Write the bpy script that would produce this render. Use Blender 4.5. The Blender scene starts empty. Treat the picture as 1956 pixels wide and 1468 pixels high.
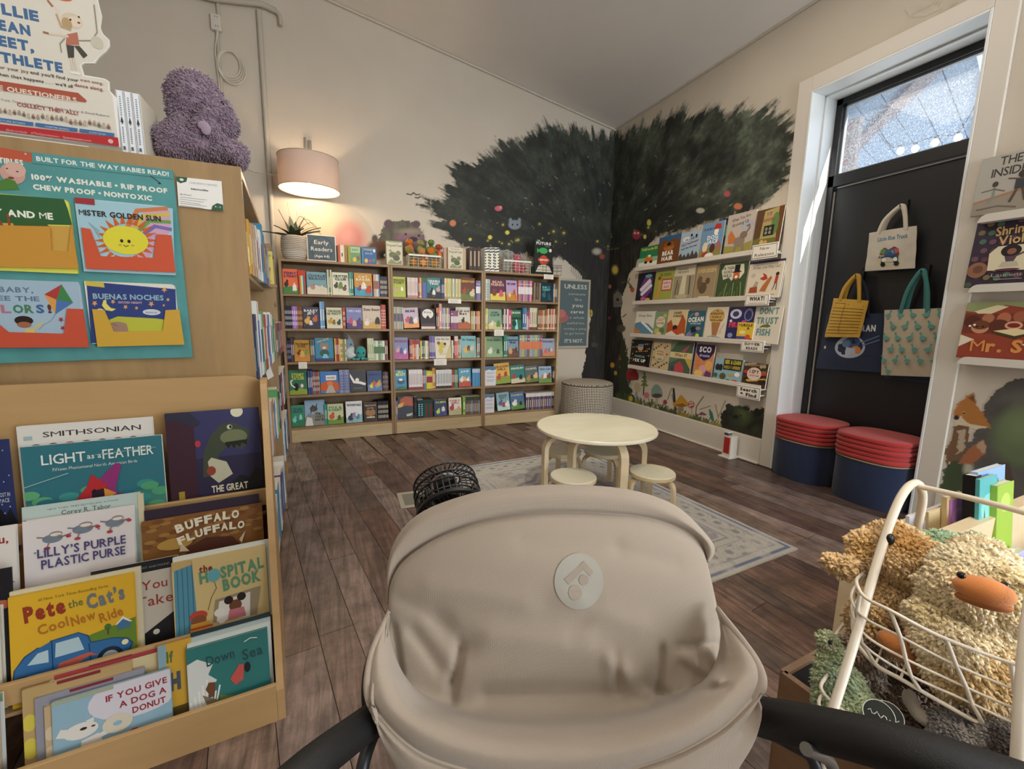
import bpy, bmesh, math, random
import numpy as np
from math import pi, sin, cos, radians, sqrt
from mathutils import Vector, Matrix, Euler
random.seed(7); RS = np.random.RandomState(11)
SC = bpy.context.scene; COL = SC.collection
# ------------------------------------------------------------------ camera
CH = 1.2; FPX = 825.0
YAW, PITCH, ROLL = radians(23.27), radians(8.69), radians(.903)
_cy, _sy, _cp, _sp = cos(YAW), sin(YAW), cos(PITCH), sin(PITCH)
_f = np.array([_sy*_cp, _cy*_cp, -_sp]); _r = np.array([_cy, -_sy, 0.]); _u = np.cross(_r, _f)
CM = np.array([cos(ROLL)*_r + sin(ROLL)*_u, -sin(ROLL)*_r + cos(ROLL)*_u, _f])
CAMP = np.array([0, 0, CH])
cam = bpy.data.objects.new('camera', bpy.data.cameras.new('camera')); COL.objects.link(cam)
cam.data.sensor_width = 36; cam.data.lens = FPX/1956*36; cam.data.clip_start = .02; cam.data.clip_end = 200
mw = Matrix.Identity(4)
for i in range(3):
    mw[i][0] = CM[0][i]; mw[i][1] = CM[1][i]; mw[i][2] = -CM[2][i]; mw[i][3] = CAMP[i]
cam.matrix_world = mw; SC.camera = cam
def ray(x, y): return CM.T @ np.array([(x-978)/FPX, -(y-734)/FPX, 1.])
def on(x, y, ax, v):                       # the point of the plane axis=v that the photo shows at x, y
    d = ray(x, y); t = (v-CAMP[ax])/d[ax]; return CAMP+t*d
def at(x, y, dep): return CAMP + ray(x, y)*dep   # the point dep metres ahead
# ------------------------------------------------------------------ world, sun, lights, exposure
W = bpy.data.worlds.new('world'); SC.world = W; W.use_nodes = True
nt = W.node_tree; bgn = nt.nodes['Background']; bgn.inputs[0].default_value = (.72, .86, 1, 1); bgn.inputs[1].default_value = 1.3
def light(kind, name, loc, energy, col, rot=None, target=None, **k):
    l = bpy.data.lights.new(name, kind); o = bpy.data.objects.new(name, l); COL.objects.link(o)
    o.location = loc; l.energy = energy; l.color = col
    if target is not None: o.rotation_euler = (Vector(target)-Vector(loc)).to_track_quat('-Z', 'Y').to_euler()
    elif rot: o.rotation_euler = rot
    for a, b in k.items(): setattr(l, a, b)
    return o
SUN = light('SUN', 'sun', (5, -2, 6), 9, (1, .97, .92), target=(5-.227, -2+.68, 6-.70), angle=.008)
light('AREA', 'ceiling_panel_light', (1.6, 2.0, 3.55), 20, (1, .88, .74), target=(1.6, 2.0, 0), shape='RECTANGLE', size=2.2, size_y=2.2)
light('AREA', 'ceiling_panel_light', (-1.0, -1.2, 3.9), 26, (1, .90, .78), target=(-.2, .4, 0), shape='RECTANGLE', size=2.2, size_y=2.2)
light('AREA', 'daylight_fill', (2.7, -3.0, 1.6), 150, (.88, .94, 1), target=(1.1, 2.0, 2.2), shape='RECTANGLE', size=2.4, size_y=2.6)  # unseen area lamp in place of shop windows, tilted up to brighten the ceiling
def spot(name, loc, tgt, e, col=(1, .84, .62), ang=50, blend=.6, r=.03):
    return light('SPOT', name, loc, e, col, target=tgt, spot_size=radians(ang), spot_blend=blend, shadow_soft_size=r)
spot('track_spot', (1.0, .9, 3.3), (1.65, 2.65, .5), 90, (1, .93, .74), 26)
spot('track_spot', (1.1, 1.6, 3.3), (3.37, 3.3, 1.2), 58, (1, .86, .66), 46)
spot('track_spot', (.9, 1.2, 3.4), (1.0, 4.5, .9), 70, (1, .88, .72), 56)
spot('track_spot', (.6, -.6, 3.4), (1.45, .6, .8), 60, (1, .86, .66), 34)
spot('track_spot', (1.25, -.5, 3.4), (.28, .42, .85), 34, (.97, .98, 1), 26)
SC.view_settings.view_transform = 'Standard'; SC.view_settings.look = 'None'
SC.view_settings.gamma = 1; SC.view_settings.use_curve_mapping = False; SC.view_settings.exposure = 0.74
# ------------------------------------------------------------------ materials
def lin(c): return tuple((x/12.92 if x <= .04045 else ((x+.055)/1.055)**2.4) for x in c)
_hc = {}
def hx(s):
    if isinstance(s, tuple): return s
    if s not in _hc: _hc[s] = lin(tuple(int(s[i:i+2], 16)/255 for i in ((0, 2, 4) if len(s) == 6 else (0, 2, 4))))
    return _hc[s]
def mat(name, col=None, rough=.5, metal=0, bump=0, bscale=300, var=0, vscale=8, spec=.5, trans=0, sheen=0, attr=False, emis=None, estr=0, alpha=1, stretch=None, bdist=.002):
    m = bpy.data.materials.new(name); m.use_nodes = True; n = m.node_tree.nodes; L = m.node_tree.links
    b = n['Principled BSDF']; b.inputs['Roughness'].default_value = rough; b.inputs['Metallic'].default_value = metal
    b.inputs['Specular IOR Level'].default_value = spec
    if col: b.inputs['Base Color'].default_value = (*hx(col), 1)
    if sheen: b.inputs['Sheen Weight'].default_value = sheen
    if trans: b.inputs['Transmission Weight'].default_value = trans
    if emis: b.inputs['Emission Color'].default_value = (*hx(emis), 1); b.inputs['Emission Strength'].default_value = estr
    b.inputs['Alpha'].default_value = alpha
    src = None
    if attr:
        a = n.new('ShaderNodeAttribute'); a.attribute_name = 'Col'; src = a.outputs[0]; L.new(src, b.inputs['Base Color'])
    tc = n.new('ShaderNodeTexCoord'); vec = tc.outputs['Object']
    if stretch:
        mp = n.new('ShaderNodeMapping'); mp.inputs['Scale'].default_value = stretch; L.new(vec, mp.inputs[0]); vec = mp.outputs[0]
    if var:
        t = n.new('ShaderNodeTexNoise'); t.inputs['Scale'].default_value = vscale; t.inputs['Detail'].default_value = 6; L.new(vec, t.inputs[0])
        mr = n.new('ShaderNodeMapRange'); mr.inputs[1].default_value = .3; mr.inputs[2].default_value = .7
        mr.inputs[3].default_value = 1-var; mr.inputs[4].default_value = 1+var; L.new(t.outputs[0], mr.inputs[0])
        hs = n.new('ShaderNodeHueSaturation')
        if src: L.new(src, hs.inputs['Color'])
        else: hs.inputs['Color'].default_value = (*hx(col), 1)
        L.new(mr.outputs[0], hs.inputs['Value']); L.new(hs.outputs[0], b.inputs['Base Color'])
    if bump:
        t = n.new('ShaderNodeTexNoise'); t.inputs['Scale'].default_value = bscale; t.inputs['Detail'].default_value = 4; L.new(vec, t.inputs[0])
        bp = n.new('ShaderNodeBump'); bp.inputs['Strength'].default_value = bump; bp.inputs['Distance'].default_value = bdist
        L.new(t.outputs[0], bp.inputs['Height']); L.new(bp.outputs[0], b.inputs['Normal'])
    return m
def woven(name, col, scale=260, rough=.9, bump=.5):
    m = mat(name, col, rough, sheen=.25, spec=.2); n = m.node_tree.nodes; L = m.node_tree.links; b = n['Principled BSDF']
    tc = n.new('ShaderNodeTexCoord'); hs = []
    for ax in (0, 1, 2):
        w = n.new('ShaderNodeTexWave'); w.bands_direction = 'XYZ'[ax]; w.inputs['Scale'].default_value = scale; L.new(tc.outputs['Object'], w.inputs[0]); hs.append(w.outputs['Fac'])
    ad = n.new('ShaderNodeMath'); L.new(hs[0], ad.inputs[0]); L.new(hs[1], ad.inputs[1])
    a2 = n.new('ShaderNodeMath'); L.new(ad.outputs[0], a2.inputs[0]); L.new(hs[2], a2.inputs[1])
    bp = n.new('ShaderNodeBump'); bp.inputs['Strength'].default_value = bump; bp.inputs['Distance'].default_value = .0006
    L.new(a2.outputs[0], bp.inputs['Height']); L.new(bp.outputs[0], b.inputs['Normal']); return m
def wood(name, c1, c2, scale=(3, 3, 60), rough=.45, bump=.15, big=False):
    m = mat(name, c1, rough); n = m.node_tree.nodes; L = m.node_tree.links; b = n['Principled BSDF']
    tc = n.new('ShaderNodeTexCoord'); mp = n.new('ShaderNodeMapping'); mp.inputs['Scale'].default_value = scale; L.new(tc.outputs['Object'], mp.inputs[0])
    t = n.new('ShaderNodeTexNoise'); t.inputs['Scale'].default_value = 1; t.inputs['Detail'].default_value = 8; t.inputs['Roughness'].default_value = .65; t.inputs['Distortion'].default_value = .6; L.new(mp.outputs[0], t.inputs[0])
    r = n.new('ShaderNodeValToRGB'); r.color_ramp.elements[0].position = .3; r.color_ramp.elements[1].position = .72
    r.color_ramp.elements[0].color = (*hx(c1), 1); r.color_ramp.elements[1].color = (*hx(c2), 1); L.new(t.outputs[0], r.inputs[0]); L.new(r.outputs[0], b.inputs['Base Color'])
    if big:                                            # weathered patches across the board
        t2 = n.new('ShaderNodeTexNoise'); t2.inputs['Scale'].default_value = 7; t2.inputs['Detail'].default_value = 5; t2.inputs['Roughness'].default_value = .7; L.new(tc.outputs['Object'], t2.inputs[0])
        mr = n.new('ShaderNodeMapRange'); mr.inputs[1].default_value = .35; mr.inputs[2].default_value = .68; mr.inputs[3].default_value = .6; mr.inputs[4].default_value = 1.45; L.new(t2.outputs[0], mr.inputs[0])
        hs = n.new('ShaderNodeHueSaturation'); L.new(r.outputs[0], hs.inputs['Color']); L.new(mr.outputs[0], hs.inputs['Value']); L.new(hs.outputs[0], b.inputs['Base Color'])
    bp = n.new('ShaderNodeBump'); bp.inputs['Strength'].default_value = bump; bp.inputs['Distance'].default_value = .001; L.new(t.outputs[0], bp.inputs['Height']); L.new(bp.outputs[0], b.inputs['Normal'])
    return m
M = {}
M['print'] = mat('printed_paper', None, .42, attr=True, spec=.4)
M['matte'] = mat('matte_colour', None, .75, attr=True, spec=.3)
M['paint_wall'] = mat('cream_wall_paint', 'c8bfb0', .7, bump=.25, bscale=60, var=.03, vscale=3)
M['mural'] = mat('mural_paint', None, .65, attr=True, bump=.2, bscale=80)
M['ceiling'] = mat('ceiling_paint', 'e6e1da', .85, bump=.15, bscale=30, var=.02, vscale=2)
M['trim'] = mat('white_gloss_trim', 'd3cdc2', .35, bump=.05, bscale=30)
M['oak'] = wood('bookcase_laminate', '84694b', 'a08562', (5, 5, 1.2), .5, .08)
M['oak_l'] = wood('bookcase_plinth_laminate', 'b39d78', 'c8b48e', (2, 2, 20), .5, .1)
M['maple'] = wood('maple_panel', '937751', 'a88a5f', (14, 14, 1.6), .42, .06)
M['ply'] = wood('birch_plywood', 'ad8b5c', 'bb996a', (1.6, 3, 9), .4, .06)
M['birch'] = wood('pale_birch', 'dcc7a0', 'e8d8b8', (4, 4, 12), .35, .05)
M['birch_top'] = wood('birch_tabletop', 'd3cdb4', 'e2ddc8', (3, 14, 3), .3, .05)
M['black'] = mat('black_plastic', '111113', .4)
M['foam'] = mat('black_foam_grip', '0d0d0e', .55, bump=.3, bscale=900)
M['wire'] = mat('white_coated_wire', 'e6dccb', .35)
M['blackwire'] = mat('black_wire', '101010', .4)
M['door'] = mat('charcoal_door_paint', '17181b', .42, bump=.06, bscale=120)
M['hood'] = woven('beige_hood_canvas', 'a29484', 420, .85, .35)
M['hood_trim'] = mat('pale_print', 'b3b2a6', .6)
M['navy'] = woven('navy_felt', '1d2742', 200)
M['red'] = woven('red_felt', 'b03330', 260)
M['steel'] = mat('brushed_metal', '8d8d8b', .35, 1)
g_ = M['glass'] = bpy.data.materials.new('dusty_window_glass'); g_.use_nodes = True; n = g_.node_tree.nodes; L = g_.node_tree.links; n.clear()
go = n.new('ShaderNodeOutputMaterial'); m1 = n.new('ShaderNodeMixShader'); m2 = n.new('ShaderNodeMixShader'); tp_ = n.new('ShaderNodeBsdfTransparent'); gl = n.new('ShaderNodeBsdfGlossy'); du = n.new('ShaderNodeBsdfTranslucent')
gl.inputs['Roughness'].default_value = .03; du.inputs[0].default_value = (.75, .82, .9, 1); tn = n.new('ShaderNodeTexNoise'); tn.inputs['Scale'].default_value = 130; tn.inputs['Detail'].default_value = 5; tn.inputs['Roughness'].default_value = .75
tg = n.new('ShaderNodeTexCoord'); L.new(tg.outputs['Object'], tn.inputs[0]); rg = n.new('ShaderNodeMapRange'); rg.inputs[1].default_value = .48; rg.inputs[2].default_value = .66; rg.inputs[3].default_value = .03; rg.inputs[4].default_value = .36; L.new(tn.outputs[0], rg.inputs[0])
m1.inputs[0].default_value = .06; L.new(tp_.outputs[0], m1.inputs[1]); L.new(gl.outputs[0], m1.inputs[2]); L.new(rg.outputs[0], m2.inputs[0]); L.new(m1.outputs[0], m2.inputs[1]); L.new(du.outputs[0], m2.inputs[2]); L.new(m2.outputs[0], go.inputs[0])
M['shade'] = None
M['fur'] = mat('plush_fur', None, .95, attr=True, sheen=.4, spec=.1, bump=.5, bscale=420)
M['pages'] = mat('page_edges', 'e4dccb', .8, stretch=(900, 900, 1), bump=.3, bscale=1)
M['card'] = mat('white_card', 'e9e6df', .6)
# ------------------------------------------------------------------ geometry helpers
class MB:
    def __init__(s): s.v = []; s.f = []; s.c = []
    def add(s, vs, fs, col=None, X=None):
        n = len(s.v)
        if X is not None: vs = [tuple(X @ Vector(p)) for p in vs]
        s.v += [tuple(p) for p in vs]; s.f += [tuple(i+n for i in f) for f in fs]; s.c += [col]*len(fs); return s
    def box(s, a, b, col=None, X=None):
        (x0, y0, z0), (x1, y1, z1) = a, b
        return s.add([(x0,y0,z0),(x1,y0,z0),(x1,y1,z0),(x0,y1,z0),(x0,y0,z1),(x1,y0,z1),(x1,y1,z1),(x0,y1,z1)],
            [(0,3,2,1),(4,5,6,7),(0,1,5,4),(1,2,6,5),(2,3,7,6),(3,0,4,7)], col, X)
    def bbox(s, a, b, r=.003, col=None, X=None):      # box with a chamfer all round
        bm = bmesh.new(); m = [(a[i]+b[i])/2 for i in range(3)]; d = [b[i]-a[i] for i in range(3)]
        bmesh.ops.create_cube(bm, size=1, matrix=Matrix.Translation(m) @ Matrix.Diagonal((*d, 1)))
        bmesh.ops.bevel(bm, geom=bm.edges[:], offset=min(r, min(d)*.45), segments=2, affect='EDGES', profile=.5)
        s.add([v.co[:] for v in bm.verts], [[v.index for v in f.verts] for f in bm.faces], col, X) if not bm.verts.index_update() else 0
        bm.free(); return s
    def poly(s, pts, col=None, X=None): return s.add(pts, [tuple(range(len(pts)))], col, X)
    def prism(s, pts, d, col=None, X=None):           # closed outline (3D, planar) pushed along d
        n = len(pts); q = [tuple(p[i]+d[i] for i in range(3)) for p in pts]
        return s.add(list(pts)+q, [tuple(range(n))[::-1], tuple(range(n, 2*n))]+[(i, (i+1) % n, n+(i+1) % n, n+i) for i in range(n)], col, X)
    def ell(s, c, r, col=None, seg=16, ring=10, X=None):
        vs = []; fs = []
        for j in range(1, ring):
            a = pi*j/ring
            for i in range(seg): b = 2*pi*i/seg; vs.append((c[0]+r[0]*sin(a)*cos(b), c[1]+r[1]*sin(a)*sin(b), c[2]+r[2]*cos(a)))
        t = len(vs); vs += [(c[0], c[1], c[2]+r[2]), (c[0], c[1], c[2]-r[2])]
        for j in range(ring-2):
            for i in range(seg): k = (i+1) % seg; fs.append((j*seg+i, (j+1)*seg+i, (j+1)*seg+k, j*seg+k))
        for i in range(seg): k = (i+1) % seg; fs.append((t, i, k)); fs.append((t+1, (ring-2)*seg+k, (ring-2)*seg+i))
        return s.add(vs, fs, col, X)
    def lathe(s, prof, c=(0, 0, 0), seg=32, col=None, X=None, cap=True):
        vs = [(c[0]+r*cos(2*pi*i/seg), c[1]+r*sin(2*pi*i/seg), c[2]+z) for r, z in prof for i in range(seg)]; fs = []
        for j in range(len(prof)-1):
            for i in range(seg): k = (i+1) % seg; fs.append((j*seg+i, j*seg+k, (j+1)*seg+k, (j+1)*seg+i))
        if cap: fs.append(tuple(range(seg))[::-1]); fs.append(tuple(range((len(prof)-1)*seg, len(prof)*seg)))
        return s.add(vs, fs, col, X)
    def tube(s, pts, r, seg=8, col=None, closed=False, X=None, flat=1):
        P = [Vector(p) for p in pts]; n = len(P); vs = []; fs = []; R = r if isinstance(r, (list, tuple)) else [r]*n; up = None
        for i in range(n):
            d = (P[(i+1) % n]-P[i-1]) if closed or 0 < i < n-1 else (P[1]-P[0] if i == 0 else P[-1]-P[-2]); d.normalize()
            if up is None: up = d.orthogonal().normalized()
            up = (up-d*up.dot(d)); up = up.normalized() if up.length > 1e-6 else d.orthogonal().normalized(); w = d.cross(up)
            for k in range(seg): a = 2*pi*k/seg; vs.append(tuple(P[i]+up*cos(a)*R[i]+w*sin(a)*R[i]*flat))
        for i in range(n if closed else n-1):
            j = (i+1) % n
            for k in range(seg): l = (k+1) % seg; fs.append((i*seg+k, i*seg+l, j*seg+l, j*seg+k))
        if not closed: fs.append(tuple(range(seg))[::-1]); fs.append(tuple(range((n-1)*seg, n*seg)))
        return s.add(vs, fs, col, X)
    def mesh(s, name, m, smooth=False, norm=True):
        me = bpy.data.meshes.new(name); me.from_pydata(s.v, [], s.f)
        if any(c is not None for c in s.c):
            at_ = me.color_attributes.new('Col', 'FLOAT_COLOR', 'CORNER'); out = []
            for c, f in zip(s.c, s.f): out += [*hx(c or 'ffffff'), 1]*len(f)
            at_.data.foreach_set('color', out)
        if norm and len(s.f) < 60000:
            bm = bmesh.new(); bm.from_mesh(me); bmesh.ops.recalc_face_normals(bm, faces=bm.faces); bm.to_mesh(me); bm.free()
        if smooth:
            me.polygons.foreach_set('use_smooth', [True]*len(me.polygons))
            if smooth != 'all': me.set_sharp_from_angle(angle=radians(38))
        me.materials.append(m); me.update(); return me
    def build(s, name, m, parent=None, smooth=False, label=None, norm=True, loc=None, rot=None):
        o = bpy.data.objects.new(name, s.mesh(name, m, smooth, norm)); COL.objects.link(o)
        if parent: o.parent = parent
        if loc is not None: o.location = loc
        if rot is not None: o.rotation_euler = rot
        if label: o['label'] = label
        return o
def thing(name, label, cat, loc=(0, 0, 0), rot=(0, 0, 0), group=None):
    o = bpy.data.objects.new(name, None); COL.objects.link(o); o.empty_display_size = .05
    o.location = loc; o.rotation_euler = rot if not isinstance(rot, (int, float)) else (0, 0, rot)
    return tag(o, label, cat, group)
def tag(o, label, cat, group=None):
    o['label'] = label; o['category'] = cat
    if group: o['group'] = group
    return o
def struct(o, label=None):
    o['kind'] = 'structure'
    if label: o['label'] = label
    return o
def dup(root, loc, rot=None, label=None):
    r = root.copy(); COL.objects.link(r); r.location = loc
    if rot is not None: r.rotation_euler = (0, 0, rot)
    if label: r['label'] = label
    for ch in list(root.children):
        c = ch.copy(); COL.objects.link(c); c.parent = r
        for g in list(ch.children):
            d = g.copy(); COL.objects.link(d); d.parent = c
    return r
def arc(c, r, a0, a1, n, f=lambda x, y: (x, y, 0)):
    return [f(c[0]+r*cos(radians(a0+(a1-a0)*i/n)), c[1]+r*sin(radians(a0+(a1-a0)*i/n))) for i in range(n+1)]
def cr(pts, n=8, closed=False):                        # Catmull-Rom through points of any dimension
    P = [np.array(p, float) for p in pts]; out = []; N = len(P)
    for i in range(N if closed else N-1):
        p0, p1, p2, p3 = (P[(i-1) % N], P[i], P[(i+1) % N], P[(i+2) % N]) if closed else (P[max(i-1, 0)], P[i], P[i+1], P[min(i+2, N-1)])
        for k in range(n):
            t = k/n; out.append(.5*((2*p1)+(-p0+p2)*t+(2*p0-5*p1+4*p2-p3)*t*t+(-p0+3*p1-3*p2+p3)*t**3))
    if not closed: out.append(P[-1])
    return [tuple(p) for p in out]
# ------------------------------------------------------------------ lettering
_gl = {}
def glyph(ch, bold):
    if ch == 'M': bold = 0.
    k = (ch, bold)
    if k not in _gl:
        cu = bpy.data.curves.new('g', 'FONT'); cu.body = ch; cu.size = 1; cu.resolution_u = 2; cu.offset = bold
        o = bpy.data.objects.new('g', cu); COL.objects.link(o)
        me = bpy.data.meshes.new_from_object(o)
        vs = [(v.co.x, v.co.y) for v in me.vertices]; fs = [tuple(p.vertices) for p in me.polygons]
        xs = [v[0] for v in vs] or [0, .25]
        _gl[k] = (vs, fs, min(xs), max(xs)); bpy.data.objects.remove(o); bpy.data.meshes.remove(me); bpy.data.curves.remove(cu)
    return _gl[k]
def text_geo(txt, bold=.0, gap=.07):
    x = 0; out = []
    for ch in txt:
        if ch == ' ': x += .3; continue
        vs, fs, a, b = glyph(ch, bold); out.append(([(v[0]-a+x, v[1]) for v in vs], fs)); x += b-a+gap
    return out, max(x-gap, .01)
# art elements: ('r',u0,v0,u1,v1,c) ('e',u,v,ru,rv,c) ('p',[..],c) ('t',text,u,v,w,h,c[,bold,rot]) ('l',[..],width,c)
CAPH = .69
def art_mb(w, h, els, mb=None, y0=-.0003, dy=-.00012, O=(0, 0)):
    mb = mb or MB(); y = y0; cl = (lambda q: min(max(q, 0), 1)) if not (w == 1 and h == 1) else (lambda q: q)
    def P(u, v): return (O[0]+cl(u)*w, y, O[1]+cl(v)*h)
    for e in els:
        k = e[0]
        if k == 'r': _, a, b, c, d, col = e; mb.add([P(a, b), P(c, b), P(c, d), P(a, d)], [(0, 1, 2, 3)], col)
        elif k == 'e':
            _, a, b, c, d, col = e; n = 14 if max(c*w, d*h) < .02 else 26
            mb.poly([P(a+c*cos(2*pi*i/n), b+d*sin(2*pi*i/n)) for i in range(n)], col)
        elif k == 'p':
            pts = e[1]; pts = [(pts[i], pts[i+1]) for i in range(0, len(pts), 2)]
            from mathutils.geometry import tessellate_polygon
            tr = tessellate_polygon([[Vector((cl(p[0])*w, cl(p[1])*h, 0)) for p in pts]])
            mb.add([P(*p) for p in pts], [tuple(t) for t in tr], e[2])
        elif k == 'l':
            pts = e[1]; pts = [(pts[i]*w, pts[i+1]*h) for i in range(0, len(pts), 2)]; r = e[2]*w/2
            for (x1, z1), (x2, z2) in zip(pts, pts[1:]):
                y += dy*.08
                d = sqrt((x2-x1)**2+(z2-z1)**2) or 1; nx, nz = -(z2-z1)/d*r, (x2-x1)/d*r; ex, ez = (x2-x1)/d*r*.6, (z2-z1)/d*r*.6
                mb.add([P(p/w, q/h) for p, q in ((x1+nx-ex, z1+nz-ez), (x1-nx-ex, z1-nz-ez), (x2-nx+ex, z2-nz+ez), (x2+nx+ex, z2+nz+ez))], [(0, 1, 2, 3)], e[3])
        elif k == 't':
            txt, a, b, tw, th, col = e[1:7]; bold = e[7] if len(e) > 7 else .02; rot = e[8] if len(e) > 8 else 0
            g, L = text_geo(txt, bold); sx = tw*w/L; sz = th*h/CAPH; sx = min(sx, sz*1.6); c_, s_ = cos(radians(rot)), sin(radians(rot))
            for vs, fs in g:
                pp = []
                for vx, vy in vs: X_, Z_ = (vx-L/2)*sx, vy*sz; pp.append((O[0]+a*w+X_*c_-Z_*s_, y, O[1]+b*h+X_*s_+Z_*c_))
                mb.add(pp, fs, col)
        y += dy
    return mb
def auto(title, bg, tc, band=None, blobs=(), seed=0, tv=.78, th=.1, style=0):
    r = random.Random(hash((title, seed)) if False else sum(ord(c) for c in title)*7+seed); E = []
    if band:
        a, b, c = r.uniform(.2, .42), r.uniform(.28, .48), r.uniform(.2, .42)
        E.append(('p', [0, 0, 1, 0, 1, c, .75, b, .4, a, 0, b-.06], band))
    for i, bc in enumerate(blobs):
        n = len(blobs); cx = .5+(i-(n-1)/2)*.5/max(n-1, 1)+r.uniform(-.05, .05); cz = r.uniform(.26, .46); q = r.uniform(.1, .17)
        if i % 3 == 1: E.append(('p', [cx-q, cz-q, cx+q, cz-q*.9, cx+q*.7, cz+q*.6, cx, cz+q*1.2, cx-q*.8, cz+q*.4], bc))
        else: E += [('e', cx, cz-.03, q*1.1, q*.8, bc), ('e', cx+q*.5, cz+q*.75, q*.6, q*.5, bc)]
        E.append(('e', cx+q*.55, cz+q*.8, .022, .018, '1a1612'))
        E.append(('l', [cx-q*.4, cz-q*1.2, cx-q*.6, cz-q*.3], .03, bc)); E.append(('l', [cx+q*.4, cz-q*1.2, cx+q*.5, cz-q*.3], .03, bc))
    for i in range(5): E.append(('e', r.random()*.9+.05, r.random()*.5+.05, .02, .015, r.choice(list(blobs)+[tc])))
    ls = title.split('|') if title else []
    for i, l in enumerate(ls):
        E.append(('t', l, .5, tv-i*(th*1.25), min(.86, .14*len(l)+.1), th, tc, .03))
    return [('r', 0, 0, 1, 1, bg)]+E
# ------------------------------------------------------------------ books
# local frame: width +x, height +z, front cover faces -y, thickness towards +y
def book(x, y, z, w, h, t, els, label, group=None, rz=0, tilt=0, roll=0, cover='e8e2d6', spine=None, small=False, name='book', cat='book', hard=True):
    rot = (Matrix.Rotation(rz, 4, 'Z') @ Matrix.Rotation(-tilt, 4, 'X') @ Matrix.Rotation(roll, 4, 'Y')).to_euler()
    e = .0025 if hard else 0.; c = .0018; spine = spine or cover
    if small:
        m = MB(); m.box((0, 0, 0), (w, t, h), cover); m.box((c, c, h), (w, t-c, h+.0004), 'e6decb'); m.box((w, c, e), (w+.0004, t-c, h-e), 'e6decb')
        m.box((-.0006, .0005, 0), (0, t-.0005, h), spine)
        art_mb(w, h, els, m, -.0006, -.00025)
        o = m.build(name, M['print'], norm=False, loc=(x, y, z)); o.rotation_euler = rot; return tag(o, label, cat, group)
    T = thing(name, label, cat, (x, y, z), rot, group)
    m = MB(); m.bbox((0, 0, 0), (w, c, h), .0008, cover); m.bbox((0, t-c, 0), (w, t, h), .0008, cover); m.bbox((-.001, 0, 0), (c, t, h), .0008, spine); m.build('cover', M['print'], T)
    MB().box((c, c, e), (w-e*1.5, t-c, h-e)).build('pages', M['pages'], T)
    art_mb(w, h, els).build('cover_art', M['print'], T, norm=False)
    return T
_sp = {}
def spine(x, y, z, w, h, d, col, col2, label, group, rz=0, kind=0, lean=0):
    k = (round(w, 4), round(h, 3), col, col2, kind)
    if k not in _sp:
        m = MB(); m.box((0, 0, 0), (w, d, h), col); m.box((.001, .002, h), (w-.001, d, h+.0005), 'ded5c2')
        y1 = -.0005
        def q(v0, v1, c, i=.1): m.add([(w*i, y1, v0*h), (w*(1-i), y1, v0*h), (w*(1-i), y1, v1*h), (w*i, y1, v1*h)], [(0, 1, 2, 3)], c)
        if kind == 0: q(.3, .72, col2, .3); q(.06, .1, col2)
        elif kind == 1: q(.35, .7, col2, 0); q(.8, .84, 'e8e2d0', .2)
        elif kind == 2: q(0, .12, col2, 0); q(.25, .8, col2, .38)
        elif kind == 3: q(.78, 1, col2, 0); q(.15, .6, 'e8e2d0', .36)
        elif kind == 4:
            for i in range(6): q(.12+.12*i, .19+.12*i, col2, .22)
        _sp[k] = m.mesh('book', M['print'], norm=False)
    o = bpy.data.objects.new('book', _sp[k]); COL.objects.link(o); o.location = (x, y, z); o.rotation_euler = (0, lean, rz)
    return tag(o, label, 'book', group)
# ================================================================== THE SETTING
XR, YB, XL, YF = 3.37, 4.76, -3.4, -4.0
def ceil_z(x): return 3.505 + .172*(XR-x)
fl = struct(MB().box((XL, YF, -.1), (XR+.9, YB+.2, -.006)).build('floor', mat('floor_boards_far', '4a3a30', .45, var=.3, vscale=4)), 'dark brown wood-look plank floor')
PC = ['664e43', '6e564a', '5e4a41', '766259', '7c685c', '584640', '705a50', '76665f', '5f4e44', '6a5043', '84726a', '54443c']
pm = []
for i, c in enumerate(PC):
    c1 = hx(c); dk = tuple(a*.42 for a in c1); lt = tuple(min(1, a*1.5) for a in c1)
    m = wood('plank_wood_%d' % i, dk, lt, (46, 3.0, 5), .36, .4, big=True); pm.append(m)
ang = radians(9.0); ca, sa = cos(ang), sin(ang); nplank = 0
# plank rows run along direction (sin, -cos): local +y of the row frame
u = -2.05; rr = random.Random(5)
while u < 3.75:
    w = rr.choice([.105, .125, .15, .12, .165]); v = -1.6-rr.uniform(0, 1.3)
    while v < 5.6:
        L = rr.uniform(1.0, 1.75); cx, cyy = u+w/2, v+L/2
        X0 = cx*ca+cyy*sa*-1; Y0 = cx*sa*1+cyy*ca  # centre of the plank in the room
        X0 = cx*ca-cyy*sa*(-1)*-1
        if -1.0 < X0 < XR+.25 and -1.4 < Y0 < YB-.1 and not (X0 > XR-.02 and not 1.1 < Y0 < 2.6):
            b = MB(); g = .0012; pts = [(u+g, v+g), (u+w-g, v+g), (u+w-g, v+L-g), (u+g, v+L-g)]
            pts = [(min(max(px*ca-py*sa, XL), XR+.28 if 1.38 < Y0 < 2.3 else XR), px*sa+py*ca) for px, py in pts]
            pts = [(px, min(py, YB)) for px, py in pts]
            b.prism([(px, py, -.006) for px, py in pts], (0, 0, .006+rr.uniform(-.0003, .0003)))
            o = b.build('plank', rr.choice(pm), fl); nplank += 1
        v += L
    u += w
print('planks', nplank)
def wallbox(m, a, b): m.box(a, b)
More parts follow.
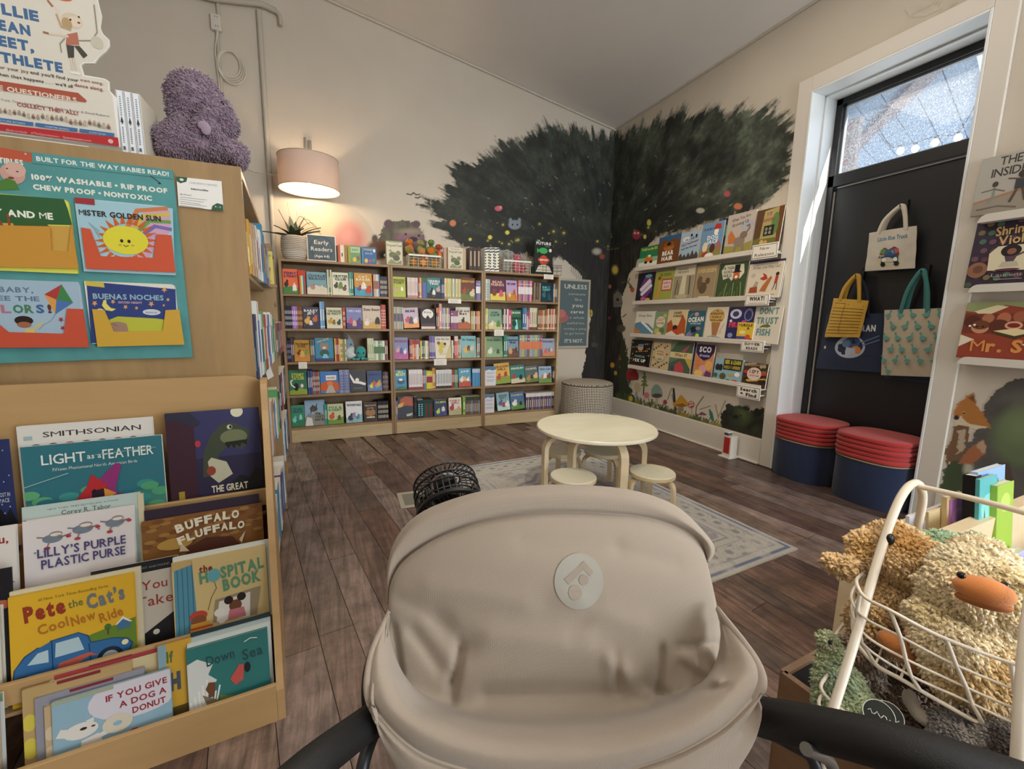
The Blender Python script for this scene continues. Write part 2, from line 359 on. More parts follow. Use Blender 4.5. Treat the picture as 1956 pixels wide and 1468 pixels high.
# back wall with sloped top
b = MB(); zc0, zc1 = ceil_z(XL), ceil_z(XR)
b.prism([(XL, YB, -.1), (XR+.15, YB, -.1), (XR+.15, YB, zc1), (XL, YB, zc0+.1)], (0, .15, 0))
wall_back = struct(b.build('wall_back', M['paint_wall']), 'cream painted back wall with a mural')
D0, D1, DZ = 1.37, 2.323, 2.88         # the doorway in the right wall
b = MB(); b.box((XR, D1, -.1), (XR+.34, YB+.15, 3.7)); b.box((XR, YF, -.1), (XR+.34, D0, 3.7)); b.box((XR, D0, DZ), (XR+.34, D1, 3.7))
wall_right = struct(b.build('wall_right', M['paint_wall']), 'cream painted right wall with a mural and a deep doorway')
struct(MB().box((XL-.15, YF, -.1), (XL, YB+.15, 5)).build('wall_left', M['paint_wall']), 'plain cream wall')
struct(MB().box((XL, YF-.15, -.1), (XR+.45, YF, 5)).build('wall_front', M['paint_wall']), 'plain cream wall')
b = MB(); b.prism([(XL-.15, YF-.15, ceil_z(XL-.15)), (XR+.45, YF-.15, ceil_z(XR+.45)), (XR+.45, YF-.15, ceil_z(XR+.45)+.12), (XL-.15, YF-.15, ceil_z(XL-.15)+.12)], (0, YB-YF+.3, 0))
struct(b.build('ceiling', M['ceiling']), 'pale ceiling sloping down to the right wall')
# cracked ceiling joint and crown bead
b = MB(); b.tube([(XL, YB-.012, ceil_z(XL)-.012), (XR, YB-.012, ceil_z(XR)-.012)], .012, 6); struct(b.build('trim_1', M['paint_wall']), 'thin painted bead where back wall meets ceiling')
b = MB(); b.tube([(XR-.008, YF, 3.5), (XR-.008, YB, 3.5)], .008, 6); struct(b.build('trim_2', M['paint_wall']), 'thin bead where right wall meets ceiling')
b = MB(); b.tube([(XR-.006, YB-.006, .25), (XR-.006, YB-.006, 3.5)], .006, 6); struct(b.build('trim_3', mat('corner_bead_paint', '2a2a22', .6)), 'dark painted bead in the room corner')
# skirting
b = MB(); b.bbox((XR-.028, D1+.1, 0), (XR, YB, .22), .004); b.bbox((XR-.045, D1+.1, 0), (XR-.02, YB, .018), .006)
struct(b.build('baseboard_right', M['trim']), 'tall cream baseboard under the mural')
b = MB(); b.bbox((XR-.028, YF, 0), (XR, D0-.1, .2), .004); struct(b.build('baseboard_right_2', M['trim']), 'cream baseboard right of the doorway')
b = MB(); b.bbox((2.52, YB-.02, 0), (XR-.03, YB, .2), .004); struct(b.build('baseboard_back', M['trim']), 'cream baseboard in the corner')
# casing round the doorway
b = MB(); W_ = .1
b.bbox((XR-.022, D1, 0), (XR, D1+W_, DZ+W_), .003); b.bbox((XR-.022, D0-W_, 0), (XR, D0, DZ+W_), .003); b.bbox((XR-.022, D0, DZ), (XR, D1, DZ+W_), .003)
struct(b.build('trim_4', M['trim']), 'flat cream casing around the doorway')
b = MB(); t = .015; X1 = XR+.29
b.bbox((XR-.024, D1-t, 0), (X1, D1, DZ), .003); b.bbox((XR-.024, D0, 0), (X1, D0+t, DZ), .003); b.bbox((XR-.024, D0+t, DZ-t), (X1, D1-t, DZ), .003)
b.bbox((XR+.12, D1-t-.012, 0), (XR+.15, D1-t, DZ-t), .003); b.bbox((XR+.12, D0+t, DZ-t-.012), (XR+.15, D1-t, DZ-t), .003)
struct(b.build('trim_5', mat('white_jamb_lining', 'dfe2e2', .3)), 'white lining boards inside the doorway')
# door and transom
dr = thing('door_1', 'charcoal door with a glazed transom above it', 'door', (X1, 0, 0)); struct(dr)
a0, a1 = D0+t, D1-t; fr = .045
b = MB(); b.bbox((-.03, a0, 0), (.05, a0+fr, DZ-t), .003); b.bbox((-.03, a1-fr, 0), (.05, a1, DZ-t), .003); b.bbox((-.03, a0, DZ-t-fr), (.05, a1, DZ-t), .003); b.bbox((-.03, a0, 2.235), (.05, a1, 2.32), .003)
b.build('frame', M['door'], dr)
b = MB(); b.bbox((0, a0+fr+.006, .01), (.045, a1-fr-.006, 2.228), .003); b.build('door_leaf', M['door'], dr)
b = MB(); b.box((-.012, a1-fr-.008, .05), (-.002, a1-fr, 2.2)); b.box((-.012, a0+fr+.02, 2.222), (-.002, a1-fr-.02, 2.23)); b.build('weather_strip', mat('worn_weather_strip', 'a9a7a2', .5), dr, label='pale weather strip along the frame')
MB().box((.01, a0+fr, 2.32), (.014, a1-fr, DZ-t-fr)).build('pane', M['glass'], dr, label='dusty glass pane of the transom')
b = MB()
for p, q in (((0, a0+fr, 2.32), (.03, a1-fr, 2.332)), ((0, a1-fr-.012, 2.33), (.03, a1-fr, DZ-t-fr)), ((0, a0+fr, DZ-t-fr-.012), (.03, a1-fr, DZ-t-fr))): b.box(p, q)
b.build('glazing_bead', mat('glazing_bead_grey', '7d8387', .4), dr)
# outside: board soffit, brick wall and a string of bulbs
b = thing('porch_soffit', 'pale board porch ceiling seen through the transom', 'porch roof', (0, 0, 3.2)); so_a = math.atan2(2.74-2.174, 6.399-4.612)
sm = mat('soffit_paint', '6d84a4', .6, var=.12, vscale=3, bump=.5, bscale=40)
XS = Matrix.Translation((4.6, 1.9, 0)) @ Matrix.Rotation(radians(16.5), 4, 'Z')
for i in range(12): MB().bbox((-.55+.3*(.1+i*.2), .03+i*.2, 0), (4.2, .03+i*.2+.193, .02), .004, None, XS).build('board', sm, b)
MB().prism([(-.5, 0, .021), (4.2, 0, .021), (4.2, 2.45, .021), (.22, 2.45, .021)], (0, 0, .009), None, XS).build('gap_backing', mat('gap_backing', '3a4350', .8), b)  # dark sheet added above the boards to shut the sky out of the gaps
MB().bbox((-.55, -.05, -.06), (4.2, .02, .06), .004, None, XS).build('fascia', mat('fascia_white', 'e6ebf0', .5), b, label='white fascia board')
bm1, bm2 = Vector((4.558, 2.24, 0)), Vector((5.331, 3.027, 0)); d_ = (bm2-bm1).normalized(); n_ = Vector((-d_.y, d_.x, 0))*.06
MB().prism([tuple(bm1-d_*.3-n_), tuple(bm2+d_*.6-n_), tuple(bm2+d_*.6+n_), tuple(bm1-d_*.3+n_)], (0, 0, -.05)).build('beam', mat('brown_beam', '6e5a5c', .6), b, label='dull brown beam')
bw = thing('brick_wall', 'red brick wall outside left of the transom', 'wall', (4.75, 3.95, 0), -pi/2)
MB().box((0, 0, 0), (1.16, .05, 3.15)).build('mortar', mat('mortar', '9a8a86', .9), bw)
bs = None
for r_ in range(16):
    for c_ in range(4+(1 if False else 0)):
        me = bs or MB().bbox((0, 0, 0), (.235, .03, .07), .004).mesh('brick', mat('red_brick', '8a5a55', .85, bump=.5, bscale=60, var=.15)); bs = me
        o = bpy.data.objects.new('brick', me); COL.objects.link(o); o.parent = bw; o.location = (c_*.25+(.12 if r_ % 2 else 0), -.02, 1.85+r_*.08)
bulbm = mat('bulb_glow', 'fff4e0', .3, emis='fff1dc', estr=9)
for k, (px, py) in enumerate([(1720, 288), (1748, 284), (1786, 272), (1830, 263)]):
    p = on(px, py, 0, 5.2); o = thing('string_bulb', 'round glowing string bulb outside the transom, %s from the left' % ('first', 'second', 'third', 'fourth')[k], 'bulb', p, 0, 'string bulbs outside')
    MB().ell((0, 0, 0), (.028, .028, .034), None, 12, 8).build('globe', bulbm, o, True); MB().lathe([(.012, .03), (.012, .055)], seg=10).build('socket', M['black'], o)
q = [np.array([5.2, 2.9, 3.198])]+[on(px, py, 0, 5.2)+np.array([0, 0, .055]) for px, py in [(1700, 291), (1720, 288), (1748, 284), (1786, 272), (1830, 263)]]+[np.array([5.2, 2.1, 3.198])]
tag(MB().tube(cr(q, 4), .004, 6).build('bulb_cord', M['black']), 'thin cord carrying the bulbs outside the transom', 'cord')
tag(MB().box((XR+.5, -3, -.3), (XR+6, 7, -.1)).build('pavement', mat('paving', '9a9890', .9, var=.1)), 'grey pavement outside the door', 'pavement')['kind'] = 'structure'
# ================================================================== BACK BOOKCASES
CF = 4.468; UX = [-.365, .605, 1.573, 2.51]; SH = [1.39, 1.075, .765, .45, .14]; TOP = 1.697
UN = ['left-hand', 'middle', 'right-hand']; RW = ['top', 'second', 'middle', 'fourth', 'bottom']
for i in range(3):
    x0, x1 = UX[i]+.001, UX[i+1]-.001; w = x1-x0; t = .022
    T = thing('bookcase', 'tall five-row wooden bookcase, %s' % ['left of three, under the potted plant', 'middle of three, under the green plush basket', 'right of three, beside the painted trunk'][i], 'bookcase', (x0, CF, 0), 0, 'bookcases along the back wall')
    for s in (0, 1):
        MB().bbox((s*(w-t), 0, 0), (s*(w-t)+t, .28, TOP), .0015).build('side_panel', M['oak'] if i < 2 or s == 0 else M['oak_l'], T)
    MB().bbox((t, .001, TOP-t), (w-t, .28, TOP), .0015).build('top_panel', M['oak'], T)
    for z in SH: MB().bbox((t, .002, z-.02), (w-t, .268, z), .0015).build('shelf', M['oak'], T)
    MB().box((t, .268, .1), (w-t, .279, TOP-t)).build('back_panel', M['oak'], T)
    MB().bbox((t, -.004, 0), (w-t, .016, .119), .0015).build('plinth', M['oak_l'], T)
YFc = CF+.035
def fx(px, py, y): return on(px, py, 1, y)
def F(row, L, R, top, els, label, tilt=8, py=None, t=.02, roll=0):
    pm_ = (top+ [560, 629, 690, 750, 806][row])/2; y = YFc
    a = fx(L, pm_, y); b_ = fx(R, pm_, y); zt = on((L+R)/2, top, 1, y+.02)[2]; z = SH[row]
    if not isinstance(els, list): els = auto(*els[:5], **(els[5] if len(els) > 5 and isinstance(els[5], dict) else {}))
    bg = els[0][5] if els[0][0] == 'r' else 'cccccc'
    for ui in range(3):
        if UX[ui] < (a[0]+b_[0])/2 < UX[ui+1]: a[0] = max(a[0], UX[ui]+.026); b_[0] = min(b_[0], UX[ui+1]-.026)
    h = (zt-z)/cos(radians(tilt))
    if roll: z += .007
    book(a[0], y, z+.001+t*sin(radians(tilt)), max(b_[0]-a[0], .03), h, t, els, label, None, 0, radians(tilt), radians(roll), cover=bg, small=True)
NS = 0; SQ = []
ORD = 'first second third fourth fifth sixth seventh eighth ninth tenth eleventh twelfth thirteenth fourteenth fifteenth sixteenth'.split()
NUM = 'zero one two three four five six seven eight nine ten eleven twelve thirteen fourteen fifteen sixteen'.split()
def S(row, L, R, top, n, cols, label, kind=0, c2='e8e2d0', y=CF+.03, lean=0):
    global NS
    pm_ = (top+[560, 629, 690, 750, 806][row])/2; a = fx(L, pm_, y)[0]; b_ = fx(R, pm_, y)[0]; z = SH[row]; h = on((L+R)/2, top, 1, y)[2]-z
    for ui in range(3):                                # keep inside the bay
        if UX[ui]-.02 < (a+b_)/2 < UX[ui+1]+.02: a = max(a, UX[ui]+.0245); b_ = min(b_, UX[ui+1]-.0245); un = ui
    w = (b_-a)/n; cols = cols.split(); c2 = c2.split()
    g = '%s, %s row, %s bookcase' % (label, RW[row], UN[un])
    for i in range(n):
        hh = round(h, 3)
        SQ.append((w*hh, i == 0 or i == n-1,(a+i*w+.0004, y+(.002 if i % 3 == 1 else 0), z+.0006, w-.0008, hh, .15, cols[i % len(cols)], c2[i % len(c2)], '%s of %s %s, %s row, %s bookcase' % (ORD[i], NUM[n], label, RW[row], UN[un]) if n > 1 else 'single %s, spine out, %s row, %s bookcase' % (label, RW[row], UN[un]), g if n > 1 else None, kind))); NS += 1
# --- top row
F(0, 538, 569, 514, ('PENNY|& PENNY', 'e2673a', '5b2a5c', '3f7d3a', ('1d1a18', 'e9e3d8')), 'orange early reader cover with a black dog and a white unicorn')
S(0, 570, 584, 516, 5, 'b03a30 d9a520 e4dfd0 3f8a8a b8403a', 'thin red, yellow and white readers', 3, 'c8402f')
F(0, 586, 625, 520, ('CHARLIE|BEACH', '7aa0ac', '3c5a66', 'd9d0bd', ('b98a72', 'd8cbb2'), ), 'cover with a blue sky and a shell on pale sand')
S(0, 625, 634, 515, 3, 'cfcdb4 5f7f5a ddd2b4', 'tall cream and green books', 0)
F(0, 635, 667, 521, ('CRITTER|CLUB', 'dcdcc4', '32413a', None, ('3a3f35', '6d8a45', '7a3f4a')), 'cream cover with small animal drawings and dark handwriting')
S(0, 667, 675, 520, 2, '58a08e 3f8472', 'teal books', 0)
F(0, 677, 711, 522, ('CAT|BAKER', 'c8923a', 'f2e6c0', '3f9db8', ('7a3f7a', 'f0e2c8', 'c0392b')), 'gold and teal cat cover with dancing animals')
S(0, 713, 725, 524, 4, 'd9a08a c9b7a5 e3ded2 7f9cc4', 'pink and pale blue readers', 1, 'a06a5a')
S(0, 726, 740, 528, 5, '2a2730 3a2f3a 201d22', 'short black readers', 4, 'c9c0b0')
F(0, 749, 775, 529, ('PRINCESS|POSEY', 'aebf45', '6a3a2a', None, ('cfa0a0', 'f2efd8')), 'lime green cover with a girl and white lettering')
S(0, 778, 798, 530, 6, 'e0d6c8 dcc3bd d8d4cc', 'cream and pink matching readers', 2, 'b9848c')
S(0, 799, 805, 530, 2, 'a83a2c e0b030', 'red and yellow readers', 0)
S(0, 805, 816, 531, 4, '3d4f86 7a5aa0 4f74b8', 'blue and purple readers', 3, '35603a')
F(0, 816, 843, 531, ('TERRIBLE|TRIO', '2b7f86', 'f0f0e6', '1d2a30', ('23222a', 'e9e6dd', 'd8a0a8')), 'teal cover of three animals titled TERRIBLE TRIO')
S(0, 843, 849, 533, 3, '2b2a5a 37336a', 'thin navy readers', 0)
S(0, 849, 880, 532, 10, 'd8d2bc d9b23f c9d0a8 e0c86a 8aa05a e6e0cc 7f9a86', 'cream, yellow and green matching readers', 2, 'a8a070')
F(0, 880, 908, 531, ('DINOMAN', '6e3a2c', 'e0b83a', '6b7a3a', ('b8452c', '3f6a3a', 'dccaa0')), 'dark red jungle cover with yellow dinosaur lettering', tilt=5)
S(0, 909, 919, 536, 3, '3f6ab0 c05a7a 5f9ad0', 'blue and pink readers', 1, 'e8e8e8')
S(0, 925, 936, 533, 4, 'b9cdc4 dfe3d8 9fb8b0', 'pale teal readers', 4, '8a9a90')
F(0, 937, 966, 532, ('BEAR|FRIENDS', '63324f', 'e6c0a0', 'e0d060', ('7a4528', 'd85a7a')), 'purple and yellow cover with a brown bear and a pink bear')
F(0, 968, 989, 536, ('SKUNK', 'b9a0c8', '3f3060', 'c8863a', ('e3cfa0', 'b0603a')), 'lilac and orange cover with a squirrel')
S(0, 990, 1017, 536, 11, 'd86a6a 5fb0a0 c84f8a 6a5a9a e0a0a0', 'bright pink, teal and purple readers with pale labels', 1, 'e4dede')
S(0, 1018, 1033, 540, 6, '4a4038 a08a70 2f2f2f 7a5040', 'dark brown readers', 2, '8a7a60')
F(0, 1034, 1056, 540, ('INKY|DEEP', '13323f', '6fc0c0', None, ('2f6a72', '1d5060'), dict(tv=.7)), 'dark teal night cover with pale blue lettering')
S(0, 1057, 1069, 542, 5, '3f7aa0 e0b050 a0503f 5a3a2a', 'mixed narrow readers', 0)
# --- second row
S(1, 539, 558, 584, 7, '232028 2d2a44 17151a', 'black and navy matching paperbacks', 4, 'c0bcc8')
S(1, 558, 568, 585, 3, '9a6fc0 b48ad0', 'purple paperbacks', 4, 'e8e0ee')
S(1, 568, 578, 585, 4, '8a5a38 6e4528', 'brown paperbacks', 4, 'd8a868')
F(1, 579, 610, 587, ('BAILEY|JET', '3f3f58', 'e8e4e0', '2f3048', ('e0b050', 'dfe3ea', 'c86a4a')), 'dusky purple cover with a white car and a moon')
S(1, 611, 620, 576, 2, '7fb0d8 6a9ccc', 'tall light blue books', 0, 'e8e8e8')
F(1, 624, 654, 588, ('THIS BOOK|IS NOT', 'd8d4ba', '55662f', None, ('c8a03a', '8a6a3a', '34423a')), 'cream cover with green lettering and a small monkey')
S(1, 655, 660, 587, 2, 'c0503a a84432', 'thin red readers', 4, 'e8c8b0')
F(1, 662, 692, 588, ('MERMAID', '7d86b8', 'e8d8f0', '4a3f78', ('c84f7a', 'e0b0a0', '5f3a6a')), 'periwinkle cover with a girl and a mermaid tail')
F(1, 693, 728, 584, ('Dear Beast', 'd3c3b0', '4a2f28', 'd0a860', ('e9e2d6', '2b2628')), 'cream cover titled Dear Beast with a dog and a black cat', tilt=6)
S(1, 728, 737, 582, 3, 'a83a3a c8524a', 'tall red readers leaning', 4, 'e8c0b0', lean=-.0)
S(1, 749, 770, 586, 8, 'c8a88a a8b4a8 8a9a9a c8c0a0', 'small readers with red, green and blue middle bands', 1, 'a03a4a 2f6a4a 5a7ab0')
F(1, 772, 801, 590, ('BEAK', 'c6b6c8', '1d1a20', 'e8a060', ('d8555a', '5a5068', 'f0e8e0')), 'lilac cover with a round pink monster', roll=-3)
F(1, 804, 832, 590, [('r', 0, 0, 1, 1, '16141a'), ('e', .5, .74, .38, .24, 'e8e4dc'), ('t', 'Kitty', .5, .78, .5, .09, '2a2628', .02), ('p', [.2, .25, .4, .6, .5, .68, .62, .55, .8, .3], '0d0b0e'), ('r', .05, .1, .95, .28, '4a2a22'), ('r', .02, 0, .98, .12, 'd8ccc8')], 'black cover with a big white moon titled Kitty')
S(1, 833, 839, 588, 2, '2a1d18 c0603a', 'black and orange readers', 3, 'd0703f')
S(1, 839, 844, 580, 1, 'c89a90', 'tall pink-brown reader', 0)
S(1, 844, 860, 588, 5, '8a7aa8 c8b09a 5a7ab0 e0c03f 6a5a9a', 'mixed purple and yellow readers', 0)
S(1, 861, 875, 593, 5, 'b03a4a 7a3a6a 5a6a9a', 'red and purple readers with pale middle bands', 1, 'd8d0d0')
F(1, 872, 899, 587, ('Cub and|Bat', 'd6d2c2', '4a2a28', 'b0603a', ('1f1d20',), ), 'cream cover of a black bear cub titled Cub and Bat')
S(1, 900, 917, 594, 7, 'c8a84a 8a9a6a d8c8a0 2a2a28 d86a7a e0905a', 'short yellow, green and pink readers', 0)
S(1, 925, 932, 589, 2, 'a8b86a d8c860', 'green and yellow books', 0)
F(1, 933, 960, 591, ('OWL|CAMP', '8aa890', '2f4a3a', 'd0c890', ('e6dfc4', '5a8a4a')), 'sage green cover with a cream label')
S(1, 960, 971, 590, 4, '3a3038 d8ccc8 5a3048 e8e4e0', 'dark and white tall books', 0)
S(1, 971, 977, 592, 1, 'c84a78', 'bright pink book', 0)
F(1, 977, 997, 592, [('r', 0, 0, 1, 1, '2f6a4a'), ('t', 'DRAGON', .5, .8, .8, .1, 'e6f0e0', .02), ('r', 0, .5, 1, .62, '1d3a2c'), ('p', [.35, 0, .65, 0, .58, .5, .45, .5], '8fe0e0'), ('e', .3, .3, .2, .15, '18392a')], 'green cover with a pale turquoise waterfall')
S(1, 998, 1006, 588, 2, '3a6a9a 4f86b8', 'tall blue books', 0)
S(1, 1006, 1012, 596, 2, 'd8b8c0 b04a7a', 'pink readers', 3, 'a03a6a')
S(1, 1012, 1026, 588, 4, 'ded6c0 d0c4a8', 'tall cream books', 2, '6a4a3a')
S(1, 1027, 1046, 592, 6, '5a6a3a c0503a 8a6a5a d8a060', 'green, brown and red readers', 0)
S(1, 1046, 1067, 590, 6, 'd0c0a0 8a3a30 c8a890 b86a58', 'cream and red readers', 0)
# --- middle row
S(2, 542, 556, 649, 6, '2a2c48 3a3450 222030', 'navy paperbacks', 4, '9a90b8')
S(2, 556, 562, 645, 2, '5a4448 33313a', 'dark tall paperbacks', 0)
F(2, 562, 592, 650, ('The Sleeping|OWL', 'b8892f', '5a3a14', 'c8863a', ('6e3a1a', 'd8b060', '7a9a3a')), 'gold cover with a horned brown owl')
S(2, 593, 601, 648, 3, '5a7a5a 7a5040 4a7ab0', 'green, brown and blue readers', 0)
F(2, 602, 637, 646, [('r', 0, 0, 1, 1, '3f86a8'), ('e', .5, .6, .22, .16, '9a7f70'), ('e', .35, .74, .07, .06, '9a7f70'), ('e', .66, .74, .07, .06, '9a7f70'), ('e', .5, .57, .1, .06, 'dccfc0'), ('e', .5, .34, .26, .16, '2f5a50'), ('p', [.3, 0, .45, .3, .62, .3, .8, 0], '7fc8d0'), ('r', 0, 0, 1, .12, '3a3f78'), ('t', 'SWIM BEAR', .45, .86, .7, .07, 'e0c86a', .02, 20)], 'blue cover with a swimming brown bear')
S(2, 639, 650, 646, 4, 'd8b03f b83a3a 8a2a40', 'yellow and red readers', 0)
S(2, 650, 662, 648, 4, 'd8cfa0 c8a83a 5a8a9a', 'cream and yellow patterned readers', 4, '8a7a3a')
S(2, 702, 714, 646, 3, 'd0d0b0 c8d4b8', 'tall pale green books', 0, '9aa870')
S(2, 714, 735, 651, 5, 'a8c0a0 dfe4d8 7a9a80', 'green and white matching books', 1, '5a7a50')
S(2, 735, 741, 650, 2, '6a3a38 8a5a50', 'maroon readers', 0)
F(2, 750, 780, 645, ('PIG SQUAD', '7d8ab8', 'b03040', 'b85a9a', ('e0a0a8', '3f5aa0', 'e8e0d8')), 'blue and pink cover crowded with cartoon pigs')
S(2, 782, 788, 649, 2, '8a2f3a b84a5a', 'dark red readers', 0)
S(2, 788, 803, 649, 5, 'd8b04a c8402f e0b0a0 e0d8c8 3a3a48', 'red, yellow and pink readers', 3, '9a3030')
S(2, 803, 819, 651, 5, 'd8c83a 3a3a3a 6a8a5a e8e4d8 b8b08a', 'yellow, black and white readers', 0)
S(2, 820, 831, 642, 4, '8a4a7a 3f5a9a 5a78c0', 'tall purple and blue books', 0)
F(2, 832, 862, 643, [('r', 0, 0, 1, 1, 'd8d2c0'), ('t', 'See the Cat', .5, .84, .8, .09, '2f4a6a', .03), ('e', .45, .6, .26, .14, 'c8b83f'), ('e', .62, .66, .09, .06, '14140f'), ('e', .35, .35, .14, .14, 'c8b83f'), ('e', .22, .7, .1, .08, '8a4a2a'), ('p', [.6, 0, 1, 0, 1, .8], 'c8bc88'), ('l', [.25, .18, .7, .2], .03, 'c0a83a')], 'cream cover of a yellow dog titled See the Cat')
S(2, 863, 868, 650, 2, 'e6e0d6 33333a', 'white and black readers', 0)
S(2, 868, 875, 642, 2, 'c84a3a d8705a', 'tall red books', 3, 'd0c8b8')
S(2, 875, 881, 648, 2, '8a8a84 a8a8a0', 'grey readers', 0)
F(2, 882, 910, 642, ('Mr. Monkey', '7fb8c0', '2f4a3a', '8ab0a0', ('d8b060', '6a3a2a', 'e0c8a0')), 'aqua cover of a monkey baking')
S(2, 911, 917, 645, 2, 'a08a5a 6a7a9a', 'narrow tan and blue readers', 0)
S(2, 924, 928, 645, 1, 'c8c04a', 'yellow-green book', 0)
F(2, 929, 961, 643, ('Owl Diary', '7f9f78', '2f4a2a', '8fae84', ('dfe0d0', '4a5a48')), 'green cover with a round white owl')
S(2, 962, 969, 640, 2, '2f7a68 3a8a78', 'tall teal books', 0)
F(2, 969, 991, 643, ('Charlotte|Web', '7a9aae', '1d1a1c', '6e4a34', ('c8a07a', '5a3a2a')), 'blue-grey and brown cover of a girl with dark script')
S(2, 992, 1036, 640, 9, '8aa0a8 b8b060 7a90a0 8a5a70 9ab0a8', 'blue-grey matching books with orange bands', 1, 'd8805a')
F(2, 1037, 1062, 647, ('PICNIC', '9aa8c0', '5a3a5a', 'c88a6a', ('d86a5a', '4f86a0', 'e0c0b0')), 'pink and blue cover with two running children')
# --- fourth row
F(3, 547, 586, 708, [('r', 0, 0, 1, 1, '2f6f52'), ('t', 'SYDNEY', .5, .76, .7, .12, 'c8d03f', .04), ('t', 'TAYLOR', .5, .62, .7, .12, 'c8d03f', .04), ('p', [0, 0, 1, 0, 1, .2, .5, .28, 0, .16], '8aa03a'), ('e', .38, .32, .14, .16, '12110f'), ('l', [.3, .3, .12, .4, .08, .55, .18, .6], .07, 'e8e8e0'), ('e', .7, .36, .12, .1, '8a8a80'), ('e', .72, .36, .07, .07, 'e8e8e0')], 'green cover titled SYDNEY TAYLOR with a skunk')
S(3, 588, 597, 708, 3, '3f5a9a 2f4478', 'blue paperbacks', 0)
S(3, 597, 611, 710, 6, 'b03a3a 5a9a6a 7a4a8a 9a4a5a', 'red, green and purple paperbacks', 4, 'd8c8c0')
F(3, 612, 648, 710, [('r', 0, 0, 1, 1, '3f7ac0'), ('p', [0, .1, 0, .45, .5, .6, 1, .45, 1, .1], 'c85a2a'), ('p', [.25, 0, .45, .42, .6, .42, .8, 0], 'b8b0a0'), ('r', .3, .6, .85, .82, 'eceae4'), ('t', 'HOUNDS', .57, .66, .45, .09, '3a3a40', .02), ('e', .5, .45, .16, .1, 'e0803a')], 'blue and orange canyon cover with a white sign')
S(3, 648, 668, 707, 6, '8a92b8 98a2c8 7a84b0', 'pale violet-blue matching paperbacks', 4, '5a6490')
F(3, 669, 699, 707, [('r', 0, 0, 1, 1, '38383e'), ('p', [0, .85, .3, .5, .62, .48, 1, .38, .95, .28, .6, .36, .2, .4, 0, .7], 'eceae6'), ('e', .45, .55, .12, .08, 'eceae6'), ('t', 'WILD ROBOT', .5, .14, .6, .05, '8a8a90', .01)], 'dark grey cover with a white flying bird')
F(3, 702, 730, 709, ('HARDY PACK', '2f4a78', '3a3a8a', '5f7ab0', ('e0d040', 'c85a4a', '6ab0c0', 'd8a03a')), 'yellow and navy adventure cover crowded with figures')
S(3, 731, 742, 710, 4, '33332f 5a4a4a 7a5a5a', 'dark paperbacks beside the divider', 4, '9a8a8a')
F(3, 751, 777, 707, [('r', 0, 0, 1, 1, '3f8ab0'), ('t', 'SEA', .5, .84, .5, .1, 'c8e04a', .04), ('t', 'BEAST', .5, .7, .8, .12, 'd8ec6a', .04), ('e', .5, .4, .34, .13, '28506e'), ('p', [.3, .42, .7, .6, .55, .4], '14283a'), ('e', .5, .5, .18, .06, 'e8ecec'), ('p', [0, 0, 1, 0, 1, .12, .5, .18, 0, .1], '2f6a4a')], 'blue cover of a shark titled SEA BEAST')
S(3, 781, 807, 706, 9, 'e8e6e4 dfdde0', 'white matching paperbacks', 2, '8a3a4a')
S(3, 807, 815, 707, 3, 'a03a3a 5a7ab8 6a9a5a', 'red, blue and green paperbacks', 0)
S(3, 815, 826, 709, 3, 'd8c83a e0d04a', 'yellow paperbacks with dark middle bands', 1, '9a2a4a')
S(3, 826, 832, 703, 2, 'c89a3a b07a2a', 'tall gold books', 0)
S(3, 833, 863, 706, 10, 'dfdedb d0d2d4', 'white and grey matching paperbacks with dark feet', 2, '2f2f33')
S(3, 863, 868, 706, 2, 'a03a3a 8a3030', 'red paperbacks', 0)
S(3, 868, 875, 706, 3, '4a7a5a 6a9a78', 'green paperbacks', 0)
F(3, 877, 900, 704, ('JUMP', '4f9ab8', 'e8e8e0', 'b8402f', ('e8dcc8', 'e0b060', 'eceae4')), 'blue cover of jumping children')
S(3, 902, 917, 704, 6, '4a8ab8 5a9ac8', 'blue matching paperbacks with white feet', 3, 'b8c8d8')
F(3, 947, 976, 696, ('DRAGON|HILL', 'd8b04a', '8a2f1a', '8aa03a', ('b8402a', 'a83a24')), 'yellow cover with a red dragon', roll=-4)
F(3, 977, 1004, 700, ('PENGUIN', '2f8078', 'e8e0d0', 'd0c8a8', ('b83a2f', '1f1d20')), 'teal cover with a red stripe and a penguin', roll=-4)
F(3, 1005, 1029, 701, ('SQUIRREL', '5a6a6a', 'd8d0c0', '6a7a3a', ('b08a5a', '4a3a2a', 'd8c090')), 'grey-green cover with running squirrels', roll=-4)
F(3, 1030, 1054, 700, ('TEAM CAT', '9ab8d0', '2f3a5a', '6a9a4a', ('c88a5a', 'e8e0d8', '8a4a3a')), 'pale blue cover with a group of small cats')
S(3, 1055, 1061, 700, 2, '33261f 4a3a30', 'dark brown paperbacks', 0)
# --- bottom row
F(4, 550, 581, 775, ('MAGIC|GROVE', '3a9068', '2f4a7a', '2f7a5a', ('7fd0c8', '9ad8e0')), 'green cover with a pale blue creature')
F(4, 582, 620, 765, [('r', 0, 0, 1, 1, '8fb0c8'), ('p', [0, 0, 0, .3, .2, .5, .4, .42, .6, .55, 1, .4, 1, 0], '8a8a80'), ('e', .45, .66, .2, .12, '55504a'), ('l', [.3, .5, .4, .8, .55, .62, .62, .85], .05, '3f3a38'), ('p', [0, 0, .4, 0, .35, .3, .1, .35], 'd8dad8'), ('t', 'THE', .66, .42, .25, .07, '15130f', .04), ('t', 'COZY', .72, .3, .4, .08, '15130f', .04), ('t', 'HOME', .72, .18, .44, .08, '15130f', .04)], 'pale blue cover of a tree titled THE COZY HOME')
S(4, 620, 625, 772, 2, '3fa8a0 2f8f88', 'teal paperbacks', 0)
F(4, 626, 656, 772, ('FOX &|RABBIT', 'c8cfa0', '3f7a5a', '6a9a3a', ('c85a2a', '6a4a2a')), 'green cover with a white cloud titled FOX & RABBIT')
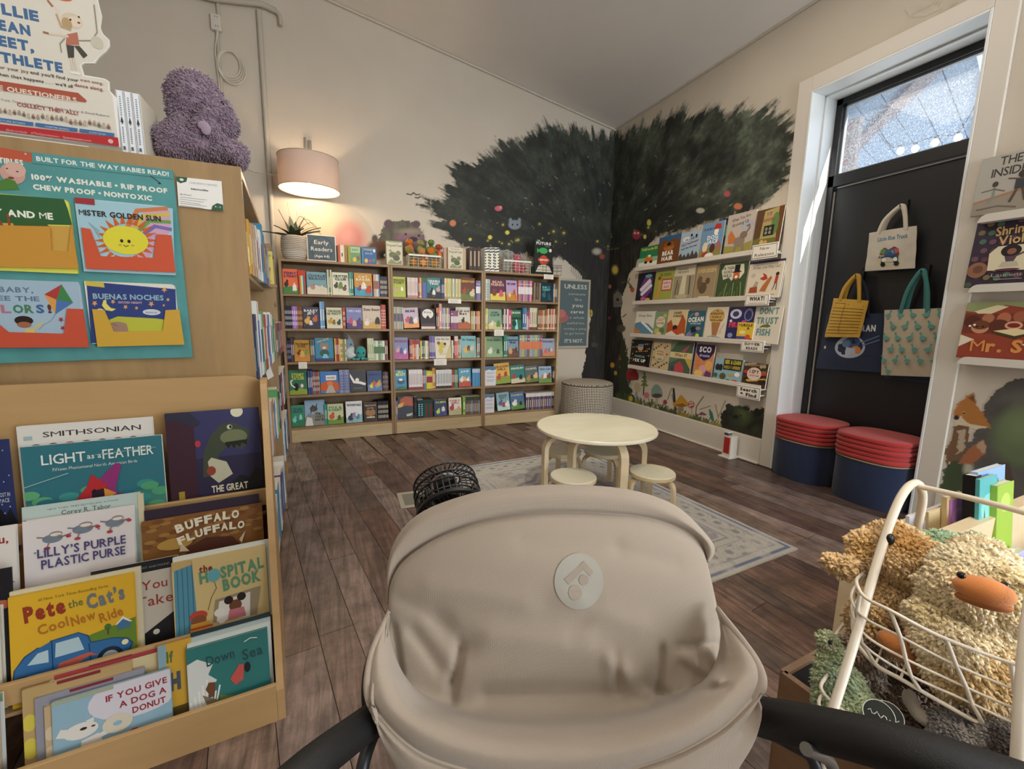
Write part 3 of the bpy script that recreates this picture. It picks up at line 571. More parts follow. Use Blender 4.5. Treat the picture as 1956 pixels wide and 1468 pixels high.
F(4, 661, 692, 767, ('WOODVALE', 'e3e6ea', '14140f', '8fb8c0', ('2f3a48', '9a8ab0', '4f8a9a')), 'white woodland cover with black lettering')
F(4, 695, 721, 769, [('r', 0, 0, 1, 1, '2c211c'), ('t', 'Heartwood', .5, .8, .8, .1, 'c8a070', .02), ('t', 'HOTEL', .5, .66, .5, .07, 'c8a070', .02), ('e', .33, .46, .2, .16, 'a0703f'), ('e', .66, .46, .2, .16, 'a0703f'), ('p', [.15, .42, .85, .42, .5, .22], 'a0703f'), ('r', .2, .18, .8, .25, 'd8c8a8')], 'dark brown cover with a wooden heart')
S(4, 722, 742, 766, 7, '1f1d1c 2a2624 181616', 'black paperbacks', 4, 'd8d0c0')
S(4, 752, 760, 766, 3, '4a90c0 b84a4a 5aa0d0', 'blue and red paperbacks', 0)
F(4, 761, 790, 758, [('r', 0, 0, 1, 1, '2a2a30'), ('p', [0, .5, .2, .9, .5, 1, 1, .95, 1, .55, .5, .6], 'b0502a'), ('p', [0, .65, .4, .75, .3, .55, 0, .5], 'd8a83a'), ('e', .45, .35, .3, .2, '1f2836'), ('t', 'NIGHT', .75, .12, .4, .1, 'eceae4', .04, 8)], 'orange and black cover with a prowling animal')
S(4, 791, 797, 758, 1, '1d1d22', 'wide black book', 0, '4a4a50')
S(4, 798, 809, 764, 2, '18303a 143038', 'dark teal thick paperbacks', 4, '7fd0d8')
S(4, 809, 827, 763, 7, '1d4a3a 235a48 8a2a3a', 'green paperbacks with white feet', 3, '1c3f33')
F(4, 830, 854, 763, ('ALIEN', '2a2f58', 'b8e03a', '3a3f78', ('b8d85a', 'd8dce8')), 'navy space cover titled ALIEN')
F(4, 858, 882, 760, ('FAIRY|GIRL', 'e2dccb', 'a8405a', 'b8b890', ('b03050', 'd8a080')), 'white cover of a girl in a red dress')
S(4, 884, 889, 758, 1, '7fae3a', 'lime green book', 0)
S(4, 889, 917, 757, 10, '4a5a38 6a4a78 7a5a3a 3f6a4a 8a7aa0', 'green, purple and brown paperbacks', 3, '37452c')
F(4, 951, 975, 752, ('SNOW|DAY', '8ab0b8', '2f5a6a', 'b8e0d8', ('6a5a8a', 'a03a4a', 'eceae4')), 'pale teal cover with a penguin girl', roll=-4)
F(4, 977, 1003, 751, ('PANDA', '4a6f96', 'd8c0a0', '5a8a3f', ('e8e6e0', '1f1f1f')), 'green cover with a rolling panda', roll=-4)
S(4, 1004, 1060, 750, 15, '5a4a6a 7a6a7a 3f3a55 8a6a5a 6a3a4a 4a5a8a', 'purple and brown slim readers with white tops', 3, 'dcdad8')
SQ.sort(key=lambda q: -q[0]); KEEP = 190                # the largest spines are things, the rest one mass
rest = MB()
for k_, (ar, e_, A) in enumerate(SQ):
    if k_ < KEEP: spine(*A[:10], kind=A[10])
    else:
        x, y, z, w, h, d, c1, c2, lb, g, kd = A; rest.box((x, y, z), (x+w, y+d, z+h), c1)
        for q0, q1, ii in {0: [(.3, .72, .3)], 1: [(.35, .7, 0)], 2: [(0, .12, 0), (.25, .8, .38)], 3: [(.78, 1, 0)], 4: [(.15, .3, .25), (.4, .55, .25), (.65, .8, .25)]}[kd]:
            rest.add([(x+w*ii, y-.0005, z+q0*h), (x+w*(1-ii), y-.0005, z+q0*h), (x+w*(1-ii), y-.0005, z+q1*h), (x+w*ii, y-.0005, z+q1*h)], [(0, 1, 2, 3)], c2)
o = rest.build('slim_readers', M['print'], norm=False); tag(o, 'slim paperbacks packed spine out between the wider books of the back bookcases', 'books')['kind'] = 'stuff'
print('spines', NS)
# notice cards standing at the left of the fourth and bottom rows of the right-hand case
for row, L, R, top in ((3, 925, 947, 700), (4, 924, 944, 753)):
    y = CF+.03; a = fx(L+1.5, top+20, y); b_ = fx(R, top+20, y); zt = on(L, top, 1, y)[2]; h = zt-SH[row]; w = b_[0]-a[0]
    els = [('r', 0, 0, 1, 1, 'dfe0e6'), ('p', [0, 1, 1, 1, 1, .84, .7, .78, .35, .84, 0, .78], '5a7f9c')]+[('r', .12+.05*(i % 3), .68-.065*i, .88-.06*(i % 2), .7-.065*i, '8a8c9a') for i in range(8) if i not in (2, 5)]
    m = MB().box((0, 0, 0), (w, .004, h), 'e4e4e8'); art_mb(w, h, els, m, -.0006, -.0003); m.box((0, .004, 0), (w, .06, .003), 'e4e4e8')
    o = m.build('notice_card', M['print'], norm=False, loc=(a[0], y, SH[row]+.001)); tag(o, 'white notice card with a blue header standing on the %s row' % RW[row], 'sign')
for L, R, T_, B_, w_ in ((570, 587, 692, 704, 'under the gold owl cover'), (856, 881, 571, 580, 'below the matching yellow readers'), (829, 853, 688, 699, 'under the yellow dog cover'), (944, 962, 628, 640, 'below the sage green owl cover'), (1039, 1057, 522, 532, 'below the wire rack with the fish book')):
    a = on(L, T_, 1, CF-.004); b_ = on(R, B_, 1, CF-.004); w = b_[0]-a[0]; h = a[2]-b_[2]
    m = MB().box((0, 0, -h), (w, .002, 0), 'e9e4d8'); art_mb(w, h, [('l', [.15, .75-.2*i, .8-.1*(i % 2), .77-.2*i], .02, 'a8a29a') for i in range(4)], m, -.0005, -.0001, O=(0, -h))
    m.box((0, 0, 0), (w, .03, .001), 'e9e4d8')
    zz = min([TOP]+SH, key=lambda q: abs(q-a[2]))
    tag(m.build('shelf_card', M['print'], norm=False, loc=(a[0], CF-.0062, zz+.0005)), 'small white card on the shelf edge '+w_, 'card', 'cards clipped to shelf edges')
# ================================================================== MURALS (paint on the walls, one colour per small patch)
def _lat(seed): return np.random.RandomState(seed).rand(64, 64)
def vnoise(x, y, seed):
    L = _lat(seed); xi = np.floor(x).astype(int); yi = np.floor(y).astype(int); fx_ = x-xi; fy_ = y-yi
    fx_ = fx_*fx_*(3-2*fx_); fy_ = fy_*fy_*(3-2*fy_); g = lambda a, b: L[a % 64, b % 64]
    return (g(xi, yi)*(1-fx_)+g(xi+1, yi)*fx_)*(1-fy_)+(g(xi, yi+1)*(1-fx_)+g(xi+1, yi+1)*fx_)*fy_
def fbm(x, y, s, o=4, seed=0):
    r = 0; a = .5; t = 0
    for i in range(o): r = r+a*vnoise(x*s*2**i+i*7.3, y*s*2**i+i*3.1, seed+i); t += a; a *= .55
    return r/t
class Mural:
    def __init__(s, ax, val, u0, u1, v0, v1, res):
        s.ax, s.val, s.res = ax, val, res; s.nu = int((u1-u0)/res)+1; s.nv = int((v1-v0)/res)+1
        U, V = np.meshgrid(u0+np.arange(s.nu)*res, v0+np.arange(s.nv)*res, indexing='ij'); s.U, s.V = U, V
        P = np.zeros(U.shape+(3,)); P[..., ax] = val; P[..., 1-ax] = U; P[..., 2] = V
        Q = (P-CAMP) @ CM.T; s.P = P; s.px = 978+FPX*Q[..., 0]/Q[..., 2]; s.py = 734-FPX*Q[..., 1]/Q[..., 2]
        s.col = np.ones(U.shape+(3,))*np.array(hx('c8bfb0')); s.a = np.zeros(U.shape)
    def put(s, m, c, al=1.):
        m = np.clip(m*al, 0, 1); c = np.array(hx(c)) if isinstance(c, (str, tuple)) else c
        s.col = s.col*(1-m[..., None])+c*m[..., None]; s.a = np.maximum(s.a, m)
    def inside(s, pts, x, y):
        r = np.zeros(x.shape, bool); n = len(pts)
        for i in range(n):
            (x1, y1), (x2, y2) = pts[i], pts[(i+1) % n]
            if y1 == y2: continue
            c = ((y1 > y) != (y2 > y)) & (x < (x2-x1)*(y-y1)/(y2-y1)+x1); r ^= c
        return r
    def poly(s, pts, c, al=1., rag=0, rs=40, seed=1, smooth=True):
        x0 = min(p[0] for p in pts)-rag-2; x1 = max(p[0] for p in pts)+rag+2; y0 = min(p[1] for p in pts)-rag-2; y1 = max(p[1] for p in pts)+rag+2
        sel = (s.px > x0) & (s.px < x1) & (s.py > y0) & (s.py < y1)
        if not sel.any(): return
        x, y = s.px[sel], s.py[sel]
        if rag:
            u, v = s.U[sel], s.V[sel]; x = x+(fbm(u, v, rs, 3, seed)-.5)*2*rag; y = y+(fbm(u, v, rs, 3, seed+9)-.5)*2*rag
        m = np.zeros(s.px.shape); m[sel] = s.inside(pts, x, y)
        if isinstance(c, np.ndarray): s.put(m, c, al)
        else: s.put(m, c, al)
        return m
    def ell(s, cx, cy, rx, ry, c, al=1., soft=.15, rot=0):
        dx, dy = s.px-cx, s.py-cy
        if rot: a = radians(rot); dx, dy = dx*cos(a)+dy*sin(a), -dx*sin(a)+dy*cos(a)
        d = np.sqrt((dx/rx)**2+(dy/ry)**2); s.put(np.clip((1+soft-d)/(2*soft), 0, 1)*(d < 1+soft), c, al)
    def line(s, pts, w, c, al=1.):
        for (x1, y1), (x2, y2) in zip(pts, pts[1:]):
            bx = (s.px > min(x1, x2)-w-1) & (s.px < max(x1, x2)+w+1) & (s.py > min(y1, y2)-w-1) & (s.py < max(y1, y2)+w+1)
            if not bx.any(): continue
            x, y = s.px[bx], s.py[bx]; L = (x2-x1)**2+(y2-y1)**2 or 1e-6
            t = np.clip(((x-x1)*(x2-x1)+(y-y1)*(y2-y1))/L, 0, 1); d = np.hypot(x-x1-t*(x2-x1), y-y1-t*(y2-y1))
            m = np.zeros(s.px.shape); m[bx] = np.clip(w/2+.5-d, 0, 1); s.put(m, c, al)
    def build(s, name, parent, label, off=.0015):
        k = s.a > .02; q = k[:-1, :-1] | k[1:, :-1] | k[:-1, 1:] | k[1:, 1:]; I, J = np.nonzero(q)
        idx = np.full(s.px.shape, -1); ids = lambda i, j: i*s.nv+j
        f = np.stack([ids(I, J), ids(I+1, J), ids(I+1, J+1), ids(I, J+1)], 1)
        if s.ax == 0: pass
        used, inv = np.unique(f, return_inverse=True); f = inv.reshape(-1, 4); P = s.P.reshape(-1, 3)[used].copy(); P[:, s.ax] -= off
        if s.ax == 0: f = f[:, ::-1]
        C = s.col.reshape(-1, 3)[used]
        me = bpy.data.meshes.new(name); me.vertices.add(len(P)); me.vertices.foreach_set('co', P.ravel()); n = len(f)
        me.loops.add(4*n); me.loops.foreach_set('vertex_index', f.ravel().astype(np.int32)); me.polygons.add(n)
        me.polygons.foreach_set('loop_start', np.arange(n, dtype=np.int32)*4)
        ca_ = me.color_attributes.new('Col', 'FLOAT_COLOR', 'POINT'); ca_.data.foreach_set('color', np.concatenate([C, np.ones((len(C), 1))], 1).ravel())
        me.update(calc_edges=True); me.materials.append(M['mural']); o = bpy.data.objects.new(name, me); COL.objects.link(o); o.parent = parent; o['label'] = label
        print(name, n); return o
CAN = [(801,394),(818,381),(836,384),(845,372),(856,345),(868,322),(905,303),(925,296),(945,286),(965,272),(995,262),(1015,250),(1045,246),(1060,238),(1080,250),(1100,243),(1130,252),(1172,254),(1200,243),(1240,240),(1260,230),(1285,212),(1305,207),(1325,222),(1350,213),(1370,203),(1395,213),(1425,203),(1450,212),(1480,204),(1500,222),(1518,240),(1522,270),(1512,290),(1520,315),(1500,332),(1505,350),(1480,362),(1470,385),(1440,402),(1400,417),(1370,427),(1330,434),(1290,447),(1262,452),(1235,460),(1200,475),(1165,482),(1130,478),(1100,486),(1067,494),(1013,490),(960,482),(896,476),(873,467),(854,452),(830,430),(838,410),(826,404)]
TRK = [(1060,478),(1095,455),(1130,462),(1163,478),(1185,474),(1215,452),(1262,440),(1240,466),(1218,500),(1200,533),(1190,562),(1187,600),(1189,640),(1194,700),(1203,745),(1215,790),(1100,800),(1108,740),(1117,690),(1123,640),(1127,585),(1122,550),(1106,522),(1085,502)]
def canopy(m, seed):
    cx, cy = 1165, 520; dx, dy = m.px-cx, m.py-cy; th = np.arctan2(dy, dx); r = np.hypot(dx, dy)
    st = fbm(th*9, r/90, 3.2, 4, 31); st2 = fbm(m.U, m.V, 5, 5, 77); st3 = fbm(th*30, r/60, 2.5, 3, 55)
    rr_ = 1+(fbm(th*14, r/200, 3, 4, 21)-.5)*.16+(fbm(th*60, r/140, 2, 2, 5)-.5)*.06
    mk = 0
    for q in range(4):                                 # feathered brush edge
        x = cx+dx*rr_+(fbm(m.U, m.V, 24, 3, 3+q*17)-.5)*26; y = cy+dy*(rr_+.012*(q-1.5))+(fbm(m.U, m.V, 24, 3, 8+q*17)-.5)*26; mk = mk+m.inside(CAN, x, y)/4
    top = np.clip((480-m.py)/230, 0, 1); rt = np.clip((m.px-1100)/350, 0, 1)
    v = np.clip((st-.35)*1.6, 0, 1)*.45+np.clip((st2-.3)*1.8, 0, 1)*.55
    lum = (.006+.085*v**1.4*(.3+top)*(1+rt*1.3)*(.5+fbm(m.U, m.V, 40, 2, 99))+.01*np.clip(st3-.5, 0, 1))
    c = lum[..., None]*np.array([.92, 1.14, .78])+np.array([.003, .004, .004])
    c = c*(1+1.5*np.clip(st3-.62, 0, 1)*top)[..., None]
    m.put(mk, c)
    r_ = np.random.RandomState(seed)
    for i in range(120):                               # light brush flecks through the leaves
        a = r_.uniform(pi*.98, pi*2.02); q = r_.uniform(.25, .95)**.7; ex, ey = cx+cos(a)*q*340, cy+sin(a)*q*230-15
        if ey > 470: continue
        an = a+r_.uniform(-.9, .9); l = r_.uniform(2, 7)
        m.line([(ex, ey), (ex+cos(an)*l, ey+sin(an)*l)], r_.uniform(.8, 2), ['8f9482', '70776a', 'a8ab98'][i % 3], r_.uniform(.3, .75))
    for i in range(34):
        ex = r_.uniform(930, 1290); ey = r_.uniform(425, 478) if abs(ex-1165) > 40 else r_.uniform(440, 510)
        q = r_.uniform(.8, 2.6); m.ell(ex, ey, q*2, q*2, '6a6626', .35, .6); m.ell(ex, ey, q*.85, q*.85, 'c8bd58', .85, .4)
def trunk(m):
    x = m.px+(fbm(m.U, m.V, 10, 3, 4)-.5)*10; mk = m.inside(TRK, x, m.py).astype(float)
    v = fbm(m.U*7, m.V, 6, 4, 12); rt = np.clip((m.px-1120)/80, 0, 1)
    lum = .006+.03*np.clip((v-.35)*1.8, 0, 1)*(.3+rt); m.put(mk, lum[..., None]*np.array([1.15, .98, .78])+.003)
def speck(m, its):
    for e in its: m.ell(*e)
m = Mural(1, YB, -.2, XR-.004, .2, 3.5, .0065)
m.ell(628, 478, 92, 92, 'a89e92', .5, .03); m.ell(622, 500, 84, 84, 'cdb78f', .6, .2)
m.ell(668, 458, 30, 34, 'c07a76', .9, .35); m.ell(662, 450, 14, 16, 'dba49a', .5, .6)
BR = [(725,490),(723,462),(727,442),(735,428),(745,423),(762,421),(785,423),(800,431),(809,448),(815,466),(818,490)]
v = fbm(m.U*2, m.V, 12, 4, 6); cc = (.05+.09*v)[..., None]*np.array([1.0, .96, .66])
m.poly(BR, cc, rag=5, rs=45); m.ell(742, 428, 9, 9, '57424e'); m.ell(795, 428, 8, 7, '57424e'); m.ell(781, 455, 27, 15, '836470', .95, .35); m.ell(784, 441, 22, 5, '9b9478', .6, .6); m.ell(789, 457, 9, 5, '2e2428'); m.ell(775, 447, 2.2, 2.2, '15120f'); m.ell(800, 450, 2.2, 2.2, '15120f'); m.ell(772, 468, 20, 7, '4d3f3c', .7, .6)
m.ell(722, 478, 22, 20, '5f3d28', 1, .2); m.ell(716, 456, 6, 8, '4a443c', 1, .3); m.ell(733, 485, 10, 7, '1d1613', 1, .4); m.ell(737, 487, 4, 3, 'd8d0c4')
for p in ([(777, 370), (785, 372), (790, 368), (795, 372), (802, 371)], [(793, 377), (799, 378), (803, 375)]): m.line(p, 2.2, '1a1d1a')
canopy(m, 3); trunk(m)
speck(m, [(952,398,7,5,'c4606c'),(956,396,3,3,'e08a90'),(865,426,6,6,'c47a52'),(983,429,12,9,'7f8994'),(975,421,3,5,'7f8994'),(992,421,3,5,'7f8994'),(979,429,1.5,2,'15161a'),(988,429,1.5,2,'15161a'),(969,444,4,4,'d2ca50'),(936,453,4,4,'cfc64e'),(898,457,3,3,'c6be52'),(1128,598,4,7,'b8a048'),(1119,567,8,7,'2f3228'),(1120,557,5,4,'23251d'),(1135,658,6,5,'3a3b30'),(1134,645,3,5,'2c2d24'),(1150,490,5,5,'8a3f30')])
m.line([(1128, 591), (1128, 605)], 1, '2a2418'); m.line([(1124, 598), (1132, 598)], 1, '2a2418')
for p in ([(1115, 648), (1105, 640), (1098, 642)], [(1105, 640), (1102, 633)], [(1108, 642), (1096, 636)]): m.line(p, 2, '55603c')
for i in range(9): m.line([(1093+i*3.2, 498+i*3), (1091+i*3.4, 520+i*4)], 1.2, '3b4030', .8)
m.ell(1140, 480, 8, 6, 'b8b2a2', .8, .4)
m.build('tree_mural', wall_back, 'painted mural of a broad dark tree with fireflies, a bear and a pink shape')
m = Mural(0, XR, 2.43, YB-.004, .222, 3.49, .0065); c4 = lambda *p: [(1180+x/5.244, 570+y/5.244) for x, y in p]
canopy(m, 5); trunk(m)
speck(m, [(1216,448,8,9,'9c3444'),(1213,445,2,2,'d8c8c0'),(1219,445,2,2,'d8c8c0'),(1410,394,8,6,'b66e4a'),(1389,370,6,6,'a8505a'),(1338,402,8,5,'a3a595'),(1232,452,3,4,'cfc560'),(1240,425,4,6,'c8bf62'),(1175,515,7,10,'7d7030'),(1175,515,5,7,'c9b95a'),(1165,547,3,4,'a0705a'),(1170,697,4,5,'c49a3a'),(1185,690,3,14,'8a5a38'),(1176,712,3,4,'b0a03a'),(1164,607,3,3,'7a3040'),(1187,627,8,7,'4a4c38'),(1208,553,4,5,'a84a34'),(1205,548,3,3,'7d3626')])
m.poly([(1172,586),(1172,562),(1180,553),(1188,562),(1188,586)], '6d6a60'); m.poly([(1169,563),(1180,550),(1191,563),(1190,566),(1180,555),(1170,566)], '3f3d36'); m.ell(1180, 572, 2.5, 3, '15130f'); m.line([(1174, 580), (1186, 580)], 1, '3a3830')
for p in ([(1188, 540), (1197, 537), (1206, 545)], [(1200, 538), (1203, 532)], [(1200, 538), (1206, 550)], [(1190, 605), (1196, 600)]): m.line(p, 2, '4d5a34')
m.ell(1196, 534, 3, 4, '1c2320')
gr = [(1186,640),(1196,655),(1201,690),(1204,740),(1215,768),(1180,770)]
m.poly(gr, '2c3520', 1, 6, 40)
base = lambda x: 760.7+(x-1180)*.2901; r_ = np.random.RandomState(8)
for i in range(150):                                    # grass along the baseboard
    x = 1180+r_.rand()*235; b_ = base(x)+1; h = r_.uniform(4, 15)*(1.3 if x < 1260 else 1); l = r_.uniform(-6, 6)
    m.line([(x, b_), (x+l*.4, b_-h*.6), (x+l, b_-h)], r_.uniform(1.3, 3), ['3c4a2a', '566034', '2d3a22', '6d6a30', '46542c'][i % 5])
for i in range(30): x = 1185+r_.rand()*225; m.ell(x, base(x)-r_.uniform(1, 6), r_.uniform(5, 9), 4, ['4c5426', '8a7a2a', '333f22'][i % 3], .8, .5)
for p, w, c in (((560,905,578,1110),8,'1f221a'), ((545,960,575,1120),1.5,'4a5030'), ((860,980,790,1080),2.5,'4a5a34'), ((790,1080,775,1215),2.5,'4a5a34'), ((930,1075,820,1110),1.2,'5a6438'), ((980,1060,1010,1200),1.2,'5a6438'), ((1080,1020,1010,1180),1.2,'5a6438'), ((540,900,500,1010),1.2,'5a6438')):
    m.line(c4((p[0], p[1]), (p[2], p[3])), w/2.5+1, c)
m.line(c4((150,815),(130,880)), 5, 'b8ac98'); m.poly(c4((85,800),(88,730),(125,688),(175,695),(205,745),(213,785),(205,812),(150,818),(100,812)), '8e2428'); m.ell(*c4((125,720))[0], 4, 3, 'b04048', .7)
m.poly(c4((90,800),(150,812),(210,800),(200,815),(120,820)), '4a1d20')
m.line(c4((190,930),(182,1010)), 4, '7f96a0'); m.ell(*c4((198,888))[0], 6.5, 9.5, 'b8a884', 1, .1, -12)
m.line(c4((265,860),(258,960)), 2.5, '4a3a28')
for k in range(4): yy = 730+k*38; m.poly(c4((268,yy-15),(285+k*9,yy+30),(250-k*7,yy+32)), '5d7340', 1, 2, 60)
m.ell(*c4((290,968))[0], 5.5, 6, 'c07078'); m.ell(*c4((130,1000))[0], 4, 5, 'c8b030')
m.line(c4((395,985),(388,1045)), 6, 'a8a090'); m.poly(c4((333,965),(340,900),(370,862),(400,858),(435,895),(452,950),(445,985),(395,995),(345,990)), '7d938c'); m.ell(*c4((395,972))[0], 9.5, 4.2, '4f4238')
m.ell(*c4((475,1038))[0], 4, 5, '8a3f44')
m.poly(c4((600,1075),(655,1078),(665,1130),(600,1135)), '8a7a5a'); m.poly(c4((548,1058),(590,1020),(615,985),(635,960),(660,985),(700,1035),(718,1070),(660,1085),(580,1085)), 'bc8a2c'); m.poly(c4((560,1068),(640,1050),(710,1070),(650,1086)), '8a5f20')
m.line(c4((742,1090),(745,1160)), 4, 'b0a890'); m.ell(*c4((737,1062))[0], 6.5, 7, 'a05048')
for q in ((725,1045),(745,1040),(735,1065),(752,1062),(722,1072)): m.ell(*c4(q)[0], 1.3, 1.5, 'dccfc0')
m.poly(c4((802,1160),(845,1132),(900,1165),(850,1172)), '6e4a58'); m.line(c4((850,1170),(845,1215)), 3, 'b0a898')
m.poly(c4((915,1095),(950,1140),(972,1240),(935,1215),(918,1160)), '2f6e60')
v = fbm(m.U, m.V, 14, 4, 16); cc = (.010+.055*np.clip(v-.3, 0, 1))[..., None]*np.array([1.0, 1.12, .6])
m.poly(c4((1045,1290),(1030,1200),(1050,1140),(1078,1110),(1075,1070),(1110,1048),(1155,1072),(1240,1085),(1275,1065),(1325,1095),(1330,1135),(1380,1105),(1470,1095),(1470,1425),(1400,1410),(1100,1330)), cc, 1, 4, 45)
m.ell(*c4((1255,1160))[0], 13, 15, '59673c', .75, .7); m.ell(*c4((1180,1205))[0], 12, 10, '2e3624', .8, .5); m.ell(*c4((1180,1185))[0], 5.5, 4, '0e0f0c'); m.ell(*c4((1135,1163))[0], 1.8, 1.8, '0a0a08'); m.ell(*c4((1232,1170))[0], 1.8, 1.8, '0a0a08')
m.ell(*c4((1120,1080))[0], 5, 5, '2b2c22', .8, .4); m.ell(*c4((1290,1095))[0], 6, 5, '2b2c22', .8, .4)
m.build('woodland_mural', wall_right, 'painted mural of tree branches, toadstools, grass and a green bear')
m = Mural(0, XR, .62, 1.272, .201, 1.3, .0055); c7 = lambda *p: [(1480+x/2.447, 380+y/2.447) for x, y in p]
v = fbm(m.U, m.V, 6, 5, 26); cc = (.05+.12*np.clip(v-.25, 0, 1))[..., None]*np.array([1.05, .97, .86])
m.poly(c7((960,1010),(985,950),(1030,895),(1090,855),(1170,838),(1300,830),(1300,1420),(760,1420),(780,1330),(800,1250),(880,1170),(940,1090)), cc, 1, 5, 30)
m.ell(*c7((1170,1110))[0], 62, 58, '5f6f4c', .9, .2); m.ell(*c7((1150,1060))[0], 30, 26, '7a8a60', .5, .7)
m.poly(c7((770,1400),(785,1260),(830,1225),(900,1240),(930,1290),(960,1420)), '3b4a2e', .95, 7, 30); m.ell(*c7((905,1262))[0], 9, 13, 'c4bda8', .8, .5); m.poly(c7((980,1250),(1100,1230),(1120,1420),(960,1420)), '4a3a2e', .7, 6, 30)
m.poly(c7((835,1060),(905,1050),(912,1110),(890,1180),(850,1215),(800,1240),(795,1180),(825,1120)), '6f5138', 1, 4, 40); m.poly(c7((850,1080),(890,1070),(895,1160),(850,1200),(862,1130)), 'b5a68e', .9, 4, 40)
m.poly(c7((850,1235),(900,1175),(960,1130),(990,1150),(985,1190),(920,1235)), '9d6240', 1, 4, 40); m.poly(c7((940,1150),(975,1125),(992,1165),(975,1190)), 'b89a80', .9, 3, 40)
m.poly(c7((834,1000),(850,960),(880,942),(895,925),(935,902),(945,960),(975,1000),(1012,1068),(960,1072),(905,1048),(845,1045)), 'a96f34', 1, 3, 60); m.poly(c7((905,930),(932,912),(936,950)), '6a4526'); m.poly(c7((840,1018),(870,1015),(905,1050),(1000,1066),(950,1076),(845,1050)), 'd2c4a8', .9, 2, 60); m.ell(*c7((849,1021))[0], 5.5, 4.5, '14110f'); m.ell(*c7((884,1000))[0], 3.5, 3, 'c8a05a'); m.ell(*c7((884,1000))[0], 1.8, 2, '0c0a08')
m.build('fox_mural', wall_right, 'painted mural of an orange fox beside a big grey animal')
m = Mural(0, XR, .62, 2.3, 2.62, 3.5, .012)
for p in ([(1740, 30), (1775, 12), (1800, 2)], [(1800, 30), (1795, 12), (1785, 0)], [(1800, 25), (1830, 5)], [(1940, 260), (1925, 300), (1935, 330)]): m.line(p, 5, 'a39d8e', .45)
for q in ((1760, 18), (1822, 8), (1850, -4)): m.ell(*q, 16, 7, 'a8a292', .35, .7)
m.build('faint_branch_mural', wall_right, 'faint grey painted branches above the doorway')
# ================================================================== PICTURE LEDGES ON THE RIGHT WALL
LZ = [1.795, 1.422, 1.054, .684]; LX = 3.30; LN = ['top', 'second', 'third', 'lowest']
def ledge(y0, y1, z, label, group=None, rounded=False):
    T = thing('picture_ledge', label, 'ledge', (XR-.0005, y1, z), 0, group); L = y1-y0
    MB().bbox((-.085, -L, -.042), (0, 0, -.03), .002).build('shelf_board', M['trim'], T)
    b = MB()
    if rounded: b.prism([(-.092, -L, -.042), (-.092, -L, 0)]+[(-.092, -.04+.04*sin(radians(a)), -.042+.042*cos(radians(a))) for a in range(0, 91, 15)], (.012, 0, 0))
    else: b.bbox((-.094, -L, -.042), (-.082, 0, 0), .003)
    b.build('front_lip', M['trim'], T)
    MB().bbox((-.01, -L, -.03), (0, 0, .02), .002).build('back_strip', M['trim'], T)
for i, z in enumerate(LZ): ledge(2.43, 4.12+.01*i, z, 'long white picture ledge on the mural wall, %s of four' % LN[i], 'ledges on the mural wall')
def R(i, L, Rr, tl, els, label, tr=None, x=None, z=None, t=.012, tilt=6, behind=0, small=True):
    x = (x or LX)+behind; z = (LZ[i] if z is None else z)-.028; mid = (tl+ (545-28*0 if i == 0 else 0 or tl+40))/2
    ya = on(L, tl+30, 0, x)[1]; yb_ = on(Rr, tl+30, 0, x)[1]; zt = on(L+4, tl, 0, x+.02)[2]; w = ya-yb_; h = (zt-z)/cos(radians(tilt))
    if not isinstance(els, list): els = auto(*els[:5], **(els[5] if len(els) > 5 and isinstance(els[5], dict) else {}))
    book(x, ya, z+.0015+t*sin(radians(tilt)), max(w-.002, .03), h, t, els, label, None, -pi/2, radians(tilt), cover=els[0][5], small=small)
R(0, 1219, 1254, 474, [('r', 0, 0, 1, 1, '2f7a4f'), ('r', 0, 0, 1, .34, 'e4e2d4'), ('r', 0, .3, 1, .5, '8ab890'), ('t', 'TOAD on the GO', .5, .82, .84, .11, 'd8d84a', .03), ('p', [.3, .3, .34, .46, .5, .5, .72, .48, .78, .3], 'cf6f2c'), ('e', .4, .28, .08, .06, '1d1d1a'), ('e', .68, .28, .08, .06, '1d1d1a'), ('e', .55, .55, .09, .06, 'e8e4d8'), ('e', .45, .52, .06, .05, 'c8783a')], 'green and cream board book titled TOAD on the GO')
R(0, 1290, 1300, 449, [('r', 0, 0, 1, 1, 'd8d4c8')], 'white book hidden behind the BEAR HAIR cover', behind=.016)
R(0, 1254, 1295, 455, [('r', 0, 0, 1, 1, '6e4322'), ('p', [0, 1, 1, 1, 1, .8, .75, .9, .5, .82, .25, .9, 0, .78], '2f5a86'), ('e', .5, .62, .24, .13, 'a8672f'), ('e', .38, .7, .1, .08, '8a5226'), ('e', .62, .7, .1, .08, '8a5226'), ('e', .5, .72, .1, .06, '241a12'), ('t', 'BEAR', .5, .36, .52, .13, 'eceadf', .05), ('t', 'HAIR', .5, .18, .52, .13, 'eceadf', .05)], 'brown furry bear cover titled BEAR HAIR')
R(0, 1296, 1333, 447, [('r', 0, 0, 1, 1, '9fb4c6'), ('e', .3, .78, .2, .08, 'd0d8de'), ('t', 'the CASE of', .55, .74, .6, .07, '2c2a2c', .02, 5), ('t', 'OLD MacDonald', .5, .6, .84, .07, '7a3038', .03, 8), ('t', 'and the Farmer', .5, .47, .8, .06, '2c2a2c', .02, 6), ('p', [0, 0, 0, .25, .12, .34, .2, .2, .3, .3, .4, .18, .5, .34, .6, .2, .7, .4, .8, .22, .9, .34, 1, .2, 1, 0], '4a4440'), ('e', .55, .88, .05, .05, '1c1a1c'), ('e', .8, .84, .05, .05, '1c1a1c')], 'pale blue farmyard cover with dark animal silhouettes')
R(0, 1366, 1388, 421, [('r', 0, 0, 1, 1, '23283c'), ('e', .6, .7, .5, .14, '4f8a6a')], 'dark blue book behind the blue animal cover', behind=.016)
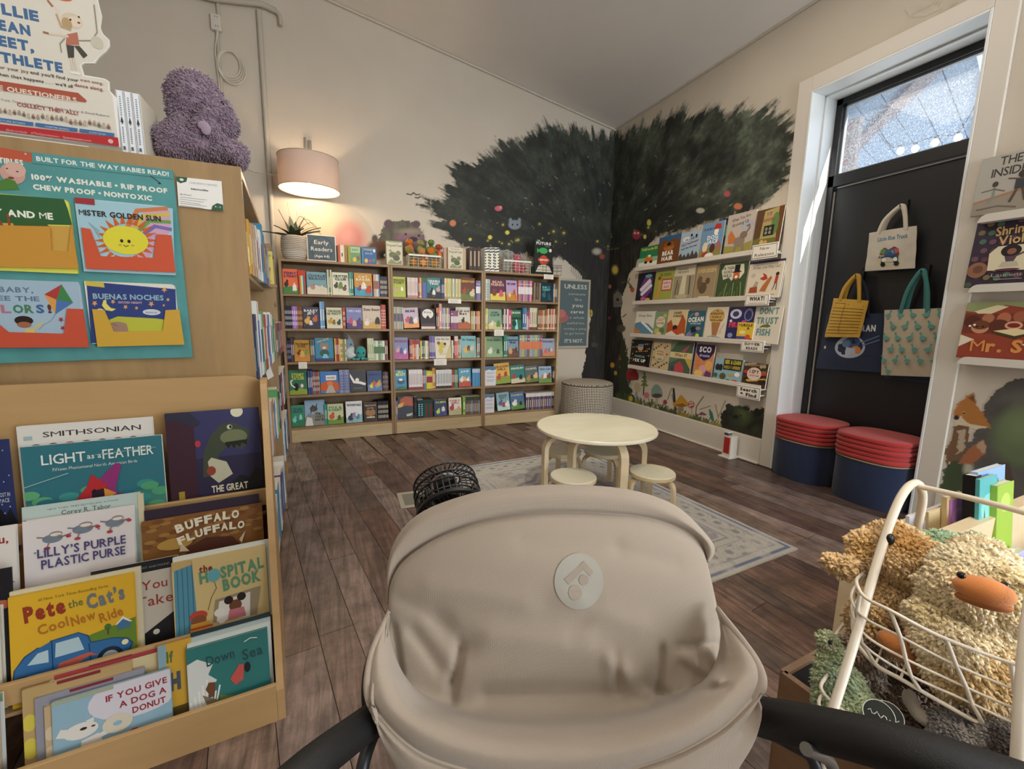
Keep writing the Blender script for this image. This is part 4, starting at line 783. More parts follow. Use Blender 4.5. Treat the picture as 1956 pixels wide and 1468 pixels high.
R(0, 1336, 1377, 430, [('r', 0, 0, 1, 1, '6f93b4'), ('p', [0, 0, 0, .25, .3, .35, .6, .28, 1, .36, 1, 0], '8a8448'), ('t', 'FARM', .35, .8, .5, .07, '3a4a6a', .02), ('e', .68, .74, .1, .1, 'eceae4'), ('p', [.55, .8, .62, .95, .85, .93, .9, .8], 'b8342c'), ('t', 'DOG', .55, .55, .5, .1, 'e8eaec', .04), ('t', 'JACK', .58, .43, .55, .1, 'e8eaec', .04), ('e', .25, .35, .12, .14, 'e0d0a8'), ('e', .3, .14, .16, .09, 'a8403a'), ('e', .6, .3, .12, .12, '5a3024'), ('e', .85, .35, .1, .12, 'a86a6a'), ('e', .5, .1, .2, .08, 'e8e4dc')], 'blue cover crowded with farm animals and a red hat')
R(0, 1384, 1436, 413, [('r', 0, 0, 1, 1, 'b9ada3'), ('p', [0, 0, 0, .26, .5, .22, 1, .3, 1, 0], '99904a'), ('e', .75, .68, .25, .1, 'a8aab4'), ('t', 'When You Are', .5, .84, .66, .08, '4a403c', .0, 8), ('t', 'Growing Up', .5, .72, .6, .08, '4a403c', .0, 8), ('p', [.2, .62, .42, .4, .4, .3, .14, .3, .1, .5], 'c0743a'), ('e', .55, .32, .2, .12, '8a7a6c'), ('e', .68, .46, .13, .09, '7d6d60'), ('l', [.75, .5, .86, .6, .84, .68, .76, .66], .05, '7d6d60'), ('l', [.45, .25, .42, .12], .08, '8a7a6c'), ('l', [.68, .25, .72, .12], .08, '8a7a6c')], 'cream cover of an elephant with butterfly wings', t=.02)
R(0, 1439, 1490, 404, [('r', 0, 0, 1, 1, '5a3f28'), ('p', [0, 0, 0, .3, .5, .4, 1, .3, 1, 0], '6e6a34'), ('p', [.25, .3, .3, .95, .82, 1, .85, .3], 'a89a5e'), ('e', .75, .62, .14, .26, '5f7f45'), ('t', 'MY', .5, .82, .2, .09, '9a3a78', .04), ('t', 'GARDEN', .5, .7, .46, .07, '9a3a5a', .02), ('r', .36, .36, .74, .6, '262420'), ('e', .46, .52, .05, .04, '8a8a78'), ('e', .6, .52, .05, .04, '8a8a78'), ('e', .46, .43, .05, .04, '8a8a78'), ('e', .6, .43, .05, .04, '8a8a78'), ('e', .35, .22, .08, .06, 'c8a86a'), ('e', .5, .2, .07, .06, 'c89a5a'), ('r', .88, 0, 1, 1, '6b3f26')], 'brown garden cover leaning at the right end of the top ledge')
R(1, 1214, 1247, 523, [('r', 0, 0, 1, 1, '1f1a28'), ('p', [.2, .5, .4, .85, .85, .8, .9, .4, .6, .15, .25, .25], '6a3a78'), ('p', [.18, .46, .3, .36, .82, .68, .7, .8], 'd8d4e0'), ('p', [.26, .3, .36, .22, .9, .54, .8, .64], 'd8d4e0'), ('e', .62, .88, .2, .06, '6aa0b0'), ('e', .72, .1, .14, .06, 'd8a840'), ('e', .45, .14, .14, .06, 'c05a90')], 'black and purple cover with slanted white bands')
R(1, 1247, 1282, 520, [('r', 0, 0, 1, 1, '9aa048'), ('t', 'MR. DOG’S', .55, .84, .6, .08, '4a4a20', .02), ('r', .42, .36, .95, .74, 'a8403f'), ('r', .46, .4, .91, .7, 'e2c4bc'), ('t', 'HAND &', .68, .58, .36, .07, '9a3038', .02), ('t', 'JAZZ', .68, .45, .3, .07, '9a3038', .02), ('p', [.1, .1, .3, .15, .38, .5, .3, .75, .2, .7, .28, .45], 'cf9040'), ('e', .26, .78, .09, .06, '8a4a28')], 'olive green cover with a pink sign and a dancing figure')
R(1, 1284, 1322, 510, [('r', 0, 0, 1, 1, '9c9178'), ('r', 0, .72, 1, 1, 'cfc5ae'), ('p', [.35, .2, .42, .72, .62, .72, .66, .2], 'd2c8a8'), ('t', 'THE WOLF', .4, .88, .5, .05, '4a4438', .01), ('t', 'THE DUCK &', .42, .8, .55, .05, '4a4438', .01), ('l', [.15, .2, .2, .6], .05, '5a5644'), ('l', [.85, .2, .8, .68], .06, '5a5644'), ('l', [.3, .1, .28, .5], .04, '6e6a54'), ('e', .5, .14, .3, .06, 'b8ae90')], 'grey and cream forest cover with bare trunks')
R(1, 1324, 1367, 508, [('r', 0, 0, 1, 1, '8f7c5f'), ('r', .06, .04, .94, .96, 'a8946f'), ('r', .1, .12, .9, .86, '9a8768'), ('t', 'EVERGREEN', .5, .78, .78, .1, 'd8c288', .02), ('e', .42, .35, .18, .16, '5f4c38'), ('e', .6, .54, .1, .09, '5f4c38'), ('p', [.2, .3, .12, .55, .2, .7, .34, .66, .36, .45], '6a5640'), ('r', .28, .04, .76, .12, 'd2c6a8')], 'tan cover of a squirrel titled EVERGREEN')
R(1, 1368, 1423, 505, [('r', 0, 0, 1, 1, '3c4f30'), ('p', [.1, .8, .2, .95, .85, .93, .9, .7, .78, .55, .6, .62, .5, .5, .4, .6, .2, .55], 'd8d4c0'), ('t', 'MR TIGER', .34, .82, .4, .07, '2a2a20', .02), ('t', 'GOES', .33, .72, .3, .07, '2a2a20', .02), ('t', 'WILD', .33, .61, .3, .08, '2a2a20', .02), ('r', .56, .74, .74, .93, '141412'), ('r', .5, .72, .8, .75, '141412'), ('p', [.55, .72, .54, .58, .65, .52, .76, .58, .75, .72], 'c4602a'), ('e', .65, .6, .05, .04, 'eceae0')]+[('l', [.1+.1*k, 0, .2+.08*k, .2+.12*(k % 3)], .03, ['6d8248', '56703a', '8a9a5a'][k % 3]) for k in range(9)], 'green jungle cover titled MR TIGER GOES WILD')
R(1, 1424, 1493, 502, [('r', 0, 0, 1, 1, '39305a')], 'dark purple book behind the cream parade cover', behind=.016, z=1.425)
R(1, 1425, 1490, 506, [('r', 0, 0, 1, 1, 'd6cab6'), ('t', 'Oh Dear, Look What I Got!', .52, .84, .8, .09, '5a5048', .0), ('e', .17, .66, .07, .06, 'bdb19c'), ('p', [.1, .16, .12, .32, .34, .34, .36, .16], '9a4a2a'), ('p', [.2, .34, .28, .5, .36, .46, .34, .34], 'a8a08e'), ('p', [.42, .2, .5, .36, .6, .5, .7, .62, .74, .56, .66, .36, .6, .18], 'b06a35'), ('p', [.38, .56, .5, .62, .44, .72, .56, .66, .62, .54, .5, .5], 'b03a30'), ('e', .88, .66, .05, .05, '2a2320'), ('p', [.82, .4, .84, .62, .92, .6, .9, .4], 'b03a38'), ('l', [.85, .4, .8, .22], .02, '3a302a'), ('l', [.9, .4, .9, .22], .02, '3a302a'), ('l', [.1, .08, .4, .08], .012, '8a7f70'), ('l', [.55, .1, .88, .1], .012, '8a7f70')], 'cream cover titled Oh Dear, Look What I Got! with a red parade')
R(2, 1211, 1247, 595, [('r', 0, 0, 1, 1, 'dcd8cc'), ('p', [0, .0, 0, .5, .3, .58, .7, .5, 1, .3, 1, 0], '5a86a0'), ('p', [0, 0, 0, .3, .25, .25, .4, 0], 'c07a3f'), ('p', [.4, .62, 1, .2, 1, .1, .3, .55], 'e0e4e4'), ('t', 'Deep Blue', .5, .78, .7, .1, '6a6a70', .0)], 'seaside cover with blue waves and an orange shore')
R(2, 1247, 1271, 596, [('r', 0, 0, 1, 1, '7c9a78'), ('e', .5, .6, .36, .22, 'ded6bc'), ('t', 'COZY', .5, .64, .5, .1, 'b0604a', .03), ('t', 'SUMMER', .5, .5, .6, .09, 'b0604a', .03), ('e', .3, .22, .2, .12, 'c8b45a'), ('e', .7, .25, .2, .12, '5a7a4a'), ('e', .5, .12, .2, .08, 'd8c890'), ('e', .8, .85, .14, .08, 'c8b45a')], 'small green leafy cover titled COZY SUMMER')
R(2, 1272, 1309, 592, [('r', 0, 0, 1, 1, 'd8c49a'), ('p', [0, .1, 0, .5, .2, .65, .35, .4, .6, .45, .75, .85, .95, .6, 1, .1], 'b0552a'), ('p', [0, 0, 0, .14, .3, .25, .6, .1, .9, .18, 1, .1, 1, 0], 'd8d4c4'), ('t', 'SAND', .5, .85, .4, .08, '3a2a20', .03), ('t', 'CAKES', .5, .74, .46, .08, '3a2a20', .03), ('e', .45, .36, .12, .1, '2a1d18'), ('e', .5, .24, .1, .08, 'c8402f')], 'sandy orange castle cover titled SAND CAKES')
R(2, 1309, 1343, 594, [('r', 0, 0, 1, 1, '2f5f70'), ('e', .5, .88, .12, .07, 'c89a9a'), ('t', 'OCEAN', .5, .62, .86, .15, 'e8e8e0', .06, 4), ('t', 'ADVENTURE', .5, .52, .6, .06, 'c8d8d8', .02), ('e', .45, .34, .18, .11, '14202c'), ('e', .7, .12, .1, .08, 'd8d83a'), ('e', .25, .15, .16, .08, '8a6aa8'), ('e', .7, .38, .14, .06, 'a07a98'), ('l', [.1, .1, .3, .3], .03, '8ab0a8'), ('l', [.15, .8, .3, .9], .03, 'a0b8a0')], 'dark teal cover titled OCEAN')
R(2, 1345, 1386, 587, [('r', 0, 0, 1, 1, 'dcd0bc'), ('e', .5, .72, .36, .22, 'c8a45f'), ('t', 'The', .5, .86, .12, .05, '4a3020', .02), ('t', 'INTERRUPTED', .5, .77, .6, .06, '4a3020', .02), ('t', 'PLANS of', .5, .67, .44, .06, '4a3020', .02), ('t', 'MOUSE and BIRD', .5, .58, .6, .05, '4a3020', .02), ('p', [.3, .54, .72, .54, .6, .1, .42, .1], 'a8734a'), ('l', [.2, .1, .5, .14, .8, .08], .04, '8ab0b8'), ('e', .75, .25, .09, .06, 'cfc4ae'), ('l', [.75, .3, .9, .5], .012, '5a4a3a')], 'cream cover with an ice cream cone')
R(2, 1386, 1437, 587, [('r', 0, 0, 1, 1, '262a58'), ('e', .3, .8, .22, .14, 'c8c8d8'), ('e', .3, .8, .12, .08, '3a3a68'), ('e', .78, .78, .16, .18, '8a88b0'), ('e', .78, .76, .12, .13, '2c3060'), ('t', 'FIRE', .3, .42, .4, .14, 'd8406a', .05), ('e', .65, .55, .1, .07, 'b04a8a'), ('e', .2, .18, .1, .07, '8a90c8'), ('e', .15, .6, .05, .04, 'e0e0f0')], 'navy fireworks cover with pink FIRE lettering')
R(2, 1405, 1436, 616, [('r', 0, 0, 1, 1, 'd8b83a'), ('r', 0, 0, 1, .22, 'a03a30'), ('r', 0, .18, .6, .3, '3a4a8a'), ('t', 'MURDLE', .5, .8, .84, .13, '3a2a1a', .04), ('t', 'JR.', .7, .66, .2, .1, '3a2a1a', .04), ('e', .72, .28, .16, .12, 'c8502f'), ('e', .35, .5, .2, .1, 'e8d890')], 'small yellow cover titled MURDLE in front of fireworks', behind=-.014)
R(2, 1437, 1489, 586, [('r', 0, 0, 1, 1, 'd3cabb'), ('t', 'DON’T', .52, .8, .7, .16, '5f8a88', .05), ('t', 'TRUST', .5, .54, .8, .16, '5f8a88', .05), ('t', 'FISH', .42, .22, .52, .17, '5f8a88', .05), ('p', [.28, .46, .36, .5, .55, .53, .68, .47, .56, .43, .38, .44, .26, .42], '6a6a34')], 'white cover titled DON’T TRUST FISH', behind=-.004)
R(3, 1202, 1241, 648, [('r', 0, 0, 1, 1, '1c1a14')]+[('e', .06+(k*37 % 88)/100, .3+(k*53 % 66)/100, .03, .022, ['c8a04a', 'b8a878', '8a5a3a'][k % 3]) for k in range(34)]+[('e', .5, .72, .14, .1, 'c8907a'), ('e', .5, .8, .15, .05, '4f8aa8'), ('r', .2, .18, .85, .52, '12110e'), ('t', 'MAGICAL', .52, .38, .5, .07, 'a8b8b0', .02), ('t', 'MIX UP', .52, .22, .6, .1, 'e8e8e0', .05), ('r', .1, .02, .9, .1, '7a3a34')], 'black and gold hide-and-seek cover titled MIX UP')
R(3, 1243, 1276, 653, [('r', 0, 0, 1, 1, 'c8b28a')]+[('e', .08+(k*41 % 86)/100, .05+(k*59 % 90)/100, .05, .03, ['5a4a3a', '7a5a3f', '4a4034'][k % 3]) for k in range(22)]+[('e', .5, .58, .3, .24, 'd2bd92'), ('t', 'SMALL', .5, .66, .4, .06, '6a4a34', .02), ('t', 'WORLD', .5, .56, .4, .06, '6a4a34', .02), ('e', .5, .42, .14, .03, '6a98a8')], 'tan cover bordered with tiny brown animals')
R(3, 1277, 1319, 652, [('r', 0, 0, 1, 1, '4a5f4a'), ('r', 0, .5, 1, .68, 'd8c890'), ('t', 'What if?', .5, .55, .56, .1, '7a3a3a', .02), ('p', [.25, 0, .3, .3, .5, .42, .7, .25, .75, 0], 'b8484f'), ('p', [0, .68, 0, 1, .3, 1], '7a8a6a'), ('p', [.5, .7, .9, .98, .7, .7], 'a8586a'), ('p', [0, .3, 0, .5, .5, .5], '5a7a6a'), ('p', [.7, .5, 1, .5, 1, .2], 'c8a84a'), ('e', .2, .15, .1, .08, '3a4a60')], 'patterned cover with a cream band titled What if?')
R(3, 1319, 1324, 654, [('r', 0, 0, 1, 1, '2a1d40')], 'dark purple edge of a book beside the dreams cover', behind=.014)
R(3, 1325, 1360, 657, [('r', 0, 0, 1, 1, 'c88a5a'), ('p', [0, 1, 1, 1, 1, .8, .8, .6, .5, .52, .2, .62, 0, .75], '2f1f50'), ('t', 'SCO', .5, .78, .66, .15, 'e8e4e8', .05), ('t', 'dreams', .5, .64, .56, .08, 'c8c4d8', .02), ('e', .5, .28, .2, .12, 'd8a0a8'), ('e', .3, .14, .24, .1, 'e0c070'), ('e', .8, .4, .2, .14, 'e0a860'), ('p', [.6, 0, .7, .25, 1, .2, 1, 0], '6a3a68'), ('e', .2, .45, .1, .12, 'd8784a')], 'orange and purple dream cover')
R(3, 1362, 1416, 682, [('r', 0, 0, 1, 1, '8fb0bd'), ('r', .32, .52, .96, .98, '23222a'), ('t', 'SEEK & LEARN', .64, .78, .56, .15, 'd8c83a', .04), ('t', 'BUSCA Y APRENDE', .64, .58, .56, .12, 'c8b83a', .03), ('e', .35, .24, .12, .14, '3f6a4a'), ('e', .35, .22, .07, .08, '6e4428'), ('e', .08, .25, .08, .1, '3f6a4a'), ('r', .55, .28, .7, .38, 'c8a040'), ('e', .8, .1, .1, .06, 'c8442f'), ('e', .85, .38, .09, .09, 'e8e8e8'), ('e', .55, .1, .07, .05, '3f7a4a'), ('e', .12, .6, .08, .14, '1d2a30'), ('e', .24, .6, .07, .14, '1d2a30')], 'light blue bilingual cover titled SEEK & LEARN')
R(3, 1417, 1463, 691, [('r', 0, 0, 1, 1, '4a3426')]+[('e', .06+(k*43 % 90)/100, .05+(k*61 % 92)/100, .07+.03*(k % 3), .05+.02*(k % 2), ['8a6a48', 'b8402f', 'c8a84a', 'a89a80', '6a7a3a', '2e221a'][k % 6]) for k in range(34)]+[('e', .5, .54, .3, .27, 'dcc4b8'), ('t', 'I SPY', .5, .56, .4, .14, '4a2a30', .03), ('t', 'A MEMORY BOOK', .5, .44, .44, .06, 'a03a3a', .02)], 'brown crowded cover with a pale disc titled I SPY')
def ledge_sign(L, R_, T_, B_, lines, label, z):
    x = XR-.1; a = on(L, (T_+B_)/2, 0, x); b_ = on(R_, (T_+B_)/2, 0, x); w = a[1]-b_[1]; zt = on(L, T_, 0, x)[2]; zb = on(L, B_, 0, x)[2]; h = zt-zb
    T = thing('ledge_sign', label, 'sign', (x, a[1], zb), -pi/2)
    MB().bbox((0, 0, 0), (w, .004, h), .002).build('sign_plate', M['card'], T)
    MB().bbox((w*.1, .004, h*.3), (w*.9, .1, h*.36), .001).build('clip', M['card'], T)
    els = [('r', .03, .07, .97, .93, '1d1d1f'), ('r', .045, .105, .955, .895, 'e6e0d4')]+[('t', s_, .5, v_, w2, h2, '17171a', b2) for s_, v_, w2, h2, b2 in lines]
    art_mb(w, h, els, y0=-.0004).build('lettering', M['print'], T, norm=False)
ledge_sign(1436, 1485, 469, 497, [('New', .6, .36, .2, .0), ('Releases', .2, .74, .2, .0)], 'white ledge sign reading New Releases', 0)
ledge_sign(1423, 1469, 563, 584, [('WHAT!', .45, .62, .34, .05), ('(surprise twists)', .17, .66, .12, .0)], 'white ledge sign reading WHAT!', 1)
ledge_sign(1415, 1459, 649, 670, [('SUMMER', .58, .68, .22, .04), ('READS', .2, .5, .22, .04)], 'white ledge sign reading SUMMER READS', 2)
ledge_sign(1407, 1453, 733, 757, [('Search', .57, .7, .23, .06), ('& Find', .19, .7, .23, .06)], 'white ledge sign reading Search & Find', 3)
# ledges right of the doorway
for k, (px, py, nm) in enumerate([(1868, 415, 'top'), (1850, 548, 'middle'), (1829, 684, 'lowest')]):
    p = on(px, py, 0, XR-.094); ledge(.25, p[1], p[2]+.012, 'short white rounded ledge right of the doorway, %s of three' % nm, 'ledges right of the doorway', True)
def R2(px, py, pt, w, els, label):
    x = LX-.0; p = on(px, py, 0, x); zt = on(px+12, pt, 0, x+.02)[2]
    book(x, p[1], p[2], w, (zt-p[2])/cos(.1), .016, els, label, None, -pi/2, .1, cover=els[0][5])
R2(1853, 414, 306, .34, [('r', 0, 0, 1, 1, 'a9a59c'), ('p', [0, 0, 0, .22, .4, .3, 1, .42, 1, 0], '948a7c'), ('p', [0, .2, 0, .24, .5, .36, 1, .5, 1, .42], 'a0785a'), ('t', 'THE NOISE', .55, .82, .66, .14, '33302c', .01), ('t', 'INSIDE BOYS', .55, .63, .8, .14, '33302c', .01), ('e', .22, .5, .035, .05, '3f342c'), ('l', [.22, .45, .22, .26, .17, .2], .03, '7d8a80'), ('l', [.08, .4, .22, .42, .34, .36], .015, '6a5648'), ('e', .5, .6, .045, .06, '33291f'), ('p', [.44, .54, .56, .54, .56, .36, .44, .36], '2e343a'), ('l', [.36, .56, .5, .52, .64, .6], .02, '5a4436'), ('l', [.47, .36, .42, .16], .03, '4a4238'), ('l', [.53, .36, .58, .16], .03, '4a4238'), ('l', [.06, .1, .3, .12, .5, .06], .02, '6d665c')], 'grey watercolour cover of two leaping children, top ledge right of doorway')
R2(1841, 549, 428, .29, [('r', 0, 0, 1, 1, '352a3a')]+[('e', .05+(k*47 % 92)/100, .04+(k*67 % 94)/100, .05, .04, ['4a5a44', '5f3a4a', '6a4a58', '4a6a5a', '7a6a4a'][k % 5]) for k in range(40)]+[('e', .14, .26, .14, .12, '8a5f48'), ('e', .15, .27, .07, .06, '6a4636'), ('t', 'Shrinking', .62, .78, .66, .13, 'c8a468', .02, 4), ('t', 'Violet', .6, .63, .5, .13, 'c8a468', .02, 4), ('p', [.28, .24, .26, .5, .36, .6, .84, .6, .86, .28, .8, .22], 'd6ccac'), ('e', .54, .52, .13, .09, '221a1c'), ('e', .55, .51, .06, .045, '8a5a48'), ('p', [.47, .44, .63, .44, .6, .36, .5, .36], '54404c'), ('p', [.46, .36, .64, .36, .68, .28, .42, .28], 'b8b09c'), ('l', [.62, .44, .74, .5], .03, '54404c'), ('e', .54, .24, .16, .02, '5f3040'), ('t', 'Laurent', .55, .14, .4, .05, 'a89a90', .0), ('l', [.4, .1, .75, .1], .01, 'a89a90')], 'dark purple floral cover with a girl in a cream panel')
R2(1826, 682, 578, .3, [('r', 0, 0, 1, 1, '8f3e2c'), ('p', [0, .85, .3, .8, .5, .95, 1, .85, 1, 1, 0, 1], '8f9a68'), ('p', [.12, .84, .4, .95, .55, .92, .35, .8, .2, .78], 'dccfa8'), ('r', 0, .45, 1, .8, '6e3526'), ('e', .12, .66, .11, .11, '52281c'), ('e', .32, .72, .08, .08, 'a86a4e'), ('e', .52, .72, .09, .1, 'b0694c'), ('e', .72, .75, .09, .09, '9a5840'), ('e', .9, .66, .1, .1, '8f4a34'), ('e', .24, .56, .12, .11, 'c08a68'), ('e', .24, .6, .12, .08, '6a3c26'), ('e', .48, .58, .13, .12, '5a2c1e'), ('e', .66, .6, .11, .07, 'd2a080'), ('e', .66, .6, .08, .04, '7a2420'), ('p', [.42, .5, .7, .55, .92, .5, .7, .42], 'dccb9a'), ('p', [.42, .5, .7, .42, .92, .5, .9, .46, .7, .37, .44, .45], '3f3a20'), ('p', [0, .2, 0, .42, .2, .34], 'd8cfb8'), ('p', [.95, .22, .8, .28, .95, .36], 'd8cfb8'), ('t', 'Mr. S', .5, .14, .66, .2, 'd08a48', .04, 2), ('e', .1, .58, .02, .02, 'e8e0d0'), ('e', .16, .6, .02, .02, 'e8e0d0'), ('e', .2, .57, .015, .015, '20120c'), ('e', .28, .57, .015, .015, '20120c')], 'orange-red classroom cover titled Mr. S')
# ================================================================== RUG, VENT, TABLE, STOOLS
def bent(b, prof, th, wd, X, col=None):                # a flat bar bent along prof (x,z), wd wide in y
    P = [Vector((p[0], p[1])) for p in prof]; n = len(P); L = []; Rr = []
    for i in range(n):
        d = (P[min(i+1, n-1)]-P[max(i-1, 0)]).normalized(); q = Vector((-d.y, d.x))*th/2; L.append(P[i]+q); Rr.append(P[i]-q)
    vs = []; fs = []
    for i in range(n): vs += [(L[i].x, -wd/2, L[i].y), (Rr[i].x, -wd/2, Rr[i].y), (Rr[i].x, wd/2, Rr[i].y), (L[i].x, wd/2, L[i].y)]
    for i in range(n-1):
        for k in range(4): l = (k+1) % 4; fs.append((i*4+k, i*4+l, (i+1)*4+l, (i+1)*4+k))
    fs += [(3, 2, 1, 0), tuple((n-1)*4+k for k in range(4))]; b.add(vs, fs, col, X)
def rugmesh():
    Wd, Ln, res = 1.36, 1.95, .0065; nu, nv = int(Wd/res)+1, int(Ln/res)+1
    U, V = np.meshgrid(np.linspace(0, Wd, nu), np.linspace(0, Ln, nv), indexing='ij')
    e = np.minimum(np.minimum(U, Wd-U), np.minimum(V, Ln-V)); big = fbm(U, V, 3.0, 4, 40); fine = fbm(U, V, 45, 3, 41); wear = fbm(U, V, 7, 4, 42)
    C = np.zeros(U.shape+(3,)); C[:] = hx('b3b0aa')
    def mix(m, c, a=1.): nonlocal C; m = np.clip(m*a, 0, 1)[..., None]; C = C*(1-m)+np.array(hx(c))*m
    cu, cv = (U-Wd/2)/.5, (V-Ln/2)/.75; r = np.sqrt(cu**2+cv**2); th = np.arctan2(cv, cu)
    fld = (e > .26).astype(float)
    mix(fld*(big > .5), 'a8a198', .6); mix(fld*np.clip((fbm(U, V, 9, 3, 50)-.52)*9, 0, 1), '8d8a93', .75)
    mix(fld*np.clip((fbm(U, V, 5, 3, 52)-.58)*9, 0, 1), '8a7358', .8); mix(fld*np.clip((fbm(U, V, 5, 3, 56)-.6)*9, 0, 1), '5f6c86', .8)
    mix((np.abs(r-.72-.05*np.cos(th*8)) < .03).astype(float), '77788a', .7); mix((np.abs(r-.4-.06*np.cos(th*6)) < .03).astype(float), '6a5b4c', .6)
    for a, b_, c, al in ((.02, .045, '66718c', .95), (.075, .085, '8f9096', .8), (.19, .2, '8f9096', .8), (.235, .25, '7f8088', .7)): mix(((e > a) & (e < b_)).astype(float), c, al)
    s_ = np.where((np.minimum(U, Wd-U) < np.minimum(V, Ln-V)), V, U)
    pet = np.sin(s_*2*pi/.12)*np.cos((e-.137)*2*pi/.11); mix(((e > .09) & (e < .185)) * np.clip((pet-.25)*3, 0, 1), '7b7a80', .75)
    mix(((e > .09) & (e < .185)) * (np.abs(np.sin(s_*2*pi/.06+2*np.sin(e*60))) < .18), '8c8984', .5)
    mix(np.clip((wear-.55)*6, 0, 1), 'bcb9b3', .6); mix(np.clip((fine-.62)*5, 0, 1), '77757a', .45)
    C *= (0.9+.2*fine)[..., None]
    P = np.stack([U, V, np.full(U.shape, .009)], -1).reshape(-1, 3); me = bpy.data.meshes.new('rug')
    I, J = np.meshgrid(np.arange(nu-1), np.arange(nv-1), indexing='ij'); a = (I*nv+J).ravel(); f = np.stack([a, a+nv, a+nv+1, a+1], 1)
    # skirt
    rim = [(i, 0) for i in range(nu)]+[(nu-1, j) for j in range(1, nv)]+[(i, nv-1) for i in range(nu-2, -1, -1)]+[(0, j) for j in range(nv-2, 0, -1)]
    ri = np.array([i*nv+j for i, j in rim]); lo = P[ri].copy(); lo[:, 2] = .0005; nb = len(P); P = np.concatenate([P, lo]); k = np.arange(len(ri)); k2 = (k+1) % len(ri)
    f = np.concatenate([f, np.stack([ri[k], nb+k, nb+k2, ri[k2]], 1)]); Cc = np.concatenate([C.reshape(-1, 3), np.tile(hx('c9c6be'), (len(ri), 1))]); n = len(f)
    me.vertices.add(len(P)); me.vertices.foreach_set('co', P.ravel()); me.loops.add(4*n); me.loops.foreach_set('vertex_index', f.ravel().astype(np.int32)); me.polygons.add(n); me.polygons.foreach_set('loop_start', np.arange(n, dtype=np.int32)*4)
    ca_ = me.color_attributes.new('Col', 'FLOAT_COLOR', 'POINT'); ca_.data.foreach_set('color', np.concatenate([Cc, np.ones((len(Cc), 1))], 1).ravel()); me.update(calc_edges=True)
    me.materials.append(mat('rug_pile', None, .95, attr=True, bump=.6, bscale=350, spec=.1)); return me
o = bpy.data.objects.new('area_rug', rugmesh()); COL.objects.link(o); ra = radians(4); o.location = (2.27-1.36*cos(ra), 1.37-1.36*sin(ra), 0); o.rotation_euler = (0, 0, ra)
tag(o, 'faded grey and blue patterned area rug under the round table', 'rug')
T = thing('floor_vent', 'cream metal floor vent set into the planks left of the rug', 'vent', (.385, 2.64, 0), radians(-2))
b = MB(); b.bbox((0, 0, 0), (.34, .03, .006), .002); b.bbox((0, .22, 0), (.34, .25, .006), .002); b.bbox((0, .0301, 0), (.03, .2199, .006), .002); b.bbox((.31, .0301, 0), (.34, .2199, .006), .002); b.build('frame', mat('cream_metal', 'b3ab98', .45), T)
b = MB()
for i in range(26): b.box((.03, .033+i*.0072, .001), (.31, .037+i*.0072, .004))
b.build('grille', mat('grille_metal', '8f8a7c', .5), T); MB().box((.03, .03, .0002), (.31, .22, .0008)).build('duct_opening', M['black'], T)
tz = .5; tl, tr_, tf, tn = [on(*p, 2, tz) for p in ((1026, 812), (1247, 820), (1135, 785), (1150, 841))]
tc = (tl+tr_+tf+tn)/4; tr0 = (np.linalg.norm(tl-tr_)+np.linalg.norm(tf-tn))/4; print('table', tc, tr0)
T = thing('round_table', 'low round birch childrens table standing on the rug', 'table', (tc[0], tc[1], .0095))
MB().lathe([(tr0-.004, tz-.032), (tr0, tz-.028), (tr0, tz-.014), (tr0-.004, tz-.0095)], seg=72).build('tabletop', M['birch_top'], T, True)
MB().lathe([(tr0+.0015, tz-.0295), (tr0+.003, tz-.02), (tr0+.0015, tz-.0125)], seg=72, cap=False).build('edge_band', mat('pale_edge_band', 'e6dfc6', .4), T, True)
for px, py in ((1036, 842), (1193, 862), (1233, 846), (1093, 845)):
    p = on(px, py, 2, .42)-tc; a = math.atan2(p[1], p[0]); r0 = min(np.hypot(p[0], p[1]), tr0-.035)
    prof = [(r0, 0), (r0, tz-.15)]+[(r0-.09+.09*cos(radians(q)), tz-.15+.09*sin(radians(q))) for q in range(15, 91, 15)]+[(r0-.2, tz-.06)]
    b = MB(); bent(b, [(x, z+.0) for x, z in prof], .028, .055, Matrix.Rotation(a, 4, 'Z')); b.box((r0-.2, -.0275, tz-.047), (r0-.06, .0275, tz-.0325), X=Matrix.Rotation(a, 4, 'Z')); b.build('leg', M['birch'], T, True)
def make_stool(label):
    T = thing('stool', label, 'stool', group='bentwood stools round the low table'); r = .136; z = .28
    MB().lathe([(r-.004, z-.026), (r, z-.022), (r, z-.004), (r-.004, z)], seg=48).build('seat', M['birch_top'], T, True)
    MB().lathe([(r+.001, z-.024), (r+.002, z-.014), (r+.001, z-.004)], seg=48, cap=False).build('edge_band', mat('stool_edge', 'dcc79c', .45), T, True)
    for k in range(3):
        X = Matrix.Rotation(2*pi*k/3+.4, 4, 'Z'); r0 = r-.005
        prof = [(r0+.02, 0), (r0+.012, z-.12)]+[(r0-.045+.055*cos(radians(q)), z-.09+.055*sin(radians(q))) for q in range(10, 91, 16)]+[(r0-.12, z-.04)]
        b = MB(); bent(b, prof, .018, .036, X); b.build('leg', M['birch'], T, True)
    return T
s0 = None
for px, py, rot, lb in ((1246, 899, .5, 'bentwood birch stool right of the table, standing apart'), (1095, 907, 1.9, 'bentwood birch stool nearest the pram hood, left of the front table leg'), (1073, 858, 2.9, 'bentwood birch stool tucked in at the left table leg'), (1154, 859, 4.4, 'bentwood birch stool under the middle of the table')):
    p = on(px, py, 2, .28+.01)
    if s0 is None: s0 = make_stool(lb); s0.location = (p[0], p[1], .0095); s0.rotation_euler = (0, 0, rot)
    else: dup(s0, (p[0], p[1], .0095), rot, lb)
